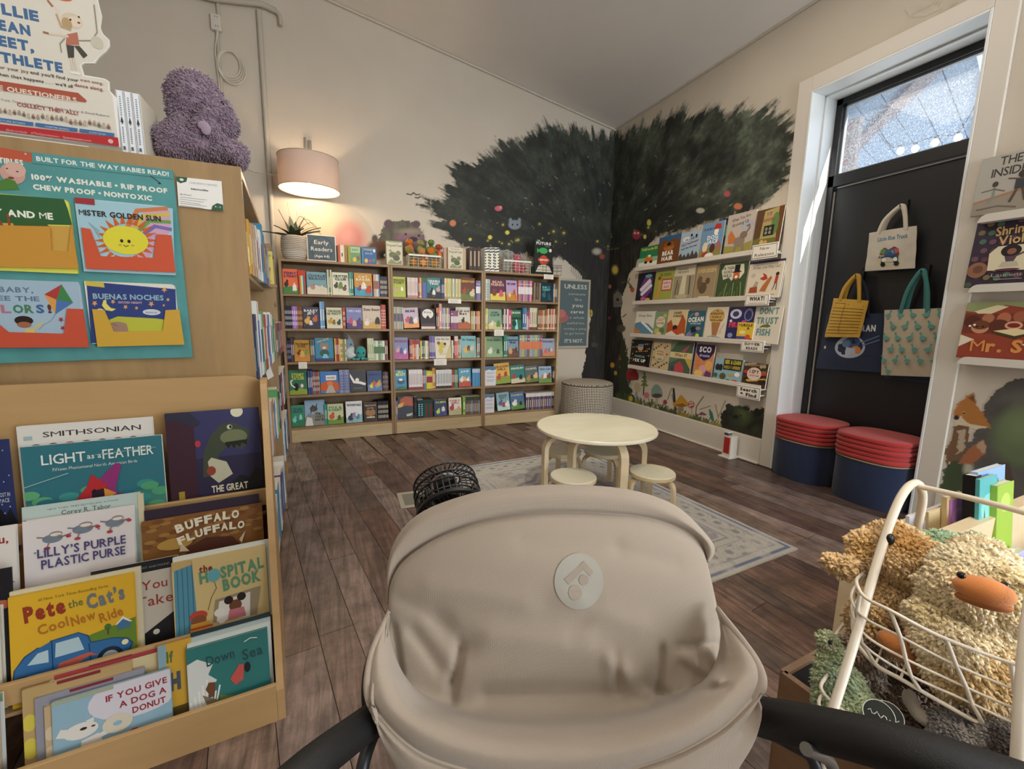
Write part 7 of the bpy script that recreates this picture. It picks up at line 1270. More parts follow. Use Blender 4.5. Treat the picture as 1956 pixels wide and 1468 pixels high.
def bbook(c, els, label, cover):
    p_ = PA(yD-.0105); xs_ = [p_.p(c[0], c[1]), p_.p(c[2], c[3])]; x0, z0 = xs_[0]; w = xs_[1][0]-x0; zt = p_.p(c[0], c[4])[1]; h = zt-z0
    pp = PA(yD-.0105); els(pp); B = thing('board_book', label, 'book', (x0, yD-.0105, z0)); q = PA(0)
    b = MB(); r_c = .012; pts = [(0, 0, 0), (w, 0, 0), (w, 0, h-r_c)]+[(w-r_c+r_c*sin(radians(a)), 0, h-r_c+r_c*cos(radians(a))) for a in range(75, -1, -15)]+[(0, 0, h)]; b.prism(pts, (0, .009, 0)); b.build('cover', mat('cover_'+cover, cover, .45), B)
    mb = art_mb(1, 1, pp.e, y0=-.0003, dy=-.00006); mb.v = [(v[0]-x0, v[1], v[2]-z0) for v in mb.v]; mb.build('cover_art', M['print'], B, norm=False)
def star(p_, x, y, r, c): p_.P([v for k in range(10) for v in (x+(r if k % 2 == 0 else r*.45)*cos(pi*k/5+.3), y+(r if k % 2 == 0 else r*.45)*sin(pi*k/5+.3))], c)
def a1(p):
    p.P([-60, 366, 122, 380, 130, 400, 138, 430, -60, 424], '2f5a34'); p.T('JAY AND ME', -42, 408, 102, 16, 'e8e8d8', .04); p.P([-60, 424, 140, 432, 145, 510, -60, 510], 'c49a48'); p.L([-10, 410, 10, 440, 40, 470, 60, 480], 7, '8a4428'); p.L([15, 410, 20, 440, 55, 480], 5, '8a4428'); p.E(60, 430, 34, 12, '33582c'); p.E(82, 448, 16, 18, 'a0584a'); p.E(88, 450, 9, 9, 'cfc0b0'); p.P([45, 500, 60, 470, 95, 465, 105, 500], '9a3f30'); p.E(10, 470, 20, 12, '3a241a')
bbook((-60, 514, 148, 520, 364), a1, 'board book titled ... AND ME in the upper left yellow pocket', 'd8d85a')
def a2(p):
    p.P([146, 380, 330, 398, 334, 515, 160, 515], '9fc4cf'); p.P([300, 398, 325, 402, 327, 440, 262, 520, 250, 430, 280, 400], 'c8a0b8'); p.L([240, 440, 262, 402, 318, 398], 9, 'c87a4a'); p.L([248, 446, 275, 412, 322, 410], 8, 'c8b84a'); p.L([256, 450, 285, 422, 324, 424], 8, '6a9a4a'); p.L([262, 456, 296, 432, 326, 438], 8, '7a6aa8')
    for k in range(22): a = 2*pi*k/22; p.P([241+40*cos(a-.13), 459+32*sin(a-.13), 241+61*cos(a), 459+(52 if sin(a) < 0 else 46)*sin(a), 241+40*cos(a+.13), 459+32*sin(a+.13)], 'c4602c')
    p.E(241, 459, 43, 33, 'd8cf3c'); p.E(233, 460, 3.2, 4, '2c2018'); p.E(247, 461, 3.2, 4, '2c2018'); p.L([237, 468, 241, 471, 246, 469], 1.6, '2c2018'); p.E(230, 468, 3.5, 2.4, 'c8a040'); p.E(254, 469, 3.5, 2.4, 'c8a040')
    p.T('MISTER GOLDEN SUN', 152, 410, 308, 12, '2b2420', .03, None); p.P([143, 377, 181, 380, 182, 392, 144, 388], '9a3438')
    for k in range(8): p.L([170+k*2, 425+k*2, 190, 440+k*2], 1.5, '8fa8ae')
bbook((160, 518, 334, 518, 379), a2, 'board book with a smiling sun titled MISTER GOLDEN SUN', 'a8c8d0')
def a3(p):
    p.P([-60, 533, 150, 538, 160, 660, -60, 660], '9db4c4'); p.T('BABY,', -2, 557, 64, 13, '5a7488', .03); p.T('SEE THE', -18, 573, 76, 12, '5a7488', .03)
    for ch, x0, x1, c in (('C', -34, -18, '8a5a6a'), ('O', -16, 2, '6a8a9a'), ('L', 3, 22, 'a8707a'), ('O', 26, 46, '3f7a5a'), ('R', 48, 66, '4a7a58'), ('S', 70, 86, '3f5f8a'), ('!', 92, 100, '5a3430')): p.T(ch, x0, 597, x1, 20, c, .04)
    p.P([118, 543, 85, 562, 108, 572], 'a83a38'); p.P([118, 543, 108, 572, 140, 578], '3f8048'); p.P([85, 562, 108, 572, 106, 600], 'd0964a'); p.P([108, 572, 140, 578, 106, 600], '4a6fa8'); p.L([106, 600, 98, 612, 84, 620, 74, 630], 1, '6a7a8a'); p.E(46, 612, 18, 12, '2a1a14'); p.E(47, 620, 14, 8, '9a6448'); p.P([48, 628, 66, 628, 68, 640, 48, 640], 'c8b86a'); p.L([62, 630, 80, 617], 5, 'c8b86a'); star(p, 117, 610, 6, '9a3038'); star(p, 120, 626, 5, '9a3038'); star(p, 2, 625, 5, 'a84a4a')
bbook((-60, 660, 168, 662, 531), a3, 'board book with a kite titled BABY, SEE THE COLORS!', 'a8bccc')
def a4(p):
    p.P([165, 537, 335, 552, 340, 655, 175, 655], '2f3f78'); p.P([163, 536, 198, 539, 200, 549, 164, 545], 'c8b44a'); p.T('BUENAS NOCHES', 178, 570, 313, 12, '8fb0b8', .03); p.T('GOOD NIGHT', 226, 579, 272, 5, 'c8a8a0', .02)
    for x, y, r in ((181, 579, 6), (216, 576, 5), (240, 586, 5), (261, 588, 4), (289, 580, 6), (314, 553, 6), (321, 572, 4), (313, 583, 3)): star(p, x, y, r, 'd09a58')
    p.P([198, 573, 195, 583, 202, 592, 214, 594, 222, 590, 212, 588, 204, 580, 203, 572], 'd8cf6a'); p.E(290, 596, 17, 7, 'c8ccd0'); p.T('BILINGUAL', 279, 598, 301, 4, '4a5a78', .01); p.E(192, 596, 9, 9, 'dccfc0'); p.P([205, 612, 225, 604, 300, 608, 325, 612, 325, 650, 205, 650], 'b0b03c'); p.E(226, 626, 22, 15, '9a7a68'); p.L([216, 618, 224, 622], 1.2, '5a4438'); p.P([240, 608, 320, 610, 324, 600, 330, 650, 250, 650], 'b4b440')
bbook((176, 656, 345, 658, 537), a4, 'navy board book titled BUENAS NOCHES, lower right pocket', 'd8d4c8')
pocket('c08a30', [-60, 424, 0, 430, 95, 432, 98, 478, 130, 480, 136, 428, 150, 513, -60, 508]); pocket('c4502e', [155, 434, 172, 437, 192, 489, 293, 492, 299, 447, 327, 449, 335, 520, 165, 513]); pocket('bd4a30', [-60, 610, -4, 618, 16, 634, 122, 637, 128, 589, 158, 590, 170, 663, -60, 664]); pocket('c39a32', [176, 590, 199, 592, 217, 633, 311, 632, 316, 592, 342, 591, 352, 658, 186, 662])
# ================================================================== FRONT BOOK RACK
ra_ = radians(5); RO = np.array([-.163, 1.305, 0]); T = thing('book_rack', 'birch plywood tiered rack of picture books in front of the left bookcase', 'rack', RO, ra_); RL = 1.25
side = [(0, 0), (0, .1), (.36, .88), (.372, .925)]+[(.41+.035*cos(radians(a)), .94+.035*sin(radians(a))) for a in (170, 135, 100, 80)]+[(.474, .975), (.474, 0)]
for x in (-.02, -RL): MB().prism([(x, y, z) for y, z in side], (.02, 0, 0)).build('side_panel', M['ply'], T)
TL_ = [(.0, .12), (.115, .275), (.235, .455), (.352, .60)]
for i, (y, z) in enumerate(TL_):
    b = MB(); b.bbox((-RL+.02, y, z-.14 if i == 0 else z-.06), (-.02, y+.014, z), .003); b.build('tier_lip', M['ply'], T); MB().bbox((-RL+.02, y+.014, z-.1), (-.02, y+.112 if i < 3 else .47, z-.09), .002).build('tier_shelf', M['ply'], T)
b = MB(); rc = .08; b.prism([(-RL+.0, .475, .0), (0, .475, .0), (0, .475, .985-rc)]+[(-rc+rc*sin(radians(a)), .475, .985-rc+rc*cos(radians(a))) for a in range(75, -1, -15)]+[(-RL, .475, .985)], (0, .016, 0)); b.build('back_panel', M['ply'], T, True)
def raise_print(e, k):                                         # print sits above the part that the tier lip hides
    f = lambda v: k+(1-k)*v; e = list(e)
    if e[0] == 'r': e[2] = f(e[2]) if e[2] > 0 else 0; e[4] = f(e[4])
    elif e[0] == 'e': e[2] = f(e[2]); e[4] *= 1-k
    elif e[0] == 't': e[3] = f(e[3]); e[5] *= 1-k
    else: e[1] = [(f(v) if v > 0 else 0) if i % 2 else v for i, v in enumerate(e[1])]
    return tuple(e)
def RB(t, L, Rr, T_, els, label, back=0, dx=0, tilt=15, th=.006, cover=None, spine=None, lift=0, zr=0, small=False):
    tilt = 6 if t == 3 else 12; back *= .8; y = 1.305+TL_[t][0]+.02+back+.0; z = TL_[t][1]-.088+lift; zt = on(L+6, T_, 1, y+.05)[2]; pm_ = T_+70
    els = els[:1]+[raise_print(e, .13 if t else .1) for e in els[1:]]; a = on(L+8, pm_, 1, y+.03); c_ = on(Rr+4, pm_, 1, y+.03); h = (zt-z)/cos(radians(tilt)); w = (c_[0]-a[0])
    yy = y+(a[0]+.163)*math.tan(ra_)
    return book(a[0], yy, z+.001+th*sin(radians(tilt)), w, h, th, els, label, None, ra_+zr, radians(tilt), cover=cover or els[0][5], spine=spine, small=small)
SM = [('r', 0, 0, 1, 1, 'd2cfc8'), ('t', 'SMITHSONIAN', .54, .88, .74, .05, '33322f', .01), ('r', .04, .86, .1, .9, '9ab0ae')]+[('e', .12+.12*k, .78, .045, .04, ['3f5a40', '4a3424', 'a8403f', '3a4a34', '5a3a2a', '7a3a24', '4a3f30'][k]) for k in range(7)]
RB(3, 58, 303, 806, SM, 'white picture encyclopedia behind the feather book', back=.035, th=.02)
LF = [('r', 0, 0, 1, 1, '2f6c78'), ('r', 0, 0, 1, .36, '3f7f74')]+[('e', (k*37 % 100)/100, .08+(k*23 % 40)/100, .07, .05, ['4f9a70', '3a8a86', '2f6f80', '5aa070'][k % 4]) for k in range(26)]+[('t', 'LIGHT', .28, .78, .3, .11, 'd8e0d8', .01), ('t', 'as a', .49, .8, .1, .06, 'd8e0d8', .01), ('t', 'FEATHER', .74, .78, .38, .11, 'd8e0d8', .01), ('t', 'Fifteen Phenomenal North American Birds', .5, .7, .6, .035, 'c8d4cc', .0), ('p', [.55, .3, .52, .56, .64, .72, .68, .7, .62, .4, .7, .3], '8a2f6e'), ('p', [.28, .1, .34, .34, .42, .48, .46, .62, .56, .48, .6, .3, .62, .1], 'b02a30'), ('p', [.45, .42, .56, .44, .56, .3, .45, .26], '2a1d2a'), ('p', [.54, .44, .63, .36, .54, .31], 'd8923a'), ('e', .47, .42, .014, .018, '0e0c0c'), ('l', [0, .55, .3, .66], .008, '8fb0b0'), ('l', [.5, .84, .95, .86], .006, '7fa8a8')]
RB(3, 66, 322, 842, LF, 'teal picture book titled LIGHT as a FEATHER with a red cardinal', th=.012, cover='dcdcd4')
DN = [('r', 0, 0, 1, 1, '33335a'), ('r', 0, 0, 1, .5, '2a2540'), ('p', [0, 0, 0, 1, .2, 1, .34, .86, .28, .83, .28, .1, .3, 0], '3a1f2c'), ('p', [0, 1, .24, 1, .36, .88, .28, .84, .1, .92, 0, .92], '2a2a3c'), ('e', .75, .97, .07, .06, 'd2ceb0'), ('p', [.34, .3, .36, .55, .44, .72, .56, .84, .7, .86, .8, .8, .88, .76, .86, .62, .78, .56, .62, .6, .52, .52, .5, .3], '3c4434'), ('e', .7, .7, .15, .08, '6c7250'), ('e', .66, .81, .03, .025, 'c8c4a8'), ('e', .67, .81, .014, .018, '14120e'), ('p', [.6, .62, .64, .58, .66, .62, .7, .57, .72, .62, .76, .58, .78, .63, .84, .6, .85, .66, .6, .65], '1a1812'), ('e', .31, .66, .03, .035, 'b0343a'), ('p', [.4, .46, .44, .5, .6, .44, .66, .3, .5, .22, .42, .3], 'b8b49a'), ('e', .43, .36, .05, .05, '8a3f2c'), ('p', [.6, 0, .62, .2, .74, .28, .84, .24, .92, .34, 1, .3, 1, 0], '17181c'), ('t', 'THE GREAT', .62, .125, .4, .07, 'd8d0b8', .03), ('t', 'DINO DIGGER', .6, .02, .6, .07, 'd8d0b8', .03), ('r', .08, .06, .14, .18, 'a08a30')]
RB(3, 320, 498, 786, DN, 'dark night cover of a grinning dinosaur titled THE GREAT', back=.01, th=.01)
RB(3, 4, 50, 829, [('r', 0, 0, 1, 1, '27305c')]+[('e', (k*41 % 90)/100+.05, (k*29 % 90)/100+.05, .03, .008, 'a8b0c8') for k in range(14)]+[('r', .0, .55, .3, .8, '8a2f4a'), ('t', 'LOST IN', .6, .42, .5, .04, 'b8c0d0', .01), ('t', 'SPACE', .55, .36, .5, .04, 'b8c0d0', .01), ('p', [.1, .18, .4, .3, .6, .22, .8, .3, 1, .16, 1, 0, 0, 0], '14151c')], 'dark blue starry picture book between the blue book and the encyclopedia', back=.02)
RB(3, -90, 14, 834, [('r', 0, 0, 1, 1, '6a96aa'), ('r', 0, 0, 1, .4, '5a889c'), ('t', 'WAIT!', .6, .36, .7, .1, '1f3038', .05), ('l', [0, .2, 1, .1], .01, '7fa0a8'), ('l', [.2, .05, 1, .2], .008, '3a6070')], 'light blue picture book at the far left of the top tier')
RB(2, 60, 280, 958, [('r', 0, 0, 1, 1, 'a2b4b0'), ('r', 0, .5, 1, 1, 'afbfba'), ('t', 'NEW YORK TIMES BESTSELLING AUTHOR', .5, .93, .6, .02, '5a6a68', .0), ('t', 'Corey R. Tabor', .52, .86, .42, .05, '4a5552', .01), ('e', .3, .78, .12, .03, '9a4a3a'), ('e', .6, .8, .12, .03, '9a4a3a')], 'grey-green picture book behind the purple purse book', back=.03)
LP = [('r', 0, 0, 1, 1, 'd2ccca')]
for (cx, cz, s_) in ((.25, .74, 1), (.52, .8, 1.05), (.82, .82, 1)): LP += [('e', cx, cz, .09*s_, .055*s_, '6f7c8c'), ('e', cx+.03, cz+.05, .06*s_, .035*s_, '8d8078'), ('e', cx+.03, cz+.045, .05*s_, .02*s_, 'd8d0c8'), ('l', [cx+.05, cz, cx+.14, cz+.02], .02, '7a6a68'), ('e', cx+.14, cz-.0, .025, .02, 'a83a44'), ('l', [cx-.03, cz-.04, cx-.05, cz-.1], .015, '8a7a74'), ('e', cx-.05, cz-.11, .03, .02, 'a83a44'), ('l', [cx-.06, cz+.02, cx-.13, cz+.04], .015, '7a6a68')]
LP += [('e', .1+(k*31 % 80)/100, .6+(k*17 % 34)/100, .012, .01, ['6a8a6a', '8a6a8a', '9a8a5a'][k % 3]) for k in range(12)]+[('t', 'LILLY’S PURPLE', .52, .53, .8, .105, '47406e', .02), ('t', 'PLASTIC PURSE', .53, .39, .76, .105, '47406e', .02), ('e', .5, .12, .2, .06, '8a7ab0')]
RB(2, 63, 268, 984, LP, 'white picture book with an orange spine and purple lettering', th=.018, cover='d8d4ce', spine='c04a2c')
RB(2, 268, 282, 938, [('r', 0, 0, 1, 1, 'c4bc9c'), ('e', .6, .6, .3, .05, '7a6a4a')], 'cream edge of a book between the purse and buffalo books', back=.025)
BF = [('r', 0, 0, 1, 1, '7d5226')]+[('e', (k*37 % 100)/100, .5+(k*53 % 50)/100, .045, .035, ['8f6230', '6e4620', '96703a'][k % 3]) for k in range(50)]+[('e', .25, .55, .14, .1, 'a8843f'), ('p', [.3, 0, .34, .44, .5, .56, .72, .5, .8, .3, .8, 0], '4a2418'), ('p', [.28, .4, .3, .54, .36, .38], 'c8b896'), ('p', [.78, .42, .84, .56, .8, .34], 'c8b896')]+[('t', c, .3+.076*i, .74+[.0, .03, .055, .07, .08, .085, .08][i], .066, .13, 'dcd4be', .05, 12-3*i) for i, c in enumerate('BUFFALO')]+[('t', c, .31+.07*i, .57+[-.04, 0, .03, .05, .06, .065, .06, .05][i], .062, .12, 'dcd4be', .05, 14-3*i) for i, c in enumerate('FLUFFALO')]
RB(2, 282, 500, 968, [('r', 0, 0, 1, 1, '2c1f30')], 'dark purple book behind the buffalo book', back=.02)
RB(2, 278, 506, 988, BF, 'brown picture book titled BUFFALO FLUFFALO', th=.012)
RB(2, -150, 60, 1012, [('r', 0, 0, 1, 1, 'd4cdc6'), ('t', 'Thank you,', .6, .8, .66, .09, '8a2f2f', .03), ('p', [.66, .42, .98, .3, .72, .56], '5a5a54'), ('p', [.68, .43, .94, .33, .73, .53], 'd4cdc6'), ('t', 'STS', .76, .41, .13, .05, '6a6a64', .0, -20), ('e', .78, .22, .11, .05, '8a8a3f'), ('e', .78, .25, .11, .03, '6f6f34')], 'white picture book with a pennant drawing at the left of the second tier', th=.012)
PC_ = [('r', 0, 0, 1, 1, 'd0a428'), ('p', [.3, .3, .62, .42, 1, .5, 1, 0, .3, 0], '5f7d2c'), ('t', '#1 New York Times Bestselling Series', .5, .9, .56, .03, '4a3a1a', .0), ('t', 'Pete', .27, .72, .32, .15, '8a3420', .06, 4), ('t', 'the', .51, .76, .12, .08, '5f6a34', .02, 5), ('t', 'Cat’s', .76, .72, .32, .15, '6a6e70', .05, 6), ('t', 'Cool', .33, .56, .24, .1, 'a86a20', .03, 8), ('t', 'New', .57, .57, .2, .1, 'a86a20', .03, 8), ('t', 'Ride', .8, .54, .2, .1, 'a86a20', .03, 10), ('e', .76, .46, .03, .035, '3f6a34'), ('l', [.76, .38, .76, .44], .014, '5a4024'), ('p', [.84, .4, .84, .47, .89, .52, .95, .47, .95, .4], '3f6a8a'), ('p', [.82, .46, .89, .54, .97, .46, .95, .46, .89, .51, .84, .46], 'd8d8d0'),
    ('p', [0, .08, .02, .24, .1, .36, .2, .42, .26, .4, .3, .46, .52, .48, .6, .42, .62, .34, .8, .33, .92, .29, .97, .22, .94, .14, .8, .1], '26486e'), ('p', [.01, .09, .03, .24, .11, .35, .21, .41, .3, .45, .52, .47, .59, .41, .61, .33, .8, .32, .91, .28, .95, .22, .92, .15, .8, .11], '2f6496'), ('p', [.12, .26, .2, .36, .28, .37, .28, .24], 'a8c0c8'), ('p', [.33, .27, .34, .42, .52, .43, .56, .28], 'a8c0c8'), ('l', [.31, .45, .31, .08], .008, '1a3450'), ('l', [.6, .33, .61, .1], .008, '1a3450'), ('p', [.32, .1, .36, .2, .48, .22, .6, .24, .68, .18, .6, .2, .5, .14, .6, .14, .7, .14, .5, .08], 'b0584a'), ('e', .08, .06, .1, .1, '16283c'), ('e', .08, .06, .06, .06, '8a98a0'), ('e', .77, .13, .11, .11, '16283c'), ('e', .77, .13, .07, .07, 'a8b0b0'), ('e', .9, .25, .03, .03, 'd8d8a8')]
RB(1, 38, 282, 1114, [('r', 0, 0, 1, 1, 'c8c0a0')], 'spare copy standing behind the yellow car book', back=.016, th=.01)
RB(1, 36, 270, 1124, PC_, 'yellow picture book with a big blue car on its cover', th=.012)
RB(1, 182, 348, 1082, [('r', 0, 0, 1, 1, 'b8b0a2'), ('r', 0, .88, 1, 1, '17181f'), ('t', 'A TALE OF LOST AND FOUND', .6, .92, .6, .02, '8a8a88', .0), ('t', 'You I', .75, .68, .4, .1, '8a3a30', .01), ('t', 'Take', .7, .5, .44, .11, '8a3a30', .01), ('p', [.55, 0, .55, .2, 1, .42, 1, 0], '15161a'), ('e', .7, .2, .04, .03, 'c8c4b8')], 'grey and black picture book between the yellow car and hospital books', back=.03)
HB = [('r', 0, 0, 1, 1, 'c8b27c'), ('p', [0, 0, .02, .98, .2, 1, .24, 0], '4f8aa0')]+[('l', [.05+.05*k, .98, .04+.05*k, .02], .007, '2f5f74') for k in range(4)]+[('p', [0, .9, .2, .94, .2, 1, 0, 1], 'b8a068'), ('t', 'the', .34, .82, .14, .08, '7a2f24', .04), ('t', 'HOSPITAL', .62, .71, .7, .13, '5a8a6a', .05, 3), ('e', .42, .76, .07, .08, '5fa0a8'), ('l', [.42, .68, .44, .6, .38, .5, .34, .36], .006, '4a3a2a'), ('t', 'BOOK', .72, .56, .42, .13, '5a8a6a', .05, 4), ('p', [.38, .2, .42, .46, .86, .5, .92, .5, .86, .16], '8f8268'), ('p', [.42, .2, .46, .43, .8, .46, .78, .16], 'd4d0c8'), ('e', .63, .34, .07, .07, '6a4028'), ('e', .56, .42, .05, .05, '241814'), ('e', .7, .43, .05, .05, '241814'), ('p', [.54, .18, .56, .3, .72, .3, .74, .18], 'b8707a'), ('e', .24, .32, .09, .06, 'b8402f'), ('e', .24, .27, .08, .06, '7a4a30'), ('p', [.14, .08, .16, .24, .34, .24, .38, .08], 'd09a3a'), ('l', [.15, .18, .37, .18], .025, 'b8503a'), ('e', .46, .3, .06, .05, 'd8d4cc'), ('e', .48, .22, .05, .06, 'd8d4cc'), ('p', [.2, 0, .24, .08, .6, .14, 1, .16, 1, 0], '7a8a58')]
RB(1, 332, 520, 1062, [('r', 0, 0, 1, 1, 'd0d4cc')], 'spare copy standing behind the hospital book', back=.014, th=.01)
RB(1, 330, 512, 1072, HB, 'cream picture book titled the HOSPITAL BOOK', th=.012)
RB(1, -100, 30, 1160, [('r', 0, 0, 1, 1, 'c8c4b4'), ('e', .74, .78, .24, .1, '3a3430'), ('e', .74, .78, .2, .08, '4a423c'), ('r', .8, .06, 1, .12, '4a6a44')], 'white picture book with a dark oval at the left of the third tier', th=.02)
RB(1, -100, 44, 1092, [('r', 0, 0, 1, 1, '17161c'), ('t', 'IN THE DARK', .6, .84, .5, .04, '6a5a58', .0), ('e', .8, .7, .2, .04, 'a05a3f')], 'black picture book behind the white oval one', back=.025)
DD = [('r', 0, 0, 1, 1, '88a8b8'), ('e', .72, .78, .44, .32, 'c8c4cc'), ('t', 'IF YOU GIVE', .7, .8, .54, .085, '8a2f34', .03, 2), ('t', 'A DOG A', .75, .66, .42, .085, '8a2f34', .03, 2), ('t', 'DONUT', .8, .52, .3, .085, '8a2f34', .03, 2), ('r', 0, .95, .5, 1, '9aa08a'), ('e', .22, .5, .14, .11, 'd2cec6'), ('p', [.06, .6, .02, .5, .1, .46, .14, .56], 'd2cec6'), ('p', [.26, .62, .33, .64, .32, .54], 'd2cec6'), ('e', .24, .52, .03, .02, '2a2422'), ('e', .32, .52, .018, .012, '2a2422'), ('p', [.2, .06, .22, .36, .36, .4, .44, .06], 'd2cec6'), ('l', [.34, .34, .48, .4], .05, 'd2cec6'), ('e', .52, .45, .13, .13, 'c8c0ac'), ('e', .52, .45, .04, .035, '88a8b8'), ('l', [.3, .1, .7, .26], .012, '4f5a4a'), ('e', .66, .26, .045, .045, 'a0404a')]
RB(0, 118, 340, 1312, DD, 'pale blue picture book titled IF YOU GIVE A DOG A DONUT', th=.01)
for k, (L, c, c2, bk) in enumerate(((106, 'b8a07a', 'c8b89a', .012), (88, '8a8a94', '8a8a94', .024), (64, 'b09464', 'c8b84a', .036), (112, 'c8b890', 'c8b89a', .048), (120, '9a3a40', 'c8b84a', .058))):
    RB(0, L, L+205, 1318-k*14, [('r', 0, 0, 1, 1, c), ('e', .05, .6, .06, .1, c2), ('e', .05, .3, .07, .12, c2), ('r', .3, .96, .7, 1, '7a2a34')], '%s picture book, %s behind the donut book' % (['tan', 'grey', 'brown and yellow', 'pale', 'dark red'][k], ORD[k]), back=bk, th=.01)
RB(0, 305, 372, 1224, [('r', 0, 0, 1, 1, 'c49a34'), ('p', [0, 0, 0, 1, .25, 1, .1, 0], '7f9eac'), ('t', 'If', .34, .78, .2, .12, '4f6a34', .05), ('t', 'H', .46, .45, .34, .18, '4a5058', .08), ('r', .1, 0, 1, .24, '5a4a24')], 'yellow and blue picture book between the donut and sea books', back=.022)
DS = [('r', 0, 0, 1, 1, '2d6f6c'), ('r', 0, 0, 1, .2, '2a5a78'), ('p', [0, 0, 0, .8, .12, .84, .3, .72, .24, .6, .34, .5, .2, .3, .36, .1, .4, 0], 'c8ccc8')]+[('l', [.05+.04*k, .1+.05*(k % 4), .02+.05*k, .3+.06*(k % 5)], .02, 'd8dcd8') for k in range(8)]+[('t', 'Down', .4, .72, .34, .13, '24484a', .01, 4), ('t', 'by the', .62, .7, .16, .05, '3a6a68', .0), ('t', 'Sea', .8, .66, .26, .14, '24484a', .01, 4), ('l', [.7, .9, .78, .93, .86, .91], .012, 'd8dcd8'), ('p', [.16, .36, .24, .12, .5, .02, .72, .08, .6, .16, .4, .2], '7a6a54'), ('p', [.2, .42, .24, .5, .32, .48, .3, .3, .26, .3], '6a3f28'), ('p', [.36, .3, .5, .24, .58, .2, .5, .14, .36, .2], '6a7a44'), ('p', [.5, .46, .62, .62, .68, .6, .66, .4, .56, .36], 'b8504a'), ('e', .72, .55, .04, .07, '17201f')]
for k in range(3): RB(0, 360+k*3, 522, 1222-k*9, [('r', 0, 0, 1, 1, ['c8d0cc', 'a8b8b8', '24343a'][k])], '%s behind the sea book' % ['spare pale copy', 'spare grey copy', 'dark book'][k], back=.012+.011*k, th=.009)
RB(0, 358, 516, 1232, DS, 'teal picture book titled Down by the Sea with a boat', th=.01)
RB(0, -110, 22, 1338, [('r', 0, 0, 1, 1, 'a89478'), ('e', .7, .78, .26, .1, '8a7a68'), ('l', [.3, .1, .9, .3], .02, '5a6a54')], 'brown picture book at the left of the front tier', th=.03)
RB(0, -110, 40, 1322, [('r', 0, 0, 1, 1, 'c8ccc8'), ('r', .0, .9, 1, 1, '7a8a6a')], 'white book standing behind the brown picture book', back=.045)
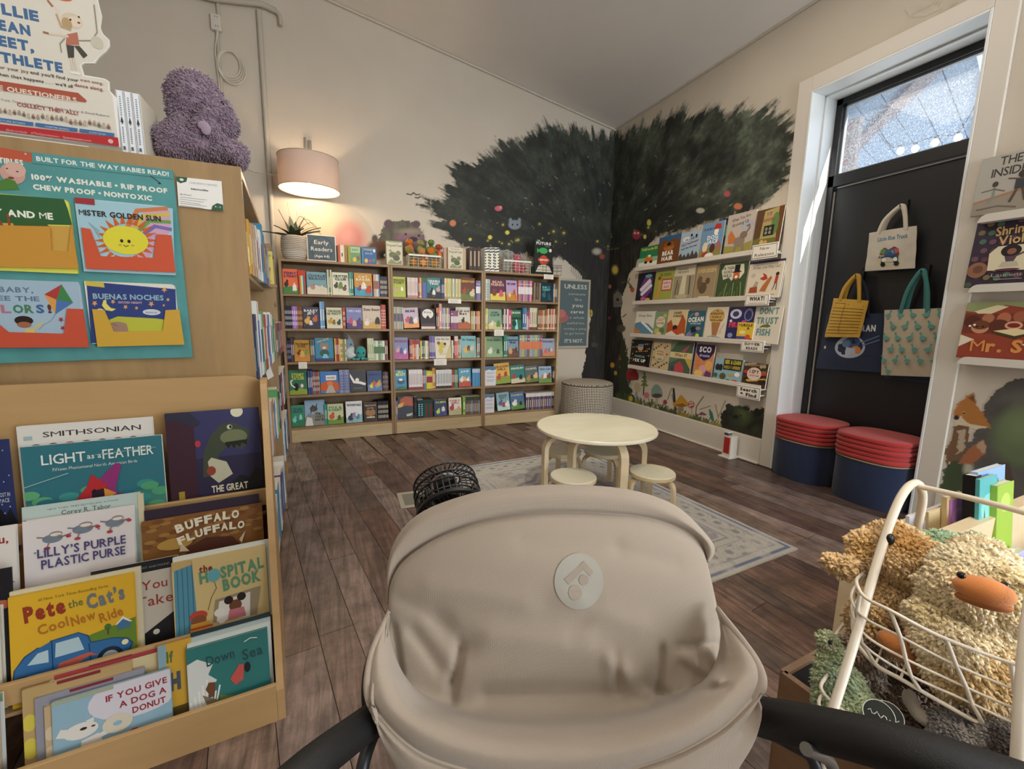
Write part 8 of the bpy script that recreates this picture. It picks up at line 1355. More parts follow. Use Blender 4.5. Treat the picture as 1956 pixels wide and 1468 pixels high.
# ================================================================== PRAM IN THE FOREGROUND
# each row: bows of the hood from the far rim to the near skirt, as seen, with their real distance
def row(pts, d0, d1=None, n=49, pw=2):
    c = cr(pts, 10); c = np.array(c); s = np.concatenate([[0], np.cumsum(np.hypot(*np.diff(c, axis=0).T))]); t = np.linspace(0, s[-1], n)
    x = np.interp(t, s, c[:, 0]); y = np.interp(t, s, c[:, 1]); u = np.linspace(-1, 1, n); d1 = d0 if d1 is None else d1
    return np.stack([x, y, d0+(d1-d0)*np.abs(u)**pw], 1)
RW_ = [
 row([(772,1150),(775,1080),(800,1010),(870,965),(960,948),(1050,942),(1150,945),(1240,960),(1300,985),(1340,1030),(1345,1060),(1340,1080)], .585, .575),
 row([(744,1150),(743,1080),(762,1020),(810,975),(900,942),(980,930),(1050,925),(1120,926),(1210,936),(1290,965),(1345,1015),(1366,1050),(1352,1075)], .575, .57),
 row([(741,1152),(742,1090),(757,1045),(805,998),(890,962),(980,947),(1060,943),(1140,946),(1220,958),(1290,984),(1340,1020),(1360,1050),(1352,1072)], .558, .562),
 row([(742,1152),(748,1100),(770,1060),(830,1018),(905,990),(985,974),(1060,970),(1140,972),(1210,978),(1270,990),(1318,1012),(1345,1038),(1350,1066)], .556, .566),
 row([(744,1155),(751,1105),(776,1066),(836,1026),(910,998),(990,983),(1060,978),(1140,980),(1210,985),(1268,998),(1314,1020),(1342,1045),(1350,1072)], .562, .572),
 row([(742,1162),(745,1120),(768,1082),(826,1044),(905,1016),(990,1001),(1060,997),(1140,998),(1210,1004),(1268,1018),(1318,1042),(1348,1072),(1358,1104)], .546, .562),
 row([(741,1190),(748,1160),(780,1128),(840,1104),(920,1086),(1000,1078),(1070,1075),(1150,1076),(1220,1082),(1280,1094),(1330,1112),(1360,1138),(1372,1170)], .527, .556),
 row([(744,1225),(762,1210),(800,1196),(860,1184),(930,1176),(1000,1172),(1070,1170),(1150,1171),(1220,1175),(1280,1182),(1325,1192),(1356,1206),(1378,1225)], .522, .55),
 row([(752,1262),(775,1262),(815,1262),(870,1262),(935,1262),(1000,1262),(1070,1260),(1150,1260),(1220,1258),(1280,1256),(1325,1252),(1358,1248),(1382,1244)], .518, .542),
 row([(750,1292),(785,1312),(830,1334),(885,1350),(940,1356),(1000,1358),(1070,1358),(1150,1354),(1220,1345),(1280,1326),(1330,1306),(1368,1286),(1392,1268)], .514, .53),
 row([(741,1178),(750,1268),(800,1342),(872,1370),(940,1382),(1000,1386),(1070,1386),(1150,1382),(1225,1368),(1290,1344),(1342,1308),(1376,1262),(1375,1172)], .472, .53, 49, 4),
 row([(741,1178),(734,1262),(778,1346),(862,1388),(935,1406),(1000,1412),(1070,1412),(1150,1406),(1228,1390),(1300,1362),(1362,1318),(1398,1264),(1375,1172)], .446, .53, 49, 4),
 row([(741,1178),(721,1256),(746,1345),(830,1408),(925,1437),(1000,1446),(1070,1446),(1150,1440),(1235,1420),(1312,1390),(1378,1340),(1424,1270),(1375,1172)], .432, .53, 49, 4),
 row([(741,1178),(712,1256),(719,1340),(800,1422),(915,1462),(1000,1474),(1070,1474),(1150,1467),(1240,1446),(1322,1412),(1396,1360),(1446,1278),(1375,1172)], .433, .53, 49, 4),
 row([(741,1178),(709,1260),(713,1346),(795,1433),(912,1475),(1000,1488),(1070,1488),(1150,1480),(1240,1458),(1323,1424),(1400,1372),(1452,1290),(1375,1172)], .44, .53, 49, 4),
 row([(741,1178),(706,1272),(712,1362),(792,1450),(912,1494),(1000,1508),(1070,1508),(1150,1500),(1242,1476),(1326,1440),(1406,1386),(1456,1305),(1375,1172)], .433, .53, 49, 4),
 row([(712,1330),(722,1395),(756,1450),(838,1520),(925,1560),(1000,1575),(1070,1575),(1150,1565),(1244,1535),(1328,1492),(1400,1445),(1440,1400),(1453,1350)], .43, .456),
 row([(735,1400),(760,1470),(800,1530),(862,1600),(935,1650),(1000,1670),(1070,1670),(1150,1655),(1240,1620),(1320,1570),(1380,1520),(1415,1460),(1435,1400)], .45, .47)]
NH = len(RW_); HR = np.array(RW_)
def rows_up(A, n):                                    # smooth the bows along the hood
    out = []
    for j in range(A.shape[1]): out.append(cr([tuple(A[i, j]) for i in range(A.shape[0])], n))
    return np.array(out).transpose(1, 0, 2)
HR = rows_up(HR, 7)
tmp = []
for i in range(HR.shape[0]): tmp.append(cr([tuple(p) for p in HR[i]], 3))
HR = np.array(tmp)
folds = [((835,1185),(890,1235),22,.006),((880,1235),(868,1300),9,.010),((790,1205),(840,1275),15,.006),((862,1296),(864,1340),10,.009),((765,1145),(850,1185),16,.003),((1000,1036),(1180,1046),16,.0022),((1180,1046),(1290,1075),14,.0022),((1165,1262),(1215,1300),16,-.008),((1178,1255),(1180,1320),9,.006),((1215,1300),(1290,1335),10,.006),((1262,1240),(1256,1318),9,.009),((1256,1318),(1240,1345),7,.006),((1295,1238),(1370,1228),7,.006),((1305,1250),(1372,1300),11,-.006),((1300,1325),(1385,1310),8,.005),((930,1330),(1150,1322),18,.008),((752,1195),(766,1288),6,.006),((1376,1190),(1376,1262),6,.006),((1140,1150),(1090,1215),12,.002),((1080,1140),(1220,1195),24,-.003),((820,1120),(1000,1150),24,-.003),((940,1215),(1120,1235),26,-.004)]
D_ = np.zeros(HR.shape[:2])
for (a, b_, wd, am) in folds:
    a = np.array(a, float); b_ = np.array(b_, float); v = HR[..., :2]-a; L2 = ((b_-a)**2).sum(); t = np.clip((v@(b_-a))/L2, 0, 1); q = np.hypot(*(v-t[..., None]*(b_-a)).transpose(2, 0, 1)); D_ += am*np.exp(-(q/wd)**2)
HR[..., 2] += D_
def at_arr(A): 
    r = np.stack([(A[..., 0]-978)/FPX, -(A[..., 1]-734)/FPX, np.ones(A.shape[:-1])], -1) @ CM; return CAMP+r*A[..., 2:3]
HP = at_arr(HR); ni, nj = HP.shape[:2]
O = np.array([.26, .34, 0.]); PR = thing('stroller', 'beige canvas pram hood and black handle in the foreground', 'stroller', O)
b = MB(); b.add([tuple(p-O) for p in HP.reshape(-1, 3)], [(i*nj+j, (i+1)*nj+j, (i+1)*nj+j+1, i*nj+j+1) for i in range(ni-1) for j in range(nj-1)])
o = b.build('canopy', M['hood'], PR, 'all', label='beige woven canopy with a rolled rim', norm=False); md = o.modifiers.new('s', 'SOLIDIFY'); md.thickness = .003; md.offset = -1
# printed emblem on the canopy
def hpt(x, y):
    i = np.argmin(((HR[..., 0]-x)**2+(HR[..., 1]-y)**2).ravel()); k = np.argsort(((HR[..., 0]-x)**2+(HR[..., 1]-y)**2).ravel())[:6]
    d = HR.reshape(-1, 3)[k]; w = 1/(np.hypot(d[:, 0]-x, d[:, 1]-y)+1.5); dep = (d[:, 2]*w).sum()/w.sum()-.0009; return at(x, y, dep)-O
b = MB()
def disc(cx, cy, rx, ry, col, off, rings=6, seg=40):
    vs = []; fs = []
    for j in range(rings+1):
        for i in range(seg): a = 2*pi*i/seg; q = hpt(cx+rx*j/rings*cos(a), cy+ry*j/rings*sin(a)); vs.append(tuple(q-ray(cx, cy)*off))
    for j in range(rings):
        for i in range(seg): k = (i+1) % seg; fs.append((j*seg+i, j*seg+k, (j+1)*seg+k, (j+1)*seg+i))
    b.add(vs, fs, col)
disc(1106, 1110, 47, 54, '9f9b8f', 0)
disc(1099, 1131, 13, 15, '998c7e', .0006, 3, 20); disc(1115, 1107, 9, 10, '998c7e', .0006, 3, 20)
for quad in ([(1078, 1106), (1113, 1073), (1122, 1080), (1087, 1116)], [(1108, 1078), (1116, 1071), (1134, 1092), (1127, 1100)]):
    b.add([tuple(hpt(*q)-ray(*q)*.0006) for q in quad], [(0, 1, 2, 3)], '998c7e')
b.build('emblem', M['matte'], PR, True, label='pale round printed emblem', norm=False)
# piping seam along the skirt
i0 = 7*14; b = MB(); b.tube([tuple(HP[i0, j]-O-ray(*HR[i0, j, :2])*.0) for j in range(0, nj, 2)], .0022, 6); b.build('seam_piping', mat('seam_beige', 'a99b8a', .8), PR, True)
# seat tub, chassis, wheels, handle
fw = np.array([sin(radians(27)), cos(radians(27)), 0]); rt = np.array([fw[1], -fw[0], 0]); cen = np.array([.31, .45, 0])-O
def lp(x, y, z): return tuple(cen+rt*x+fw*y+np.array([0, 0, z]))
b = MB(); n_ = 20
def ring(rx, ry, z, yo=0): return [lp(rx*cos(2*pi*i/28), yo+ry*sin(2*pi*i/28), z) for i in range(28)]
loft(b, [ring(.14, .22, .42, .12), ring(.165, .27, .5, .12), ring(.155, .25, .6, .14), ring(.15, .24, .655, .16)]); b.build('seat_shell', mat('seat_fabric', '8f8275', .9, bump=.4, bscale=400), PR, 'all')
def pth(l, r, nm, m): bb = MB(); bb.tube(cr(l, 6), r, 12); bb.build(nm, m, PR, True)
hl = [tuple(at(x, y, d)-O) for x, y, d in ((775, 1335, .56), (712, 1374, .485), (660, 1412, .44), (600, 1458, .40), (535, 1515, .37))]
hr_ = [tuple(at(x, y, d)-O) for x, y, d in ((1395, 1352, .57), (1462, 1370, .49), (1600, 1400, .425), (1760, 1443, .38), (1960, 1510, .35), (2040, 1545, .34))]
mid = [tuple(np.array(hl[-1])*(1-t)+np.array(hr_[-1])*t+np.array([-.02, -.1, .015])*sin(pi*t)) for t in (.25, .5, .75)]
pth(hl, .0175, 'handle_grip', M['foam']); pth(hr_, .0205, 'handle_grip', M['foam']); pth([hl[-1]]+mid+[hr_[-1]], .018, 'crossbar', M['foam'])
for s in (-1, 1):
    pth([lp(s*.19, -.02, .78), lp(s*.2, .1, .6), lp(s*.2, .35, .3), lp(s*.2, .5, .13)], .012, 'chassis_tube', M['black'])
    pth([lp(s*.2, .12, .6), lp(s*.2, -.02, .35), lp(s*.21, -.12, .13)], .012, 'rear_leg', M['black'])
    for (yy, r) in ((.5, .09), (-.12, .12)):
        b = MB(); c = lp(s*.225, yy, r); X = Matrix.Translation(c) @ Matrix.Rotation(-radians(27), 4, 'Z') @ Matrix.Rotation(pi/2, 4, 'Y'); b.lathe([(r*.6, -.014), (r*.9, -.018), (r, -.01), (r, .01), (r*.9, .018), (r*.6, .014)], seg=28, X=X); b.build('wheel', M['black'], PR, True)
        MB().lathe([(.02, -.016), (r*.6, -.012), (r*.6, .012), (.02, .016)], seg=20, X=X).build('hub', M['steel'], PR, True)
gm = mat('dark_grey_tube', '3c3f42', .4, .5)
pth([tuple(at(x, y, d)-O) for x, y, d in ((722, 1380, .53), (696, 1450, .50), (688, 1520, .49), (684, 1640, .5))], .0075, 'frame_tube', gm); pth([tuple(at(x, y, d)-O) for x, y, d in ((716, 1250, .53), (706, 1290, .51), (706, 1345, .50), (722, 1400, .50))], .0085, 'hood_hinge', M['black'])
pth([tuple(at(x, y, d)-O) for x, y, d in ((1440, 1384, .50), (1510, 1420, .465), (1550, 1446, .455), (1562, 1492, .455), (1566, 1560, .46))], .0062, 'frame_bracket', gm)
pth([tuple(at(x, y, d)-O) for x, y, d in ((1540, 1430, .42), (1585, 1455, .45), (1600, 1510, .47))], .006, 'bracket_strut', M['steel'])
# clip-on fan
fc = at(856, 950, .64); T = thing('clip_fan', 'black clip-on cage fan fixed to the pram hood rim', 'fan', fc)
ax = Vector(.68*(.42*CM[0]-.9*CM[1])-.73*CM[2]).normalized(); X = ax.to_track_quat('Z', 'Y').to_matrix().to_4x4(); R_ = .047; H_ = .026
def fb(nm, m, f): b = MB(); f(b); b.v = [tuple(X @ Vector(p)) for p in b.v]; return b.build(nm, m, T, True)
def cage(b):
    for r, z in ((R_, -H_), (R_+.001, -.012), (R_+.001, .0), (R_, H_*.6), (R_*.97, H_), (R_*.42, H_+.006), (R_*.5, -H_-.004)): b.tube([(r*cos(2*pi*i/40), r*sin(2*pi*i/40), z) for i in range(40)], .0014, 5, closed=True)
    for i in range(40): a = 2*pi*i/40; b.tube([(R_*.42*cos(a), R_*.42*sin(a), H_+.006), (R_*.8*cos(a+.2), R_*.8*sin(a+.2), H_+.005), (R_*.97*cos(a+.26), R_*.97*sin(a+.26), H_)], .0009, 4)
    for i in range(34): a = 2*pi*i/34; b.tube([(R_*cos(a), R_*sin(a), H_), (R_*cos(a), R_*sin(a), -H_), (R_*.5*cos(a), R_*.5*sin(a), -H_-.004)], .0011, 4)
fb('cage', M['black'], cage); fb('grille_ring', M['black'], lambda b: b.lathe([(R_*.97, H_-.003), (R_+.003, H_-.004), (R_+.003, H_+.001), (R_*.96, H_+.002)], seg=48, cap=False))
fb('hub_cap', mat('fan_hub', '8d9498', .3, .3), lambda b: b.lathe([(.001, H_+.011), (.012, H_+.010), (.0195, H_+.006), (.0195, H_+.002)], seg=28)); fb('motor', M['black'], lambda b: b.lathe([(.018, -H_-.003), (.018, H_*.3)], seg=24))
for k in range(4):
    def bl_(b, k=k):
        a0 = k*pi/2; vs = []
        for i in range(5):
            for j in range(5): r = .014+.028*i/4; a = a0+.25+.9*(j/4-.5)*(.8+.3*i/4); vs.append((r*cos(a), r*sin(a), .004+.010*(j/4-.5)))
        b.add(vs, [(i*5+j, i*5+j+1, (i+1)*5+j+1, (i+1)*5+j) for i in range(4) for j in range(4)])
    fb('fan_blade', M['black'], bl_)
b = MB(); cl_ = at(806, 985, .60)-fc; b.tube(cr([tuple(X @ Vector((-R_*.6, 0, -H_*.6))), tuple(cl_*.6+np.array([0, 0, -.005])), tuple(cl_), tuple(cl_+np.array([.01, .0, -.03]))], 5), .006, 8); b.build('clip_arm', M['black'], T, True)
# ================================================================== RIGHT FOREGROUND: WIRE STAND, PLUSH TOYS, BOOK BROWSER
wt = M['wire']; F3 = np.array([.395, .918, 0]); R3 = np.array([.918, -.395, 0])
def V3(x, y, d): return np.array(at(x, y, d))
O = np.array([.95, .38, 0.]); T = thing('basket_stand', 'cream wire tiered basket stand at the right edge', 'stand', O)
hoop = cr([V3(1588, 1365, .66), V3(1632, 1225, .69), V3(1672, 1085, .725), V3(1705, 985, .75), V3(1728, 938, .765), V3(1748, 922, .785), V3(1760, 932, .81), V3(1762, 960, .835), V3(1750, 1020, .86), V3(1738, 1090, .88)], 6)
lo1 = np.array(hoop[0]); lo2 = np.array(hoop[-1]); fl1 = np.array([lo1[0]-.015, lo1[1]-.01, .0]); 
def tb(nm, pts, r): b = MB(); b.tube([tuple(np.array(p)-O) for p in pts], r, 10); return b.build(nm, wt, T, True)
tb('side_hoop', [fl1]+hoop+[np.array([lo2[0]+.03, lo2[1]+.02, 0])], .0068)
bar = cr([V3(1748, 927, .785), V3(1850, 950, .72), V3(1956, 978, .66), V3(2080, 1012, .60)], 5); tb('top_bar', bar, .0048)
end = np.array(bar[-1]); tb('side_hoop', [np.array([V3(1948, 1460, .46)[0], V3(1948, 1460, .46)[1], 0]), V3(1945, 1468, .47), V3(1950, 1350, .49), V3(1962, 1200, .51), V3(1985, 1060, .55), end, end+np.array([.06, .06, -.05]), np.array([end[0]+.08, end[1]+.08, 0])], .0068)
ws = [([(1648,1095),(1636,1110),(1652,1140),(1700,1165),(1790,1212),(1900,1255),(1980,1280)], .0026), ([(1640,1105),(1626,1140),(1650,1178),(1720,1215),(1810,1262),(1910,1305),(1980,1330)], .002), ([(1632,1120),(1628,1170),(1656,1215),(1730,1258),(1830,1305),(1920,1345),(1980,1365)], .002), ([(1630,1130),(1630,1195),(1660,1240),(1740,1290),(1840,1335),(1930,1378),(1980,1395)], .002), ([(1628,1160),(1634,1220),(1672,1268),(1720,1296),(1800,1342),(1880,1385),(1960,1412),(1990,1422)], .0032)]
rows_ = []
def PZ(px, d, z):                                       # the point d ahead, under column px, at height z
    k = (z-CH)/d-CM[2][2]-(px-978)/FPX*CM[0][2]; return at(px, 734-k/CM[1][2]*FPX, d)
for pts, r in ws:
    n = len(pts); q = [V3(x, y, .775-.2*(i/(n-1))**.8) for i, (x, y) in enumerate(pts)]; q = cr(q, 6); rows_.append(q)
    a_, z_ = np.array(q[0]), np.array(q[-1]); back = [PZ(1990, .74, z_[2]), PZ(1930, .86, z_[2]*.6+a_[2]*.4), PZ(1830, .93, z_[2]*.3+a_[2]*.7), PZ(1730, .92, a_[2]), PZ(1668, .85, a_[2])]
    tb('basket_ring', q+cr([q[-1]]+back+[q[0]], 6)[1:-1], r)
for f in (.3, .5, .72, .9): tb('upright_wire', [rw_[int(f*(len(rw_)-1))] for rw_ in rows_], .0028)
bt = [np.array(p) for p in rows_[-1]]; b = MB()
for f in (.15, .3, .45, .6, .75, .9): p = bt[int(f*(len(bt)-1))]; b.tube([tuple(p-O), tuple(p+F3*.12+R3*.14-O)], .0018, 6)
b.build('basket_floor', wt, T, True); bt_z = float(np.mean([p[2] for p in bt]))
# lower basket ring with plush in it
for j, (dz, dx) in enumerate(((0, 0), (.03, .004), (.06, .008))):
    q = [V3(1575, 1345, .74)+np.array([0, 0, dz]), V3(1560, 1375, .72)+np.array([0, 0, dz-.0]), V3(1600, 1420, .68)+np.array([0, 0, dz]), V3(1700, 1480, .62)+np.array([0, 0, dz]), V3(1850, 1560, .56)+np.array([0, 0, dz]), V3(2000, 1600, .54)+np.array([0, 0, dz])]
    c = cr(q, 6); tb('basket_ring', c+cr([c[-1], PZ(1960, .75, c[-1][2]), PZ(1800, .9, c[0][2]), PZ(1660, .9, c[0][2]), PZ(1595, .82, c[0][2]), c[0]], 5)[1:-1], .0026)
def blob(px, py, d, rx, ry, rz, *rot): p = V3(px, py, d); k = d/FPX; return (p, (rx*k, ry*k, rz*k), rot)
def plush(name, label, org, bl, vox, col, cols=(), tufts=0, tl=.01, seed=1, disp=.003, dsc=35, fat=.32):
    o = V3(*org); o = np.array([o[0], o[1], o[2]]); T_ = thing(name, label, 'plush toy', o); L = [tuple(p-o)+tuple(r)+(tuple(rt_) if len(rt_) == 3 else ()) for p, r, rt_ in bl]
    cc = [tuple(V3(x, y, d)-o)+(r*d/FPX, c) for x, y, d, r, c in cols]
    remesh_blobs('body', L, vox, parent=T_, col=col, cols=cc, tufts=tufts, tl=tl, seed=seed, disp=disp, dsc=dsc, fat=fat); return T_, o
# duck
dk = [blob(1872,1118,.680,86,70,66), blob(1905,1150,.660,60,58,50), blob(1832,1132,.690,58,52,52), blob(1880,1058,.720,40,44,22), blob(1860,1258,.685,100,80,74), blob(1820,1215,.680,70,60,58), blob(1900,1240,.670,70,60,60), blob(1770,1170,.700,34,28,18,0,20,0), blob(1760,1190,.705,30,26,16,0,35,0), blob(1930,1290,.660,50,50,45)]
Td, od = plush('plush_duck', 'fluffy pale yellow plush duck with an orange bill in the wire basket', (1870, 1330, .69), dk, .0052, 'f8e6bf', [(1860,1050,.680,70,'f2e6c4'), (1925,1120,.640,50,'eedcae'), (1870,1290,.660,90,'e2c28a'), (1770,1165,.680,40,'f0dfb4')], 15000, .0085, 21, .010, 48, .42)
p = V3(1879, 1130, .592)-od; b = MB(); rz_ = np.array(ray(1879, 1128)); fwv = Vector(-rz_).normalized(); Xb = Matrix.Translation(Vector(p)) @ fwv.to_track_quat('Y', 'Z').to_matrix().to_4x4() @ Matrix.Rotation(radians(6), 4, 'Y')
b.ell((0, 0, .002), (.031, .02, .018), None, 24, 16, Xb); b.build('upper_bill', mat('orange_plush', 'dd8a48', .8, bump=.3, bscale=500, sheen=.3), Td, True, label='orange cloth bill'); MB().ell((0, -.004, -.013), (.028, .016, .009), None, 24, 14, Xb).build('lower_bill', mat('orange_plush_dark', 'b06a35', .8), Td, True)
for x, y in ((1836, 1098), (1919, 1117)): q = V3(x, y, .583)-od; eye(Td, tuple(q), .0048)
for x, y, rt_ in ((1718, 1235, 20), (1745, 1258, 30)):
    q = V3(x, y, .715)-od; kx = .715/FPX; MB().ell((0, 0, 0), (46*kx, 26*kx, 22*kx), None, 22, 14, Matrix.Translation(Vector(q)) @ Matrix.Rotation(-YAW, 4, 'Z') @ Matrix.Rotation(radians(rt_+10), 4, 'Y')).build('foot', mat('orange_fur', 'b87236', .9, bump=.6, bscale=300, sheen=.3), Td, True, label='orange webbed foot')
# puppy
pp = [blob(1708,1048,.800,62,50,40), blob(1745,1070,.790,60,48,44), blob(1660,1058,.800,30,26,18), blob(1618,1076,.790,38,18,13,0,4,0), blob(1595,1073,.795,18,16,12), blob(1770,1095,.780,40,34,34), blob(1710,1150,.815,58,50,60), blob(1700,1200,.820,60,50,46), blob(1660,1185,.810,34,34,52), blob(1735,1210,.810,50,40,40), blob(1765,1120,.780,44,20,15,0,14,0), blob(1648,1032,.810,24,20,16)]
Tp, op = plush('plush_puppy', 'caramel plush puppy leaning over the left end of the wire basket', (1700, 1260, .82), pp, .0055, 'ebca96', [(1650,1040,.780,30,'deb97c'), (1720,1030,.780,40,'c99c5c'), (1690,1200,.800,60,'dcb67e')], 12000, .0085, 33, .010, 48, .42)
q = V3(1700, 1030, .735)-op; MB().ell(tuple(q), (.0085, .006, .0105), '0b0a0a', 16, 12).build('nose', mat('black_stitch', None, .4, attr=True), Tp, True)
# pale green plush behind, with bow
g2 = [blob(1800,1045,.86,62,40,20), blob(1760,1030,.87,22,20,14), blob(1840,1062,.86,50,40,24)]
T2, o2 = plush('plush_dragon', 'pale green plush lying behind the duck and puppy', (1800, 1080, .86), g2, .0065, 'a8c4a2', [(1752,1022,.84,26,'c8d2c8')], 5000, .007, 41, .008, 50)
g3 = [blob(1880,1052,.80,26,22,20), blob(1862,1040,.80,16,14,18)]
T3, o3 = plush('plush_lamb', 'cream plush ear poking up behind the duck', (1880, 1085, .80), g3, .0065, 'c9c8a4', [], 3500, .011, 43, .006, 50)
g4 = [blob(1600,1320,.74,40,36,52), blob(1625,1365,.72,52,44,44), blob(1590,1262,.755,22,22,30), blob(1582,1225,.76,14,14,13), blob(1655,1380,.71,40,40,40)]
T4, o4 = plush('plush_frog', 'sage green plush with a pale face in the lower basket', (1610, 1400, .74), g4, .0058, 'b3c096', [(1584,1232,.74,24,'b9bf9c'), (1600,1300,.72,40,'a5b694')], 8000, .0075, 51, .009, 50, .42)
q = V3(1586, 1226, .725)-o4; eye(T4, tuple(q), .0036)
g5 = [blob(1640,1262,.80,34,34,48), blob(1650,1310,.79,30,30,30), blob(1690,1280,.84,50,40,40)]
T5, o5 = plush('plush_mole', 'shaggy taupe plush between the frog and the basket floor', (1660, 1340, .80), g5, .007, '8a7868', [(1625,1245,.78,22,'b09078')], 4500, .009, 61, .004, 40)
g6 = [blob(1750,1380,.74,70,60,40), blob(1800,1330,.78,70,60,36), blob(1700,1350,.78,40,40,30)]
T6, o6 = plush('plush_otter', 'brown plush lying in the lower basket', (1760, 1420, .74), g6, .007, '77604f', [], 6000, .009, 63, .004, 40)
g7 = [blob(1738,1335,.69,13,14,26,0,-20,0), blob(1762,1368,.68,26,20,13,0,25,0), blob(1800,1385,.67,30,26,18)]
T7, o7 = plush('plush_narwhal', 'pale grey plush arm resting on the brown plush', (1760, 1395, .69), g7, .0055, 'a1988e', [], 0, .006, 65, .001, 40)
g8 = [blob(1830,1405,.65,40,40,32), blob(1880,1440,.62,50,46,34), blob(1930,1430,.60,40,40,34)]
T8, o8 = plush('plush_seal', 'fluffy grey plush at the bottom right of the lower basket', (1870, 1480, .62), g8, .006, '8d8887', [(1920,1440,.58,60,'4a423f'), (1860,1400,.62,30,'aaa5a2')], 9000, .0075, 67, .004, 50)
b = MB(); c = V3(1690, 1370, .66); 
T9 = thing('gift_tag', 'two round dark green tags with white script on the green plush', 'tag', c)
for dx, dy, a in ((-.018, .012, .2), (.008, 0, -.25)):
    X = Matrix.Translation((dx, 0, dy)) @ Vector(-ray(1690, 1370)).normalized().to_track_quat('Z', 'Y').to_matrix().to_4x4(); MB().lathe([(.0001, .0), (.019, .0), (.0195, .0008), (.0001, .0012)], seg=28, X=X, cap=False).build('tag_disc', mat('dark_green_card', '1c2620', .5), T9, True)
    bb = MB(); bb.tube([tuple(X @ Vector((.019*cos(t*pi/14), .019*sin(t*pi/14), .0012))) for t in range(28)], .0005, 4, closed=True); bb.tube([tuple(X @ Vector((-.013+.026*t/10, .003*sin(t*1.9), .0018))) for t in range(11)], .0006, 4); bb.build('tag_print', M['card'], T9, True)
# wooden crate under the stand, lined dark
c0 = on(1497, 1282, 2, .46); c1 = on(1575, 1238, 2, .46); c2 = on(1530, 1345, 2, .46); O2 = np.array([c0[0], c0[1], 0]); e1 = (c1-c0); e1[2] = 0; e1 /= np.linalg.norm(e1); e2 = np.array([e1[1], -e1[0], 0]); L1, L2 = .36, .22
T = thing('wooden_crate', 'plywood book crate with a dark lining under the wire stand', 'crate', O2); pm2 = wood('walnut_edge_ply', '8a6a4e', 'a5866a', (6, 6, 6), .45)
def wl(p, q, nm, m, z0=0, z1=.46, th=.014):
    p, q = np.array(p), np.array(q); d = (q-p)/np.linalg.norm(q-p); n_ = np.array([-d[1], d[0], 0])*th/2; MB().prism([tuple(v) for v in (p+n_+[0, 0, z0], q+n_+[0, 0, z0], q-n_+[0, 0, z0], p-n_+[0, 0, z0])], (0, 0, z1-z0)).build(nm, m, T)
o0 = np.zeros(3); A_, B_, C_, D__ = o0, e1*L1, e1*L1+e2*L2, e2*L2
for p, q in ((A_, B_), (B_, C_), (C_, D__), (D__, A_)): wl(p, q, 'side_board', pm2)
ins = lambda p: p+((A_+C_)/2-p)*.06
for p, q in ((A_, B_), (B_, C_), (C_, D__), (D__, A_)): wl(ins(p), ins(q), 'inner_lining', mat('dark_lining', '241d1c', .7), .01, .452, .006)
MB().prism([tuple(ins(v)+np.array([0, 0, .02])) for v in (A_, B_, C_, D__)], (0, 0, .012)).build('base_board', pm2, T)
wl(ins(A_)+e2*.16, ins(B_)+e2*.16, 'divider', M['ply'], .03, .43, .01)
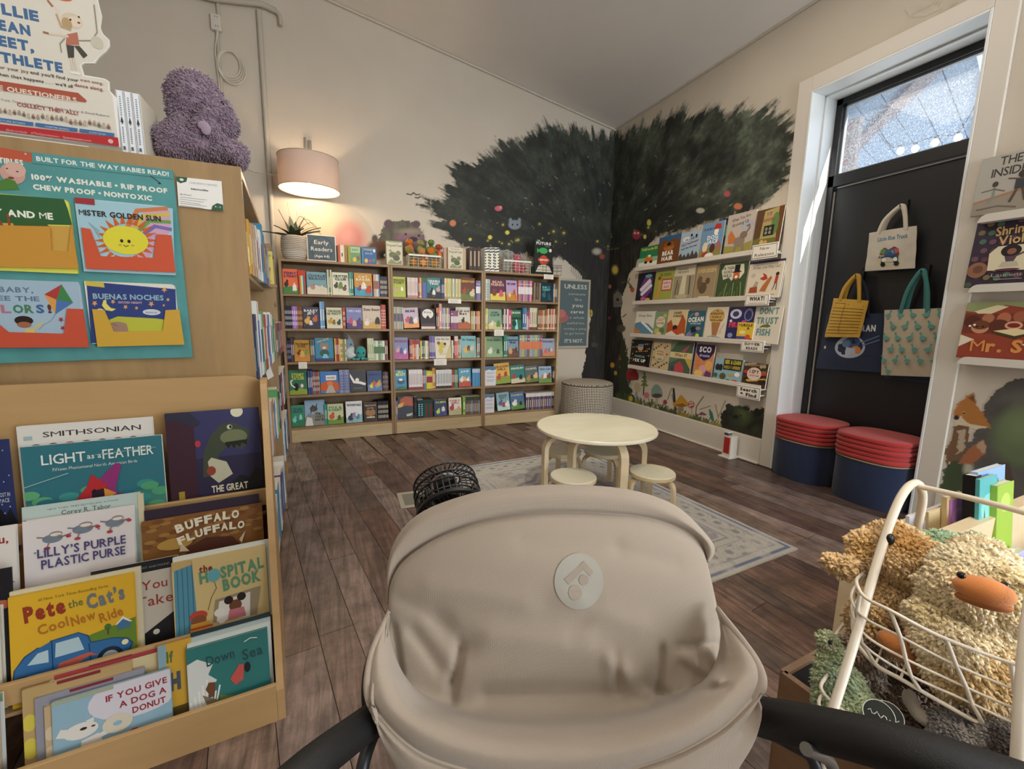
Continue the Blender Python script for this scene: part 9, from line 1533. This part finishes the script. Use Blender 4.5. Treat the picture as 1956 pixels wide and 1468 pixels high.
# book browser behind the stand
BZ = .62; s0_ = on(1822, 1010, 2, BZ); s1_ = on(1960, 953, 2, BZ); d1 = s1_-s0_; d1[2] = 0; d1 /= np.linalg.norm(d1); n1 = np.array([-d1[1], d1[0], 0]); O3 = np.array([s0_[0], s0_[1], 0])
T = thing('book_browser', 'pale wooden browser box of picture books behind the wire stand', 'book bin', O3)
def bx2(a0, a1, b0, b1, z0, z1, nm, m=M['birch']): MB().prism([tuple(d1*a+n1*b+np.array([0, 0, z0])) for a, b in ((a0, b0), (a1, b0), (a1, b1), (a0, b1))], (0, 0, z1-z0)).build(nm, m, T)
WA0, WA1 = -.075, .75
bx2(WA0, WA1, -.018, .018, .3, BZ, 'divider'); bx2(WA0, WA1, .20, .218, .1, BZ-.12, 'back_board'); bx2(WA0, WA1, -.24, -.222, .1, BZ-.12, 'front_board'); bx2(WA0-.018, WA0, -.24, .218, .0, BZ-.14, 'end_board'); bx2(WA1, WA1+.018, -.24, .218, .0, BZ-.14, 'end_board'); bx2(WA0, WA1, -.222, .2, .1, .12, 'bottom_board')
rzb = math.atan2(d1[1], d1[0])
def bb_(px, py, zt, w, h, t, col, els, label, tilt=6):
    p = on(px, py, 2, zt); h = min(h, zt-.13); book(p[0], p[1], zt-h, w, h, t, [('r', 0, 0, 1, 1, col)]+els, label, None, rzb, radians(tilt), cover=col)
bb_(1790, 1003, .60, .14, .3, .012, 'c9c4dc', [('e', .6, .85, .3, .1, 'd8d0c8'), ('e', .8, .9, .16, .05, '3a3430')], 'pale lilac picture book at the left end of the browser')
bb_(1762, 993, .61, .3, .3, .01, 'dce0ea', [], 'pale blue-white book behind the lilac one in the browser')
bb_(1800, 985, .63, .3, .3, .01, 'cbb68a', [], 'tan book standing far back in the browser')
bb_(1843, 962, .66, .10, .3, .022, 'b87cc0', [('e', .5, .8, .4, .1, 'cf9ad0')], 'bright purple picture book in the browser')
bb_(1836, 956, .67, .12, .3, .014, 'cfb98a', [], 'cream-edged book behind the purple one')
bb_(1893, 915, .75, .035, .3, .03, '15161c', [], 'black-spined book in the browser')
bb_(1903, 922, .745, .12, .32, .01, '58aeb4', [('e', .5, .7, .4, .14, '86cdc8'), ('p', [.1, .3, .3, .7, .5, .3], '2a5a5a'), ('e', .7, .6, .06, .04, 'd8b86a')], 'teal picture book in the browser')
bb_(1898, 908, .755, .2, .32, .018, '8fb2dc', [], 'light blue book behind the teal one')
bb_(1935, 934, .72, .12, .3, .02, '9cc04a', [('e', .5, .8, .3, .1, 'bcd46a')], 'lime green picture book in the browser')
bb_(1888, 1016, .60, .22, .35, .01, 'a8806f', [('e', .5, .75, .3, .12, 'c8a290'), ('e', .4, .5, .3, .1, '4a2f28')], 'dusky pink picture book in front of the browser divider')
bb_(1884, 1006, .605, .22, .35, .012, '2f5a9a', [], 'mid blue book behind the dusky pink one')
bb_(1882, 996, .61, .22, .35, .012, '7aa6d2', [], 'light blue book behind the mid blue one')
bb_(1937, 1085, .52, .2, .3, .02, 'b8bcdc', [], 'pale violet book lowest in the browser')
